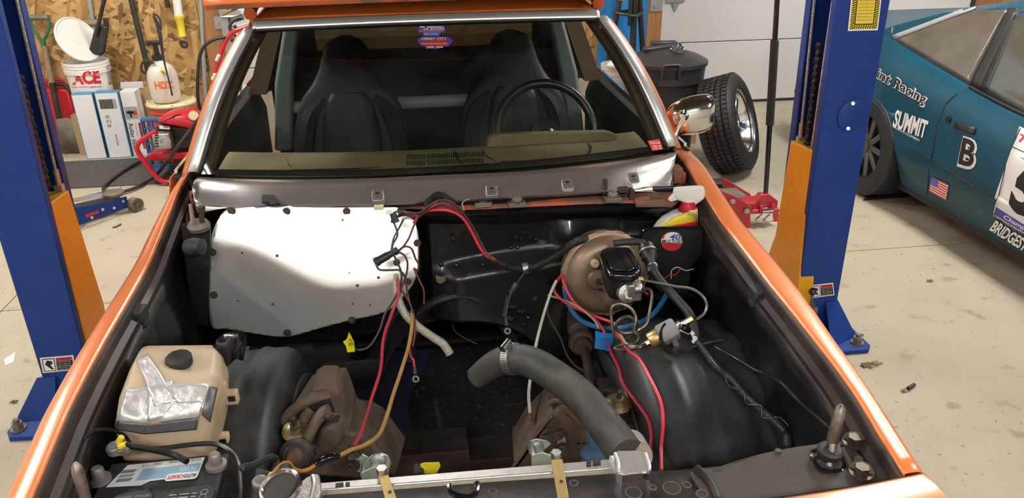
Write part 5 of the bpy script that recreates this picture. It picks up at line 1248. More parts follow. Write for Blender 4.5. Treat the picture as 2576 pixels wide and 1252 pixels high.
wire('stiff white metal line hanging from the booster to the bay floor', 'white_wire', .0042, [(1400,705,1.90),(1385,738,1.88),(1368,790,1.84),(1352,850,1.78),(1342,900,1.72),(1333,960,1.64),(1330,1000,1.58),(1335,1045,1.52)], 'brake_line', 'line')
tag(obj('line_nut', MB().cyl(Y(1335,1042,1.52), Y(1337,1056,1.50), .006, n=6), M_['rust_orange']), 'rusty flare nut on the end of the hanging white line', 'nut')
wire('thin grey wire falling behind the hose towards the shock mount', 'grey_wire', .0026, [(1375,760,1.90),(1382,800,1.86),(1410,850,1.80),(1425,890,1.74),(1450,922,1.68),(1490,945,1.60),(1510,980,1.54),(1525,1025,1.46)])
wire('bright red wire looping from the firewall past the blue tape tag', 'bright_red_wire', .0042, [(1414,690,1.92),(1418,712,1.91),(1445,760,1.86),(1490,792,1.80),(1540,812,1.74),(1552,840,1.70),(1580,880,1.62),(1610,905,1.56),(1635,950,1.50),(1662,1010,1.42),(1668,1060,1.36),(1664,1120,1.28),(1664,1182,1.20)])
wire('dark red wire running from the blue tape tag to the radiator', 'red_wire', .0042, [(1414,690,1.92),(1396,715,1.90),(1398,738,1.88),(1430,765,1.84),(1480,790,1.78),(1515,825,1.72),(1535,880,1.64),(1556,925,1.57),(1568,965,1.51),(1600,1010,1.44),(1630,1055,1.38),(1638,1100,1.32),(1634,1145,1.26)])
wire('tan wire running beside the red wires to the blue tape tag', 'cream_wire', .003, [(1378,742,1.90),(1420,755,1.86),(1460,775,1.80),(1495,805,1.75),(1506,825,1.72)])
wire('blue vacuum hose curving under the brake booster', 'blue_hose', .0072, [(1420,725,1.93),(1428,760,1.90),(1455,800,1.86),(1500,822,1.82),(1550,826,1.78),(1600,815,1.76),(1645,788,1.74),(1680,735,1.73)], 'vacuum_line', 'hose')
wire('coiled steel brake line below the master cylinder', 'steel_line', .0044, [(1618,726,1.70),(1634,728,1.69),(1640,745,1.68),(1634,785,1.66),(1625,815,1.64),(1600,832,1.62),(1570,838,1.62),(1550,826,1.62),(1556,806,1.62),(1580,796,1.62),(1600,812,1.62),(1596,838,1.62),(1560,858,1.62),(1545,840,1.62),(1538,800,1.64),(1540,772,1.65),(1560,764,1.65),(1585,775,1.64),(1600,800,1.62),(1595,830,1.61),(1606,850,1.60),(1590,868,1.59),(1560,868,1.59),(1548,878,1.58),(1580,878,1.57),(1612,870,1.56),(1624,866,1.56)], 'brake_line', 'line')
wire('pale steel brake line arching from the master cylinder to the solenoid valve', 'pale_line', .0036, [(1614,703,1.73),(1660,712,1.70),(1700,720,1.66),(1740,726,1.62),(1768,745,1.59),(1778,768,1.58),(1770,790,1.57),(1745,806,1.56),(1730,810,1.56)], 'brake_line', 'line')
wire('tan tube from the coil to the brass cup fitting', 'cream_wire', .0042, [(1546,812,1.66),(1562,845,1.62),(1580,868,1.58),(1605,872,1.56),(1620,866,1.56)], 'brake_line', 'line')
cf = thing('conduit_run', 'long black ribbed conduit lying along the right wheel housing', 'conduit', Y(1840,960,1.40))
ribbed('conduit', [(1748,850,1.53),(1770,880,1.49),(1800,920,1.44),(1840,955,1.39),(1880,1000,1.33),(1925,1040,1.28),(1960,1070,1.24),(1978,1095,1.22),(1982,1125,1.19)], .0105, M_['black_plastic'], cf)
obj('wire', MB().tube(YS([(1748,850,1.53),(1782,890,1.47),(1800,915,1.43),(1820,935,1.40),(1835,970,1.37),(1870,985,1.34),(1880,1015,1.31),(1915,1020,1.29),(1920,1050,1.27),(1960,1050,1.25),(1985,1075,1.23),(1975,1090,1.22)]), .0018, 6, 5), M_['black_wire'], cf)
wire('thin black cable crossing the right wheel housing to the fender corner', 'black_wire', .0036, [(1760,850,1.55),(1800,872,1.50),(1850,900,1.46),(1900,930,1.41),(1960,960,1.36),(2010,1010,1.29),(2050,1045,1.24),(2090,1080,1.19)], 'cable', 'cable')
wire('black zip tie strap across the conduit', 'rubber', .0035, [(1728,884,1.50),(1745,872,1.51),(1780,862,1.50),(1820,855,1.50)], 'cable_tie', 'tie')
wire('thin white wire curl beside the black tray', 'white_wire', .0016, [(1688,700,1.90),(1690,680,1.90),(1705,672,1.90),(1725,680,1.90),(1745,676,1.90)])
wire('short red wire beside the black tray', 'red_wire', .0020, [(1672,700,1.90),(1685,692,1.90),(1700,690,1.90),(1712,676,1.90)])
wire('short pink red wire end under the master cylinder', 'bright_red_wire', .0030, [(1618,726,1.72),(1624,736,1.72),(1630,740,1.72)])
wire('thin wire on the mat in front of the tunnel', 'steel_line', .0018, [(1138,815,1.95),(1150,838,1.90),(1200,865,1.86)])
wt = thing('wire_clip', 'white wire clip holding the red wire on the wheel housing', 'clip', Y(1665,1017,1.41))
obj('clip', MB().box(Y(1665,1017,1.405), (.016,.010,.012)).box(Y(1666,1026,1.40), (.006,.006,.012)), M_['white_plastic'], wt, bevel=.002)
# tape tags
def tagtape(lab, m, L, y, lines, ink):
    t = thing('tape_tag', lab, 'tape', Y(*L[0], y)); P = [Y(u, v, y+random.uniform(-.006,.006)) for u, v in L]
    obj('tape', MB().prism(P, (0,.003,0)), M_[m], t)
    for s, (u0, v1, u1, v0), rise in lines:
        a = Y(u0, v1, y-.012); b = Y(u1, v1+rise, y-.012); c = Y(u0+4, v0, y-.012); text('lettering', s, a, b-a, c-a, M_[ink], t)
tagtape('blue masking tape tag marked in pen hanging on the red wires', 'blue_tape', [(1498,832),(1515,838),(1540,840),(1544,856),(1536,886),(1520,880),(1496,876),(1498,850)], 1.66, [('VAC',(1508,858,1528,848),4),('PMP',(1514,872,1536,862),4)], 'ink_blue')
tagtape('yellow tape tag with pen marks hanging below the aluminium plate', 'yellow_tape', [(863,860),(872,854),(878,836),(886,852),(890,858),(893,884),(874,886),(870,870)], 1.755, [('N1',(876,858,887,850),2),('80',(876,868,886,860),2)], 'ink_black')
tagtape('bright yellow tape flag on a black plug behind the radiator rail', 'yellow_tape', [(1058,1168),(1068,1165),(1105,1164),(1108,1172),(1098,1190),(1056,1192)], 1.32, [], 'ink_black')
tag(obj('plug', MB().cyl(Y(1052,1172,1.33), Y(1054,1195,1.31), .012, n=10), M_['rubber']), 'black rubber plug under the yellow tape flag', 'plug')
tag(obj('connector', MB().box(Y(953,521,1.97), (.026,.014,.012)), M_['cream'], None, bevel=.002), 'small cream connector lying at the top edge of the aluminium plate', 'connector')
# ================================================================== two-post lift
def lift_post(label, s, yf, yr, ein, eout, erear, carr_uv, chain, cables, gus, plate, bolts):
    """s=+1: right post, open towards -x; s=-1: left post, open towards +x; ein/eout/erear: photo edges of the column"""
    def edge(e, y):
        a, b = Y(*e[0], y), Y(*e[1], y); k = (a.x-b.x)/(a.z-b.z); return (b.x-k*b.z, k)
    xi, ki = edge(ein, yf); xo, ko = edge(eout, yf); xr, kr = edge(erear, yr)
    t = thing('lift_post', label, 'lift post', ((xi+xo)/2, (yf+yr)/2, 0), 'two-post car lift')
    H = 2.75; th = .010
    def prof(z):
        a, b, c_ = xi+ki*z, xo+ko*z, xr+kr*z
        return [Vector((x, y, z)) for x, y in ((a,yf),(b,yf),(b,yr),(c_,yr),(c_,yr-.045),(c_+s*th,yr-.045),(c_+s*th,yr-th),(b-s*th,yr-th),(b-s*th,yf+th),(a+s*th,yf+th),(a+s*th,yf+.035),(a,yf+.035))]
    obj('column', MB().loft([prof(.018), prof(H)]), M_['lift_blue'], t, bevel=.004)
    def ip(z): a = max(s*(xi+ki*z), s*(xr+kr*z))*s + s*.11; return [Vector((x, y, z)) for x, y in ((a,yf+th+.001),(a+s*.004,yf+th+.001),(a+s*.004,yr-th-.001),(a,yr-th-.001))]
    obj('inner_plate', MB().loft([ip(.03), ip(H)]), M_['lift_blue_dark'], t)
    xc = xi-s*.015
    cpts = [px(u, v, x=xc) for u, v in carr_uv]; cpts[2:-1] = cpts[2:-1]
    obj('carriage', MB().prism(cpts, (s*.07,0,0)), M_['lift_yellow'], t, bevel=.004)
    c0, c1 = chain; n = 15
    cr = obj('chain', MB().cyl(c0, c1, .003, n=6), M_['chain'], t)
    d = (c1-c0).normalized(); side = d.cross(Vector((s,0,0))).normalized(); fr = d.cross(side); Lk = (c1-c0).length/n
    for k in range(n):
        for q in (-1, 0, 1):
            mb = MB(); R_ = Lk*.42
            p = c0+d*(Lk*(k+.5))+side*(.008*q if k % 2 else .012*q*.9)
            mb.loft([[p+fr*(R_*math.cos(a)*.8)+d*(R_*1.25*math.sin(a))+side*e for a in [2*math.pi*j/10 for j in range(10)]] for e in (-.0022,.0022)])
            obj('link', mb, M_['chain'], cr)
    for (a, b) in cables: obj('cable', MB().cyl(a, b, .0055, n=10), M_['cable'], t)
    a, b = cables[0]; obj('cable_end', MB().cyl(b, b+(a-b).normalized()*.07, .010, n=10).box(b, (.026,.026,.03)), M_['galv'], t)
    obj('base_plate', MB().prism(plate, (0,0,.018)), M_['lift_blue'], t, bevel=.003)
    obj('gusset', MB().prism(gus, (s*.003,.010,0)), M_['lift_blue'], t, bevel=.002)
    for q in bolts:
        p = Vector(q); obj('anchor_bolt', MB().cyl(p, p+Vector((0,0,.006)), .026, n=20).cyl(p+Vector((0,0,.006)), p+Vector((0,0,.028)), .019, n=6).cyl(p+Vector((0,0,.028)), p+Vector((0,0,.042)), .010, n=12), M_['steel_dirty'], t)
    return t
RY, LY = 2.64, 2.55
gx = 1.625
rp = lift_post('blue lift post beside the blue race car with a yellow carriage cover', 1, RY, RY+.30, ((2105,0),(2018,658)), ((2240,0),(2124,658)), ((2026,0),(1982,368)),
    ((1989,353),(2048,382),(2013,659),(1998,790),(1915,760),(1932,640),(1950,590)),
    (Y(2029,372,2.78), Y(2063,108,2.78)), [(Y(2058,-90,2.86), Y(2013,352,2.86)), (Y(2108,-90,2.71), Y(2042,375,2.71))],
    [Y(2077,759,RY-.004), Y(2109,756,RY-.004), Z(2154,846,.018), Z(2092,874,.018)],
    [Vector((1.36,2.47,0)), Vector((1.70,2.47,0)), Vector((1.725,2.50,0)), Vector((1.725,3.02,0)), Vector((1.36,3.02,0))], [(1.68,2.525,.018),(1.42,2.525,.018)])
lp_ = lift_post('blue lift post in the left foreground with a yellow carriage cover', -1, LY, LY+.30, ((0,38),(204,863)), ((0,610),(100,930)), ((65,0),(180,480)),
    ((126,512),(173,478),(262,764),(280,850),(240,900),(218,849)),
    (Y(122,478,2.68), Y(48,190,2.68)), [(Y(28,-60,2.75), Y(150,474,2.75)), (Y(-15,-20,2.62), Y(106,500,2.62))],
    [Y(92,952,LY-.004), Y(140,946,LY-.004), Z(140,1050,.018), Z(38,1062,.018)],
    [Vector((-1.24,2.36,0)), Vector((-1.56,2.385,0)), Vector((-1.58,2.42,0)), Vector((-1.58,2.93,0)), Vector((-1.24,2.93,0))], [(-1.545,2.43,.018),(-1.30,2.41,.018)])
def fq(uvs, y): return [Y(u, v, y) for u, v in uvs]
def warn(post, y, q):
    (tl, tr, br, bl) = q; A, B, C, Dd = [Y(u, v, y-.002) for u, v in (bl, br, tr, tl)]
    lb = obj('warning_label', MB().prism([A, B, C, Dd], (0,.0015,0)), M_['label_white'], post)
    def W(s, t, o=.003): return (A.lerp(B, s)).lerp(Dd.lerp(C, s), t)+Vector((0,-o+.002,0))
    obj('pictogram_frame', MB().prism([W(.05,.08), W(.42,.08), W(.42,.92), W(.05,.92)], (0,.0005,0)), M_['ink_black'], lb)
    obj('pictogram_field', MB().prism([W(.08,.13,.0036), W(.40,.13,.0036), W(.40,.87,.0036), W(.08,.87,.0036)], (0,.0005,0)), M_['label_white'], lb)
    obj('pictogram', MB().prism([W(.12,.55,.0042), W(.20,.82,.0042), W(.34,.74,.0042), W(.36,.58,.0042), W(.28,.50,.0042), W(.36,.22,.0042), W(.30,.20,.0042), W(.20,.40,.0042)], (0,.0004,0)), M_['ink_black'], lb)
    obj('text_field', MB().prism([W(.46,.08), W(.96,.08), W(.96,.70), W(.46,.70)], (0,.0005,0)), M_['ink_black'], lb)
    obj('red_field', MB().prism([W(.46,.72), W(.96,.72), W(.96,.92), W(.46,.92)], (0,.0005,0)), M_['ink_red'], lb)
    text('lettering', 'WARNING', W(.56,.76,.0038), W(.92,.76)-W(.56,.76), W(.56,.88)-W(.56,.76), M_['ink_black'], lb)
    for k, s_ in enumerate(('Keep hands and','fingers clear of','cable mechanism','during lift','operation')):
        text('lettering', s_, W(.49,.60-.12*k,.0038), W(.90,.6)-W(.49,.6), W(.49,.07)-W(.49,0), M_['ink_white'], lb)
warn(rp, RY, ((2034,718),(2096,711),(2099,742),(2037,750)))
warn(lp_, LY, ((100,900),(184,893),(190,930),(108,938)))
# big hazard notice, round cover and latch lever on the right post
A, B, C, Dd = [Y(u, v, RY-.003) for u, v in ((2133,78),(2208,76),(2222,-40),(2145,-40))]
nt_ = obj('hazard_notice', MB().prism([A, B, C, Dd], (0,.0015,0)), M_['label_white'], rp)
def W2(s, t, o=.0): return (A.lerp(B, s)).lerp(Dd.lerp(C, s), t)+Vector((0,-.001-o,0))
obj('yellow_field', MB().prism([W2(.04,.04), W2(.96,.04), W2(.96,1), W2(.04,1)], (0,.0005,0)), M_['ink_yellow'], nt_)
for k in range(20):
    for a, b in ((.05,.17),(.83,.95)):
        y0 = .03+k*.05; obj('hazard_stripe', MB().prism([W2(a,y0,.001), W2(b,y0+.035,.001), W2(b,y0+.06,.001), W2(a,y0+.025,.001)], (0,.0004,0)), M_['ink_black'], nt_)
for k in range(9):
    x0 = .17+k*.075; obj('hazard_stripe', MB().prism([W2(x0,.04,.001), W2(x0+.03,.04,.001), W2(x0+.065,.12,.001), W2(x0+.035,.12,.001)], (0,.0004,0)), M_['ink_black'], nt_)
obj('text_frame', MB().prism([W2(.18,.13,.0014), W2(.82,.13,.0014), W2(.82,1,.0014), W2(.18,1,.0014)], (0,.0004,0)), M_['ink_black'], nt_)
obj('text_field', MB().prism([W2(.21,.155,.0018), W2(.79,.155,.0018), W2(.79,1,.0018), W2(.21,1,.0018)], (0,.0004,0)), M_['ink_yellow'], nt_)
for k in range(10):
    text('lettering', 'xxxxxxx xxxx xxxxxx xx xxxxx', W2(.25,.22+.07*k,.0024), W2(.75,.2)-W2(.25,.2), W2(.25,.03)-W2(.25,0), M_['brass_strap'], nt_)
cc = Y(2144,290,RY); rc = (Y(2181,290,RY)-cc).length
cvr = obj('round_cover', MB().lathe([(.001,0),(rc,0),(rc,.004),(rc-.003,.006),(.001,.006)], cc, (0,-1,0), 40), M_['lift_blue'], rp)
for (u, v) in ((2146,260),(2134,323)): obj('screw', MB().cyl(Y(u, v, RY-.006), Y(u, v, RY-.013), .007, n=8), M_['alu'], cvr)
kb = Y(2044,733,RY-.05); lv = obj('latch_lever', MB().cyl(kb, Y(2040,775,RY-.03), .006, n=8).box(Y(2040,780,RY-.02), (.03,.05,.05)), M_['steel_dirty'], rp); obj('ball_knob', MB().ball(kb, .0165), M_['black_gloss'], lv)

# ================================================================== back wall left: tools, boxes, pressure washer
tag(obj('entry_mat', MB().prism([(-3.2,5.10,0),(-.9,5.10,0),(-.9,5.70,0),(-3.2,5.70,0)], (0,0,.008)), M_['rubber_mat']), 'dark grey floor mat in front of the wooden wall', 'mat')
def cardbox(name, lab, uvs, y, dep, mface, mside, parent=None):
    """uvs: front face tl,tr,br,bl"""
    tl, tr, br, bl = [Y(u, v, y) for u, v in uvs]; x0 = (tl.x+bl.x)/2; x1 = (tr.x+br.x)/2; zt = (tl.z+tr.z)/2
    t = thing(name, lab, 'box', ((x0+x1)/2, y+dep/2, 0), 'cardboard boxes by the wall')
    z0 = .0
    obj('carton', MB().ab((x0,y,z0),(x1,y+dep,zt)), mside, t, bevel=.003)
    obj('front_panel', MB().ab((x0+.006,y-.0015,z0+.006),(x1-.002,y,zt-.008)), mface, t)
    return t, x0, x1, z0, zt
t, x0, x1, z0, zt = cardbox('tall_box', 'tall white and blue carton, left one of the pair under the white bucket', ((179,236),(235,236),(264,392),(217,398)), 5.75, .068, M_['box_white'], M_['box_blue'])
t, x0, x1, z0, zt = cardbox('tall_box', 'tall white and blue carton with a barcode, right one of the pair', ((238,233),(296,230),(327,386),(272,392)), 5.75, .068, M_['box_white'], M_['box_blue'])
bcx = obj('barcode', MB().ab((x0+.02,5.7475,zt-.12),(x1-.02,5.7485,zt-.05)), M_['ink_grey'], t)
for k in range(16): obj('bar', MB().ab((x0+.022+k*.0058,5.7465,zt-.118),(x0+.0245+k*.0058+.001*(k%3),5.7474,zt-.052)), M_['ink_black'], bcx)
text('lettering', 'XXXXX\nXXX XX\nXXXXX', Vector((x0+.04,5.748,zt-.26)), (.035,0,0), (0,0,.10), M_['ink_grey'], t)
text('lettering', 'BD2P-S2360', Vector((x0+.075,5.748,zt-.31)), (0,0,-.08), (.014,0,0), M_['ink_black'], t)
t, x0, x1, z0, zt = cardbox('roller_seat_box', 'narrow white printed carton leaning between the tall boxes and the blue crate', ((299,232),(340,228),(368,376),(335,381)), 5.78, .11, M_['box_white'], M_['box_white'])
obj('picture_panel', MB().ab((x0+.008,5.777,zt-.20),(x1-.006,5.7785,zt-.11)), M_['ink_grey'], t)
obj('pictured_stool', MB().ball((x0+.045,5.776,zt-.15), (.028,.002,.012)).cyl((x0+.045,5.776,zt-.15),(x0+.045,5.776,zt-.185),.006,n=8), M_['ink_black'], t)
obj('red_badge', MB().ab((x1-.045,5.7755,zt-.17),(x1-.015,5.777,zt-.14)), M_['ink_red'], t)
text('lettering', 'Roller Seat', Vector((x0+.012,5.778,zt-.235)), (0,0,-.19), (.030,0,0), M_['ink_black'], t, bold=.01)
text('lettering', 'PITTSBURGH', Vector((x0+.080,5.778,zt-.235)), (0,0,-.16), (.018,0,0), M_['ink_black'], t)
text('lettering', 'Pneumatic', Vector((x0+.056,5.778,zt-.235)), (0,0,-.10), (.014,0,0), M_['ink_grey'], t)
obj('red_stripe', MB().ab((x1-.022,5.778,z0+.05),(x1-.006,5.7795,zt-.23)), M_['ink_red'], t)
# open brown carton behind
q = Y(335,215,5.93); ob_ = thing('open_carton', 'brown open cardboard carton standing behind the roller seat box', 'box', (q.x,6.0,0), 'cardboard boxes by the wall')
obj('carton', MB().ab((q.x-.09,5.93,0),(q.x+.10,6.0,q.z-.02)), M_['cardboard'], ob_, bevel=.003)
obj('flap', MB().prism([Vector((q.x-.09,5.93,q.z-.02)),Vector((q.x+.07,5.93,q.z-.02)),Vector((q.x+.075,5.92,q.z+.03)),Vector((q.x-.08,5.92,q.z+.03))],(0,-.004,0)), M_['box_white'], ob_)
obj('flap', MB().prism([Vector((q.x+.10,5.94,q.z-.10)),Vector((q.x+.10,5.94,q.z+.02)),Vector((q.x+.17,5.92,q.z+.16)),Vector((q.x+.15,5.92,q.z-.02))],(0,-.004,0)), M_['cardboard'], ob_)
# white bucket with its loose lid and a black scoop, standing on a hidden carton behind the pair
bk0 = Y(218,150,6.0); sup_t = bk0.z-.37
st_, *_ = cardbox('support_carton', 'plain brown carton hidden behind the tall boxes carrying the white bucket', ((170,300),(290,300),(290,392),(170,392)), 5.7, .01, M_['cardboard'], M_['cardboard']) if False else (None,)
tag(obj('support_carton', MB().ab((bk0.x-.15,5.86,0),(bk0.x+.15,6.14,max(.05,sup_t))), M_['cardboard'], None), 'plain brown carton behind the tall boxes under the white bucket', 'box', 'cardboard boxes by the wall')
by_ = 5.972
def bucket(name, lab, cx, cy, z0, zt, rb, rt, m, rings=True, n=36):
    t = thing(name, lab, 'bucket', (cx, cy, z0))
    pr = [(.001,z0),(rb,z0),(rb+(rt-rb)*.78,z0+(zt-z0)*.78),(rt*1.03,z0+(zt-z0)*.79),(rt*1.04,z0+(zt-z0)*.86),(rt*1.0,z0+(zt-z0)*.865),(rt*1.0,z0+(zt-z0)*.89),(rt*1.035,z0+(zt-z0)*.895),(rt*1.035,z0+(zt-z0)*.915),(rt,z0+(zt-z0)*.92),(rt,z0+(zt-z0)*.945),(rt*1.035,z0+(zt-z0)*.95),(rt*1.04,zt),(rt*.97,zt),(rb*.95,z0+.01),(.001,z0+.01)]
    o = obj('pail', MB().lathe(pr, (cx,cy,0), (0,0,1), n), m, t, sharp=30); return t, o
bt_, bo_ = bucket('white_bucket', 'white plastic bucket with red lettering standing behind the tall boxes', bk0.x, by_, max(.05,sup_t), bk0.z, .130, .150, M_['white_plastic'])
tr_ = bvh(bo_)
def ctext(s, u0, v1, u1, v0, rise, m, parent, tree, off=.0025, bold=0):
    return ptext(tree, s, (u0, v1), (u1, v1+rise), (u0-(v1-v0)*.2, v0), m, parent, off, bold=bold)
ctext('ACE', 183,214,255,181,-4, M_['ink_red'], bt_, tr_, bold=.05)
ctext('The helpful', 182,223,224,217,-2, M_['ink_red'], bt_, tr_, bold=.0); ctext('place.', 228,222,258,216,-2, M_['ink_black'], bt_, tr_)
patch('side_label', tr_, ((266,167),(278,163),(284,210),(273,213)), M_['ink_grey'], bt_, 4, 6, .002)
lc = Y(196,98,5.93); la = Vector((.62,-.62,.38)).normalized()
la = Vector((.80,-.42,.44)).normalized()
tag(obj('bucket_lid', MB().lathe([(.001,-.004),(.165,-.004),(.168,.004),(.165,.014),(.158,.016),(.152,.008),(.125,.004),(.03,.004),(.028,.008),(.001,.008)], Y(195,100,5.95), la, 40), M_['white_plastic'], None, sharp=30), 'white round bucket lid leaning inside the white bucket', 'lid')
sc_ = thing('scoop', 'black plastic scoop with a long handle standing in the white bucket', 'scoop', Y(246,130,5.98))
obj('blade', MB().prism([Y(u, v, 5.97) for u, v in ((221,134),(236,78),(252,66),(272,68),(262,132),(255,140))], (0,.03,0)), M_['black_plastic'], sc_, bevel=.006)
obj('handle', MB().tube(YS([(240,90,5.965),(248,60,5.96),(256,25,5.95),(264,-10,5.95),(270,-40,5.95)]), [.018,.014,.013,.015,.015], 10, 4), M_['black_plastic'], sc_)
obj('side_wall', MB().prism([Y(u, v, 5.955) for u, v in ((258,70),(272,68),(262,132),(250,134))], (0,-.02,0)), M_['black_plastic'], sc_, bevel=.003)
# shovels
s1 = thing('shovel', 'shovel with a green D handle leaning on the wall at the far left', 'shovel', Z(190,395,0))
obj('grip', MB().cyl(Y(78,44,6.08), Y(122,44,6.08), .020, n=12), M_['steel_dirty'], s1)
for L_ in (((78,44),(82,70),(98,92),(107,104)), ((122,44),(124,68),(115,92),(108,104))):
    obj('yoke', MB().tube(YS([(u, v, 6.08) for u, v in L_]), .010, 8, 4), M_['green_paint'], s1)
obj('ferrule', MB().cyl(Y(107,100,6.08), Y(112,120,6.075), .018, .016, n=12), M_['green_paint'], s1)
obj('shaft', MB().cyl(Y(112,118,6.075), Y(132,215,5.95), .020, n=12), M_['wood_grey'], s1)
obj('socket', MB().cyl(Y(130,208,5.95), Y(150,305,5.92), .021, .018, n=12), M_['rust_dark'], s1)
obj('blade', MB().loft([[Y(u, v, 5.90+.02*((i%2))) for i, (u, v) in enumerate(L_)] for L_ in (((140,300),(165,296),(190,300)),((146,340),(172,336),(198,340)),((156,385),(180,388),(205,384)))], False), M_['steel_dirty'], s1, solid=.004)
s2 = thing('shovel', 'shovel with a tan D handle behind the white bucket', 'shovel', (Y(232,58,6.1).x, 6.1, 0))
obj('grip', MB().cyl(Y(192,59,6.11), Y(262,56,6.11), .022, n=12), M_['wood_grey'], s2)
obj('grip_end', MB().box(Y(266,56,6.11), (.03,.03,.06)), M_['black_plastic'], s2, bevel=.005)
xq = Y(232,58,6.1); obj('shaft', MB().cyl((xq.x,6.136,xq.z-.02), (xq.x,6.136,.02), .0125, n=10), M_['wood_grey'], s2)
tag(obj('grey_pole', MB().cyl(Y(216,-60,6.12), Y(236,75,6.12), .014, n=10).cyl(Y(236,75,6.12), Vector((Y(236,75,6.12).x+.05,6.12,0)), .014, n=10), M_['grey_paint']), 'grey metal pole leaning on the wall behind the white bucket', 'pole')
gc = Y(148,255,6.02); g_ = thing('fuel_can', 'red fuel can behind the shovel at the far left', 'fuel can', (gc.x,6.02,0))
obj('body', MB().ab((gc.x-.12,6.01,0.0),(gc.x+.10,6.13,gc.z+.10)), M_['red_plastic'], g_, bevel=.025)
obj('handle', MB().tube([(gc.x-.07,6.05,gc.z+.10),(gc.x-.06,6.05,gc.z+.15),(gc.x+.04,6.05,gc.z+.15),(gc.x+.05,6.05,gc.z+.10)], .012, 8, 4), M_['red_plastic'], g_)
obj('spout', MB().tube(YS([(140,212,6.0),(158,212,6.0),(172,222,5.99),(182,235,5.98)]), .014, 8, 4), M_['black_plastic'], g_)
tag(obj('black_pole', MB().cyl(Y(320,-40,6.12), Y(388,240,6.06), .020, n=10).cyl(Y(388,240,6.06), Y(405,310,6.02), .020, n=10), M_['black_plastic']), 'black metal pole leaning on the wall beside the sprayer', 'pole')
tag(obj('conduit_pipe', MB().cyl(Y(501,-60,6.12), Vector((Y(506,260,6.12).x,6.12,0)), .014, n=12), M_['grey_paint']), 'grey conduit pipe running down the wooden wall', 'pipe')
wl = thing('work_light', 'white and yellow tubular work light hanging on the wooden wall', 'work light', Y(450,60,6.10))
obj('tube', MB().cyl(Y(438,-50,6.09), Y(450,40,6.09), .030, n=16), M_['white_plastic'], wl)
obj('handle', MB().lathe([(.036,0),(.036,.02),(.028,.03),(.026,.13),(.030,.15),(.001,.15)], Y(450,38,6.09), Y(462,110,6.09)-Y(450,38,6.09), 16), M_['ink_yellow'], wl)
obj('hook', MB().torus(Y(463,112,6.09), (0,1,0), .022, .008, 16, 6), M_['black_plastic'], wl)
obj('plug', MB().box(Y(421,8,6.10), (.03,.03,.06)), M_['black_plastic'], wl, bevel=.005)
# sprayer on the red bucket
rz0 = Y(430,254,5.62); rbx = rz0.x
rbk, rbo = bucket('red_bucket', 'red bucket with a cream lid under the sprayer', rbx, 5.62, 0.009, rz0.z-.02, .130, .148, M_['bucket_orange'])
obj('lid', MB().lathe([(.001,-.005),(.165,-.005),(.168,.006),(.160,.016),(.150,.018),(.146,.012),(.001,.012)], (rbx,5.62,rz0.z-.012), (0,0,1), 40), M_['cream'], rbk)
for k in range(10): a = 2*math.pi*k/10; obj('lid_tab', MB().box((rbx+.155*math.cos(a), 5.62+.155*math.sin(a), rz0.z+.006), (.018,.018,.006)), M_['cream'], rbk, bevel=.002)
zb_ = rz0.z+.0055; spx = Y(418,240,5.60).x
sp_ = thing('garden_sprayer', 'white pump sprayer with orange lettering standing on the red bucket', 'sprayer', (spx,5.60,zb_))
hsp = Y(410,150,5.60).z - zb_
tank = obj('tank', MB().lathe([(.001,0),(.075,0),(.092,.015),(.098,.05),(.099,hsp*.55),(.094,hsp*.72),(.075,hsp*.84),(.045,hsp*.92),(.035,hsp*.95),(.034,hsp),(.001,hsp)], (spx,5.60,zb_), (0,0,1), 36), M_['milky'], sp_, sharp=50)
tt_ = bvh(tank)
ctext('HDX', 391,224,438,205,-2, M_['ink_orange'], sp_, tt_, bold=.03)
zt_ = zb_+hsp
obj('collar', MB().lathe([(.001,0),(.038,0),(.038,.03),(.030,.035),(.001,.035)], (spx-.004,5.60,zt_), (0,0,1), 20), M_['black_plastic'], sp_)
obj('pump_handle', MB().box((spx-.005,5.60,zt_+.07), (.03,.03,.08)).box((spx-.005,5.60,zt_+.115), (.10,.035,.03)), M_['black_plastic'], sp_, bevel=.006)
obj('wand', MB().tube(YS([(385,40,5.56),(392,52,5.56),(402,85,5.55),(412,150,5.52),(428,215,5.49),(433,240,5.49)]), [.006,.012,.014,.007,.005,.007], 8, 5), M_['black_plastic'], sp_)
obj('sprayer_hose', MB().tube(YS([(388,160,5.54),(372,152,5.54),(358,158,5.54),(356,175,5.54),(366,185,5.56)]), .008, 8, 6).tube(YS([(385,36,5.56),(394,38,5.56),(403,52,5.56),(405,75,5.56)]), .007, 8, 5), M_['rust_dark'], sp_)
obj('sight_button', MB().ball(Y(408,177,5.505), .013), M_['ink_yellow'], sp_)
# blue crate
cr0 = Y(356,300,5.42); cr1 = Y(398,380,5.42)
crate = thing('milk_crate', 'blue plastic milk crate behind the red pressure washer', 'crate', (-1.8,5.55,0))
xa, xb = cr0.x-.0, cr0.x+.30; za = .009; zb2 = cr0.z
for k in range(7):
    z = za+.02+(zb2-za-.03)*k/6; obj('slat', MB().ab((xa,5.415,z-.008),(xb,5.425,z+.008)), M_['crate_blue'], crate)
for k in range(6):
    x = xa+(xb-xa)*k/5; obj('rib', MB().ab((x-.008,5.410,za),(x+.008,5.428,zb2)), M_['crate_blue'], crate)
for nm, (a, b) in (('end_wall', ((xa-.004,5.41,za),(xa+.004,5.46,zb2))), ('end_wall', ((xb-.004,5.41,za),(xb+.004,5.46,zb2))), ('rim', ((xa-.008,5.405,zb2-.012),(xb+.008,5.46,zb2+.006))), ('base', ((xa,5.41,za),(xb,5.46,za+.008)))): obj(nm, MB().ab(a, b), M_['crate_blue'], crate, bevel=.002)
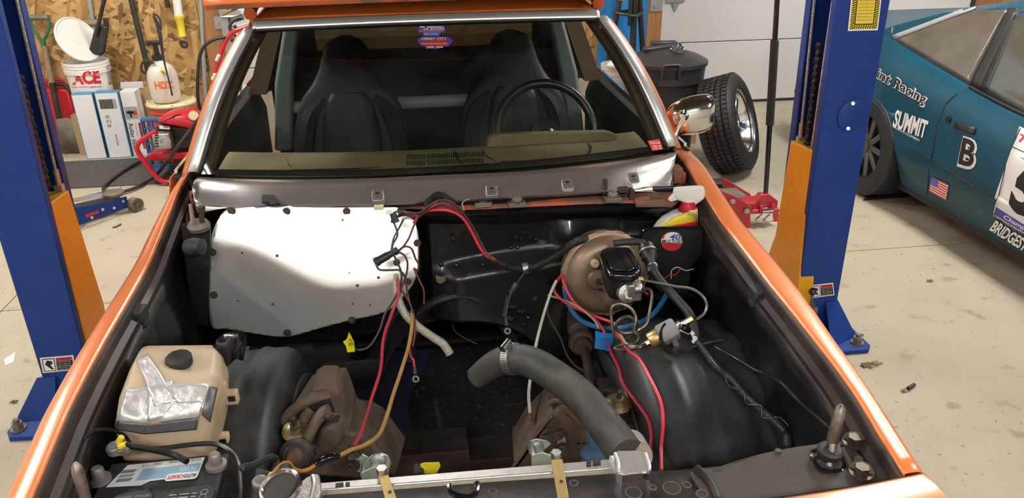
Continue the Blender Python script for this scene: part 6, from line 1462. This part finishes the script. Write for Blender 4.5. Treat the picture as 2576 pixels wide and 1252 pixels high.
# pressure washer
pw = thing('pressure_washer', 'red pressure washer with a tubular red frame standing on the dark mat', 'pressure washer', (-1.6,5.15,0))
hoop = [(394,330),(372,342),(350,358),(344,372),(352,390),(366,410),(384,434),(402,452),(425,459),(446,454),(470,440),(500,425)]
obj('frame_hoop', MB().tube(YS([(u, v, 5.06) for u, v in hoop]), .0165, 12, 5), M_['red_paint'], pw)
obj('frame_hoop', MB().tube(YS([(u+75, v-34, 5.38) for u, v in hoop]), .0165, 12, 5), M_['red_paint'], pw)
obj('foot', MB().cyl((Y(425,464,5.06).x,5.06,.009), (Y(425,464,5.06).x,5.06,.03), .018, n=10), M_['rubber'], pw)
dk = MB().prism([Y(u, v, 5.13) for u, v in ((366,392),(390,384),(520,384),(520,398),(380,404),(368,400))], (.02,.26,.0)); obj('deck', dk, M_['red_paint'], pw, bevel=.008)
obj('engine_block', MB().prism([Y(u, v, 5.14) for u, v in ((392,318),(500,322),(500,376),(440,374),(400,360))], (0,.22,0)), M_['black_plastic'], pw, bevel=.01)
shr = MB(); rows = []
for y, L_ in ((5.06,((392,306),(402,300),(430,296),(470,302),(505,318),(500,322),(470,322),(430,314))), (5.11,((386,308),(408,290),(440,276),(480,278),(512,298),(506,326),(470,324),(425,313))), (5.20,((390,304),(420,280),(455,268),(488,270),(515,284),(512,322),(470,320),(425,310))), (5.32,((400,298),(430,276),(460,264),(490,266),(515,280),(512,315),(470,314),(430,305))), (5.37,((415,296),(440,282),(462,272),(485,274),(508,284),(505,308),(470,306),(440,300)))):
    rows.append([Y(u, v, y) for u, v in L_])
sho = obj('engine_cover', shr.loft(rows), M_['red_plastic'], pw, sub=2, sharp=180)
for k in range(5):
    P_ = [(400+k*6+i*12, 300-k*1.0-3.4*i+ (4*k) -(2.2*k if i else 0)+.6*i*i, 5.075) for i in range(4)]
    P_ = [(404+k*7, 303-k*3.6+7, 5.07), (420+k*5, 296-k*3.2+6.5, 5.075), (440+k*3, 292-k*2.4+6, 5.085), (458, 291-k*1.6+6, 5.09)]
    obj('louvre', MB().tube(YS(P_), .004, 6, 4), M_['ink_black'], pw)
obj('fuel_cap', MB().cyl(Y(486,292,5.09), Y(487,290,5.07), .030, n=18), M_['cream'], pw)
obj('cover_plate', MB().prism([Y(u, v, 5.20) for u, v in ((444,276),(470,270),(474,274),(448,280))], (0,-.03,.01)), M_['label_grey'], pw)
mq = obj('muffler_guard', MB().box(Y(411,352,5.08), (.105,.08,.10)), M_['galv'], pw, bevel=.006)
obj('exhaust', MB().lathe([(.040,0),(.040,.006),(.022,.008),(.020,.002),(.001,.002)], Y(414,355,5.038), (0,-1,0), 20), M_['alu_cast'], mq)
for k in range(5): obj('guard_slot', MB().box(Y(394,340+k*7,5.038), (.022,.004,.008)), M_['ink_black'], mq)
obj('decal', MB().prism([Y(u, v, 5.085) for u, v in ((400,315),(427,318),(427,326),(401,324))], (0,.002,0)), M_['label_white'], pw)
obj('decal_red', MB().prism([Y(u, v, 5.083) for u, v in ((410,317),(426,319),(426,322),(411,320))], (0,.001,0)), M_['ink_red'], pw)
obj('push_handle', MB().tube(YS([(518,330,5.30),(524,285,5.30),(532,235,5.28),(543,180,5.26),(556,135,5.25),(570,100,5.25),(588,80,5.25),(606,73,5.25),(640,62,5.25),(690,60,5.25),(720,80,5.25)]), .0155, 12, 6), M_['red_paint'], pw)
for a, b in (((545,152),(551,138)),((535,200),(541,186))): obj('handle_sticker', MB().cyl(Y(*a, 5.238), Y(*b, 5.232), .011, n=8), M_['label_white'], pw)
wh = Y(500,420,5.45)
obj('wheel', MB().lathe([(.001,-.03),(.05,-.03),(.055,-.02),(.10,-.03),(.13,-.02),(.13,.02),(.10,.03),(.055,.02),(.05,.03),(.001,.03)], (wh.x+.1,5.45,.14), (1,0,0), 28), M_['tyre'], pw)
tag(obj('pressure_hose', MB().tube([Y(566,94,5.24), Y(545,97,5.24), Y(518,112,5.24), Y(503,140,5.25), Y(498,185,5.26), Y(497,225,5.28), Y(500,262,5.30), Y(512,300,5.32)], .011, 10, 6), M_['rubber']), 'black hose hanging in a curve from the red washer handle', 'hose')
tag(obj('pressure_hose', MB().tube([Y(560,215,5.0), Y(535,245,5.0), Y(510,285,5.0), Y(480,325,5.0), Y(440,378,4.98), Z(392,440,.03), Z(345,470,.02), Z(310,482,.02), Z(280,492,.02), Z(264,484,.02), Z(262,470,.02), Z(285,448,.02), Z(320,424,.022), Z(352,406,.03)], .011, 10, 6), M_['rubber']), 'black hose lying in a long loop on the floor before the red washer', 'hose')
# blue floor jack
bj = thing('floor_jack', 'low blue floor jack with a round saddle lying behind the left lift post', 'floor jack', Z(260,530,0))
A = Z(150,585,.03); B = Z(325,521,.03); ax_ = (B-A).normalized(); nx_ = Vector((ax_.y,-ax_.x,0)); nx_ = -nx_ if nx_.y < 0 else nx_
for off_ in (0, .20):
    o_ = nx_*off_
    sd = obj('side_plate', MB().prism([A+o_, B+o_, B+o_+Vector((0,0,.07)), B+o_-ax_*.18+Vector((0,0,.085)), A+o_+Vector((0,0,.13))], nx_*.008), M_['lift_blue'], bj, bevel=.002)
    if off_ == 0:
        for f, z in ((.78,.03),(.62,.045),(.45,.02),(.93,.05)): p = A.lerp(B, f)+Vector((0,0,z)); obj('rivet', MB().cyl(p, p-nx_*.006, .009, n=10), M_['alu'], sd)
        p = A.lerp(B, .38)+Vector((0,0,.03)); obj('name_plate', MB().prism([p-nx_*.001, p+ax_*.08-nx_*.001, p+ax_*.08+Vector((0,0,.02))-nx_*.001, p+Vector((0,0,.02))-nx_*.001], -nx_*.001), M_['red_wire'], sd)
obj('lift_arm', MB().bar(A+nx_*.10+Vector((0,0,.12)), B+nx_*.10-ax_*.06+Vector((0,0,.075)), .10, .03), M_['galv'], bj, bevel=.006)
p = Z(285,486,.13); obj('saddle', MB().lathe([(.001,-.03),(.03,-.03),(.035,-.01),(.060,-.004),(.062,.008),(.055,.012),(.05,.006),(.001,.006)], p, (0,0,1), 26), M_['steel_dirty'], bj)
for off_ in (-.02, .21):
    p = B+ax_*.03+nx_*off_+Vector((0,0,.012)); obj('roller', MB().lathe([(.018,-.025),(.042,-.025),(.042,.025),(.034,.025),(.030,.012),(.012,.012),(.010,.018),(.001,.018)], p, -nx_, 24), M_['steel_dirty'], bj)

# left overhead door seen beside the roof
struct('trim_3', MB().ab((-1.60,Y1-.02,0),(-1.46,Y1+.011,2.35)), M_['wood'], bevel=.004)
d2 = struct('door_2', MB().ab((-1.40,Y1-.012,0),(1.05,Y1-.004,2.35)), M_['door_white'])
for i in range(5): obj('panel', MB().ab((-1.38,Y1-.05,zs[i]+.003),(1.05,Y1-.012,zs[i+1]-.003)), M_['door_white'], d2, bevel=.006)
obj('track', MB().ab((-1.455,Y1-.06,0),(-1.40,Y1-.02,2.35)), M_['galv'], d2)
p = Y(575,34,Y1-.06); obj('hinge', MB().box(p+Vector((.02,-.008,0)), (.12,.012,.05)).cyl(p+Vector((-.05,-.02,-.02)), p+Vector((.10,-.02,-.02)), .010, n=8), M_['galv'], d2)
p = Y(548,57,Y1-.03); obj('track_bracket', MB().box(p, (.05,.006,.09)).cyl(p, p+Vector((0,-.012,0)), .012, n=6), M_['galv'], bpy.data.objects['trim_3'])
wire('black power cord hooked over the red washer handle', 'rubber', .010, [(612,46,5.4),(598,46,5.4),(582,58,5.4),(578,72,5.4),(590,88,5.4),(604,100,5.4)], 'power_cord', 'cord')
tag(obj('spray_gun', MB().cyl(Y(612,42,5.5), Y(585,50,5.5), .018, n=10).cyl(Y(588,64,5.5), Y(602,80,5.5), .012, n=8).cyl(Y(582,98,5.5), Y(598,108,5.5), .016, n=8), M_['black_plastic']), 'black spray gun held on the red washer handle', 'spray gun')

# ================================================================== back right: bin, tyre, jack, stand
tx, ty_ = 1.63, 5.05
tc_ = thing('trash_can', 'black round trash can with a domed lid beside the garage door', 'trash can', (tx,ty_,0))
obj('body', MB().lathe([(.001,0),(.185,0),(.19,.01),(.235,.56),(.236,.57),(.250,.572),(.252,.62),(.255,.66),(.258,.665),(.258,.68),(.001,.68)], (tx,ty_,0), (0,0,1), 48), M_['trash_black'], tc_, sharp=35)
obj('lid', MB().lathe([(.262,.672),(.268,.676),(.268,.70),(.258,.706),(.245,.712),(.20,.735),(.14,.752),(.08,.760),(.001,.762)], (tx,ty_,0), (0,0,1), 48), M_['trash_black'], tc_, sharp=35)
obj('lid_handle', MB().bar((tx-.16,ty_+.02,.765), (tx+.12,ty_+.10,.770), .05, .035), M_['trash_black'], tc_, bevel=.012)
obj('lid_knob', MB().box((tx+.02,ty_+.16,.765), (.18,.05,.06)), M_['trash_black'], tc_, bevel=.012)
a0, a1 = Y(1667,138,4.80), Y(1710,134,4.80)
hA = [Vector((a0.x,4.785,.62)), Vector((a0.x,4.775,.70)), Vector((a0.x+.01,4.78,.715)), Vector((a1.x-.01,4.78,.715)), Vector((a1.x,4.775,.70)), Vector((a1.x,4.785,.62))]
obj('lock_handle', MB().tube([Vector((q.x, q.y+.0, q.z)) for q in hA], .011, 10, 2).box((.5*(a0.x+a1.x),4.79,.60), (a1.x-a0.x+.03,.02,.035)), M_['trash_black'], tc_)
bw_ = thing('parts_dish', 'shiny dish full of chrome nuts on the trash can lid', 'dish', (Y(1705,98,5.0).x,5.0,.75))
pd = Vector((Y(1705,100,5.0).x, 4.98, .7485))
obj('dish', MB().lathe([(.001,.0),(.03,.0),(.05,.022),(.055,.032),(.052,.033),(.045,.022),(.028,.006),(.001,.006)], pd, (0,0,1), 28), M_['chrome'], bw_)
for k in range(14):
    a = random.uniform(0, 6.28); r = random.uniform(0, .034); h = .018+.018*(1-r/.034)+random.uniform(0,.008)
    p = pd+Vector((r*math.cos(a), r*math.sin(a), h)); ax2 = Vector((random.uniform(-1,1), random.uniform(-1,1), random.uniform(.2,1)))
    obj('lug_nut', MB().cyl(p, p+ax2.normalized()*.022, .009, .008, n=6), M_['chrome'], bw_)
# tyre
ty = thing('spare_wheel', 'wide black tyre on a polished alloy wheel leaning against the trash can', 'wheel', (2.0,4.7,0))
wa = Vector((.77,-.53,.33)).normalized(); wc = Y(1832,312,4.72)
TR, TW = .315, .118
pr = [(.205,-TW*.85),(.215,-TW),(.25,-TW*1.06),(.285,-TW*1.0),(.305,-TW*.9)]
tre = [(TR,-.095),(TR,-.062),(TR-.008,-.060),(TR-.008,-.052),(TR+.002,-.050),(TR+.002,-.020),(TR-.006,-.018),(TR-.006,-.010),(TR+.003,-.008),(TR+.003,.008),(TR-.006,.010),(TR-.006,.018),(TR+.002,.020),(TR+.002,.050),(TR-.008,.052),(TR-.008,.060),(TR,.062),(TR,.095)]
pr2 = [(.305,TW*.9),(.285,TW*1.0),(.25,TW*1.06),(.215,TW),(.205,TW*.85)]
obj('tyre', MB().lathe(pr+tre+pr2+[(.19,TW*.8),(.19,-TW*.8),(.205,-TW*.85)], wc, wa, 72), M_['tyre'], ty, sharp=35)
e1 = wa.orthogonal().normalized(); e2 = wa.cross(e1); sip = MB()
for k in range(64):
    a = 2*math.pi*k/64; d = e1*math.cos(a)+e2*math.sin(a); tg = wa.cross(d)
    for j, h in enumerate((-.079,-.035,0,.035,.079)):
        dd = (d+tg*(.02*(j%2))).normalized()
        R_ = Matrix((wa, tg, d)).transposed() @ Matrix.Rotation(.35 if j in (1,3) else 0, 3, 'Z')
        sip.box(wc+wa*h+dd*(TR+.0035), (.026,.0215,.006), R_)
o_ = obj('tread_block', sip, M_['tyre'], ty); o_['kind'] = 'stuff'
rim = obj('rim', MB().lathe([(.19,-TW*.7),(.19,TW*.55),(.205,TW*.86),(.212,TW*.93),(.207,TW*.95),(.198,TW*.88),(.180,TW*.55),(.165,TW*.30),(.10,TW*.22),(.06,TW*.30),(.055,TW*.36),(.001,TW*.36)], wc, wa, 48), M_['polished'], ty, sharp=40)
for k in range(5):
    a = 2*math.pi*k/5; d = e1*math.cos(a)+e2*math.sin(a)
    obj('spoke', MB().bar(wc+wa*TW*.36+d*.05, wc+wa*TW*.45+d*.185, .045, .03, wa), M_['polished'], rim, bevel=.008)
# wooden stretcher under the bin's right (pallet end)
plt = thing('pallet', 'wooden pallet on the floor behind the tyre', 'pallet', Z(1790,380,.0))
pq = Y(1770,350,5.35)
for k in range(3): obj('board', MB().ab((1.72,5.36+k*.12,.10),(2.02,5.45+k*.12,.118)), M_['wood_pale'], plt, bevel=.002)
for x in (1.74, 1.98): obj('runner', MB().ab((x-.02,5.36,0),(x+.02,5.70,.10)), M_['wood_pale'], plt, bevel=.002)
# red floor jack with long handle
rj = thing('floor_jack', 'red floor jack with an upright black handle beside the right lift post', 'floor jack', Z(1890,560,0))
def RJ(u, v, y): return Y(u, v, y)
obj('side_plate', MB().prism([RJ(u, v, 3.66) for u, v in ((1790,470),(1846,492),(1880,512),(1889,524),(1888,574),(1840,574),(1790,540))], (-.005,.012,0)), M_['jack_red'], rj, bevel=.003)
obj('side_rail', MB().prism([RJ(u, v, 4.0) for u, v in ((1822,448),(1889,489),(1889,502),(1815,470))], (0,.012,0)), M_['jack_red'], rj, bevel=.003)
obj('deck', MB().prism([RJ(u, v, y) for u, v, y in ((1795,478,3.90),(1806,471,4.02),(1849,469,4.02),(1880,491,3.86),(1840,503,3.76))], (0,0,-.012)), M_['steel_dirty'], rj, bevel=.003)
obj('arm_panel', MB().prism([RJ(u, v, y) for u, v, y in ((1856,495,3.82),(1918,489,3.86),(1900,512,3.78),(1880,514,3.76))], (0,0,-.01)), M_['jack_red'], rj, bevel=.003)
p = RJ(1807,460,4.05); obj('saddle', MB().lathe([(.001,-.03),(.03,-.03),(.03,-.006),(.048,-.004),(.050,.010),(.044,.012),(.04,.006),(.001,.006)], p, (0,0,1), 26), M_['rust_dark'], rj)
obj('handle_socket', MB().prism([RJ(u, v, 3.80) for u, v in ((1892,534),(1896,512),(1916,490),(1936,489),(1958,506),(1954,534),(1930,522),(1915,524))], (0,.05,0)), M_['jack_red'], rj, bevel=.004)
obj('pivot_tube', MB().cyl(RJ(1890,532,3.79), RJ(1958,528,3.79), .014, n=12), M_['jack_red'], rj)
obj('roller_pin', MB().cyl(RJ(1917,530,3.775), RJ(1944,527,3.775), .012, n=14), M_['chrome'], rj)
for (u, v) in ((1914,520),(1944,516)): obj('fork', MB().box(RJ(u, v+6, 3.78), (.018,.02,.045)), M_['jack_red'], rj, bevel=.003)
for u in (1916,1936):
    for k in range(3): obj('spring', MB().torus(RJ(u-k*6, 540+k*5, 3.77), (.5,-.2,-.6), .012, .003, 16, 6), M_['galv'], rj)
for (u, v) in ((1843,507),(1879,531)): obj('axle_bolt', MB().cyl(RJ(u, v, 3.655), RJ(u, v, 3.64), .014, n=14), M_['bolt_grey'], rj)
obj('side_plate', MB().prism([RJ(u, v, 3.84) for u, v in ((1945,535),(1958,530),(1960,575),(1950,578))], (0,.012,0)), M_['jack_red'], rj)
hb0, hb1 = RJ(1926,489,3.83), Vector((1.90,3.83,1.60)); 
pA, pB = Y(1926,490,3.83), Y(1955,0,3.83); dpo = (pB-pA)
hd_ = obj('handle', MB().cyl(pA, pA+dpo*1.15, .0135, n=14), M_['black_gloss'], rj)
obj('foam_grip', MB().cyl(pA+dpo*.385, pA+dpo*.81, .0215, n=18), M_['foam'], hd_)
# tarp and black stand
tp = MB(); rows = []
for j in range(14):
    rows.append([Vector((1.40+.40*i/9, Y1-.03-.012*math.sin(i*1.7+j*.5), .05+1.7*j/13)) for i in range(10)])
tp.loft(rows, False); tag(obj('tarp', tp, M_['tarp_blue'], None, solid=.003), 'blue tarp hanging on the wall behind the trash can', 'tarp')
sd_ = thing('stand', 'tall black steel tripod stand in front of the blue tarp', 'stand', (Y(1592,100,5.9).x,5.9,0))
def grd(u0, v0, u1, v1, y): a, b = Y(u0, v0, y), Y(u1, v1, y); d = (b-a); k = a.z/(a.z-b.z); return a, a+d*k
for (u0, v0, u1, v1, y, r) in ((1558,0,1545,70,5.9,.022),(1609,0,1615,100,5.9,.022)):
    a, b = grd(u0, v0, u1, v1, y); b.x = max(min(b.x, a.x+.14), a.x-.14); obj('leg', MB().cyl(a+(a-b)*.4, b, r, n=10), M_['black_plastic'], sd_)
a, b = Y(1594,0,5.86), Y(1595,100,5.86); obj('post', MB().cyl(a+Vector((0,0,.6)), Vector((b.x,5.86,0)), .026, n=12), M_['black_plastic'], sd_)
rk = obj('rack', MB().ab((Y(1582,0,5.83).x, 5.82, Y(1582,65,5.83).z), (Y(1590,0,5.83).x, 5.84, 1.7)), M_['black_plastic'], sd_)
obj('brace', MB().tube(YS([(1545,32,5.86),(1570,36,5.80),(1596,40,5.78),(1608,36,5.82),(1617,27,5.88)]), .012, 8, 3).tube(YS([(1545,32,5.86),(1575,28,5.95),(1617,27,5.88)]), .012, 8, 3), M_['black_plastic'], sd_)
zt2 = Y(1550,160,5.35).z
wb2, _o = bucket('pail', 'small white pail seen through the passenger window of the orange car', Y(1556,200,5.35).x, 5.35, 0, zt2, .105, .125, M_['milky'])
tag(obj('rag', MB().ball((Y(1530,172,5.35).x+.02,5.25,zt2+.01), (.06,.04,.03), 12, 6), M_['white_matte']), 'white rag on the rim of the small pail', 'rag')

# ================================================================== blue race car
bcar = thing('race_car', 'dark teal race car with white number panel and sponsor lettering at the right', 'car', (3.5,3.0,0))
ZB = [(.8,.70),(2.0,.73),(2.8,.745),(3.155,.765),(3.545,.805),(3.96,.862),(4.25,.915),(4.6,.945),(5.2,.93)]
ZR = [(.8,.705),(1.7,.74),(2.3,1.05),(2.7,1.17),(3.2,1.21),(3.68,1.195),(4.02,1.12),(4.25,1.03),(4.43,.955),(4.6,.955),(5.2,.94)]
bm_ = MB(); rows = []
ysx = [.8+.08*i for i in range(38)]+[3.84+.03*i for i in range(26)]+[4.62+.08*i for i in range(9)]
for y in ysx:
    zb, = lerp_tab(ZB, y); zr, = lerp_tab(ZR, y); zr = max(zr, zb+.012); k = zr-zb
    tk = .05*max(0, (y-4.2)/1.0)**2
    arch = max(0, 1-((y-4.20)/.34)**2); za = .16+.40*math.sqrt(arch)
    fl_ = .018*max(0, 1-abs(y-4.2)/.6)
    s_ = [(2.70, za), (2.67-fl_, max(.19, za+.01)), (2.630-fl_, max(.33, za+.02)), (2.618-fl_, max(.40, za+.03)), (2.628-fl_, max(.43, za+.035)), (2.632-fl_, .60), (2.650-fl_*.6, zb-.12), (2.685, zb-.03), (2.715, zb-.004), (2.735, zb+.004), (2.735+.40*k*.5, zb+k*.5), (2.735+.42*k*.93, zb+k*.93), (2.735+.42*k+.05, zb+k), (3.2, zr+.035*min(1,k*3)), (3.5, zr+.04*min(1,k*3))]
    L_ = [Vector((x+tk, y, z)) for x, z in s_]
    rows.append(L_+[Vector((7.0-p.x, p.y, p.z)) for p in L_[-2::-1]])
bm_.loft(rows, False)
bdy = obj('body', bm_, M_['car_teal'], bcar, sharp=35)
obj('underbody', MB().ab((2.72,.9,.12),(4.28,5.1,.20)), M_['car_trim'], bcar)
obj('tail', MB().loft([rows[-1], [Vector((3.5+(p.x-3.5)*.93, 5.3, p.z*.9+.04)) for p in rows[-1]]], False), M_['car_teal'], bcar)
ct = bvh(bdy)
patch('quarter_glass', ct, ((2249,99),(2450,26),(2536,24),(2440,215)), M_['car_glass'], bcar, 14, 12, .003)
patch('hatch_edge', ct, ((2244,90),(2452,12),(2456,22),(2252,99)), M_['grey_paint'], bcar, 14, 2, .004)
patch('door_pillar', ct, ((2536,22),(2562,22),(2464,228),(2438,216)), M_['car_trim'], bcar, 4, 10, .005)
patch('door_glass', ct, ((2560,26),(2680,16),(2680,345),(2463,226)), M_['car_glass_dark'], bcar, 10, 10, .003)
def cline(name, L, r, m, off=.0):
    P = [hit(ct, u, v, off) for u, v in L]; P = [p for p in P if p is not None]; return obj(name, MB().tube(P, r, 6, 3), m, bcar)
cline('door_gap', [(2432,222),(2405,238),(2380,262),(2364,300),(2352,350),(2342,400),(2336,440),(2332,490)], .0035, M_['car_trim'])
cline('belt_moulding', [(2440,220),(2480,242),(2530,268),(2580,292),(2640,322)], .008, M_['car_trim'], .004)
cline('rub_strip', [(2236,328),(2290,365),(2340,400)], .004, M_['car_trim']); cline('rub_strip', [(2345,400),(2420,450),(2500,502),(2576,548)], .004, M_['car_trim'])
hp_ = patch('door_handle', ct, ((2404,305),(2456,322),(2452,340),(2402,322)), M_['car_trim'], bcar, 4, 3, .004, solid=.006)
kl = hit(ct, 2388, 300, .002); obj('lock', MB().cyl(kl, kl+Vector((-.006,0,0)), .018, n=18), M_['car_trim'], bcar)
def cartext(s, bl, br, tl, m, off=.004, bold=0, shear=0, name='lettering'):
    return ptext(ct, s, bl, br, tl, m, bcar, off, shear, bold, name)
cartext('int Racing', (2203,205), (2329,275), (2211,168), M_['ink_white'], .003, .045, .15)
cartext('int Racing', (2205,203), (2327,271), (2212,171), M_['ink_black'], .0055, .012, .15)
cartext('SUMMIT', (2246,320), (2330,350), (2254,274), M_['ink_white'], .004, .035, .15)
cartext('RACING EQUIPMENT', (2253,325), (2315,358), (2254,318), M_['ink_white'], .004, .01)
cartext('B', (2408,418), (2452,432), (2424,341), M_['ink_white'], .003, .07); cartext('B', (2412,411), (2448,423), (2425,345), M_['ink_black'], .0055, .02)
fa, fb, fc, fd = [hit(ct, u, v, .003) for u, v in ((2339,480),(2381,503),(2388,464),(2346,444))]
flg = obj('flag_decal', MB().prism([fa, fb, fc, fd], (-.001,0,0)), M_['ink_white'], bcar)
def FQ(s, t, o=.0015): return fa.lerp(fb, s).lerp(fd.lerp(fc, s), t)+Vector((-o,0,0))
for k in range(7): obj('stripe', MB().prism([FQ(0,k*2/13), FQ(1,k*2/13), FQ(1,(k*2+1)/13), FQ(0,(k*2+1)/13)], (-.0003,0,0)), M_['ink_red'], flg)
cn = obj('canton', MB().prism([FQ(0,.46,.002), FQ(.42,.46,.002), FQ(.42,1,.002), FQ(0,1,.002)], (-.0003,0,0)), M_['ink_blue'], flg)
stp_ = MB()
for i in range(5):
    for j in range(4): stp_.box(FQ(.05+.08*i,.52+.12*j,.0028), (.0005,.0028,.0028))
o_ = obj('star', stp_, M_['ink_white'], flg); o_['kind'] = 'stuff'
# number panel
npn = patch('number_panel', ct, ((2566,318),(2700,380),(2700,660),(2503,498)), M_['ink_white'], bcar, 10, 14, .003)
patch('number_panel_foot', ct, ((2510,492),(2700,610),(2700,665),(2499,542)), M_['ink_white'], bcar, 10, 4, .0035)
patch('number_panel_band', ct, ((2508,520),(2700,640),(2700,656),(2503,538)), M_['ink_blue'], bcar, 10, 3, .0045)
cline('panel_outline', [(2569,322),(2549,366),(2530,425),(2515,490),(2506,508),(2502,541),(2540,564),(2580,590)], .002, M_['ink_black'], .005)
cline('panel_outline', [(2545,368),(2580,384)], .002, M_['ink_black'], .005)
cartext('5', (2538,520), (2592,560), (2566,392), M_['ink_black'], .0055, .04)
cartext('7', (2563,356), (2576,364), (2570,336), M_['ink_red'], .0055, .03)
cartext('Champ', (2527,552), (2580,582), (2530,538), M_['ink_white'], .0065, .02, .2); cartext('ENDURANCE', (2526,558), (2572,583), (2527,554), M_['ink_white'], .0065)
cartext('BRIDGESTONE', (2490,578), (2620,660), (2505,551), M_['ink_white'], .004, .03, .2)
# rear wheel
wcx = Vector((2.70,4.20,.305))
wt_ = obj('wheel', MB().lathe([(.19,-.09),(.20,-.10),(.27,-.10),(.30,-.09),(.305,-.08),(.305,.08),(.30,.09),(.27,.10),(.20,.10),(.19,.09),(.19,-.09)], wcx, (-1,0,0), 48), M_['tyre'], bcar)
obj('rim', MB().lathe([(.20,-.02),(.20,.085),(.192,.09),(.185,.06),(.17,.0),(.001,.0)], wcx, (-1,0,0), 40), M_['car_trim'], wt_)
for k in range(10):
    a = 2*math.pi*k/10; d = Vector((0,math.cos(a),math.sin(a))); obj('spoke', MB().bar(wcx+Vector((-.055,0,0))+d*.03, wcx+Vector((-.070,0,0))+d*.19, .035, .02, (-1,0,0)), M_['alloy_dark'], wt_, bevel=.005)
obj('hub_cap', MB().cyl(wcx+Vector((-.04,0,0)), wcx+Vector((-.075,0,0)), .035, n=18), M_['alloy_dark'], wt_)
for y in (1.55,):
    for x in (2.70, 4.30): obj('wheel', MB().lathe([(.001,-.09),(.27,-.09),(.305,-.07),(.305,.07),(.27,.09),(.001,.09)], (x,y,.305), (1,0,0), 30), M_['tyre'], bcar)
obj('wheel', MB().lathe([(.001,-.09),(.27,-.09),(.305,-.07),(.305,.07),(.27,.09),(.001,.09)], (4.30,4.30,.305), (1,0,0), 30), M_['tyre'], bcar)
obj('wheel_tub', MB().ab((2.80,3.9,.2),(4.2,4.7,.66)), M_['car_trim'], bcar)
# rear spoiler
obj('spoiler', MB().prism([Y(u, v, 5.0) for u, v in ((2222,66),(2258,52),(2300,52),(2330,62),(2330,70),(2222,74))], (0,.12,.0)), M_['car_teal'], bcar, bevel=.01)
obj('hood_pin', MB().cyl(hit(ct, 2243, 82, 0), hit(ct, 2243, 82, 0)+Vector((0,0,.03)), .006, n=8), M_['chrome'], bcar)
for q in ((2345,500),(2440,575)): pass
tag(obj('wood_block', MB().ab((2.85,2.80,0),(3.2,3.0,.118)), M_['rust_dark']), 'dark wooden block on the floor under the blue race car', 'block')
tag(obj('floor_paper', MB().prism([Z(2170,505,.0),Z(2290,495,.0),Z(2300,485,.0),Z(2180,492,.0)], (0,0,.003)), M_['rust_dark']), 'dark cardboard scrap on the floor by the race car wheel', 'cardboard')
# ================================================================== litter on the floor
def leaf(lab, u, v, s, m='leaf', rot=0):
    c_ = Z(u, v, 0); P = []
    for k in range(14):
        a = 2*math.pi*k/14; r = s*(1 if k % 2 == 0 else .55)*(1+.3*math.sin(k*2.7+rot)); P.append(c_+Vector((r*math.cos(a+rot), .7*r*math.sin(a+rot), .004+.004*math.sin(k*1.9))))
    return tag(obj('dry_leaf', MB().prism([p+Vector((0,0,.002)) for p in P], (0,0,-.0015)), M_[m]), lab, 'leaf', 'dry leaves on the floor')
leaf('large dry brown leaf on the floor in front of the right lift base', 2180,920,.035,rot=.4); leaf('pale curled dry leaf right of the large leaf by the lift base', 2205,915,.025,'wood_grey',1.0)
leaf('small dry leaf behind the anchor bolt of the right lift base', 2163,845,.022,rot=2); leaf('small pale leaf scraps on the floor beside the black tube piece', 2275,984,.020,'wood_grey',.7)
leaf('tiny dark leaf far out on the floor beside the race car shadow', 2338,708,.018,rot=.2); leaf('small dark leaf at the left edge of the floor', 36,1012,.016,rot=.2)
tag(obj('tube_piece', MB().cyl(Z(2284,977,.008), Z(2300,967,.008), .007, n=10), M_['rubber']), 'short black tube piece on the concrete floor', 'tube')
tag(obj('twig', MB().tube([Z(283,572,.004), Z(294,569,.006), Z(304,563,.005)], .005, 6, 3), M_['leaf']), 'small twig on the floor in front of the blue floor jack', 'twig')
tag(obj('paper_scrap', MB().prism([Z(10,905,.0), Z(40,885,.0), Z(35,912,.0), Z(14,920,.0)], (0,0,.003)), M_['box_white']), 'white paper scrap with red print on the floor left of the lift post', 'paper')
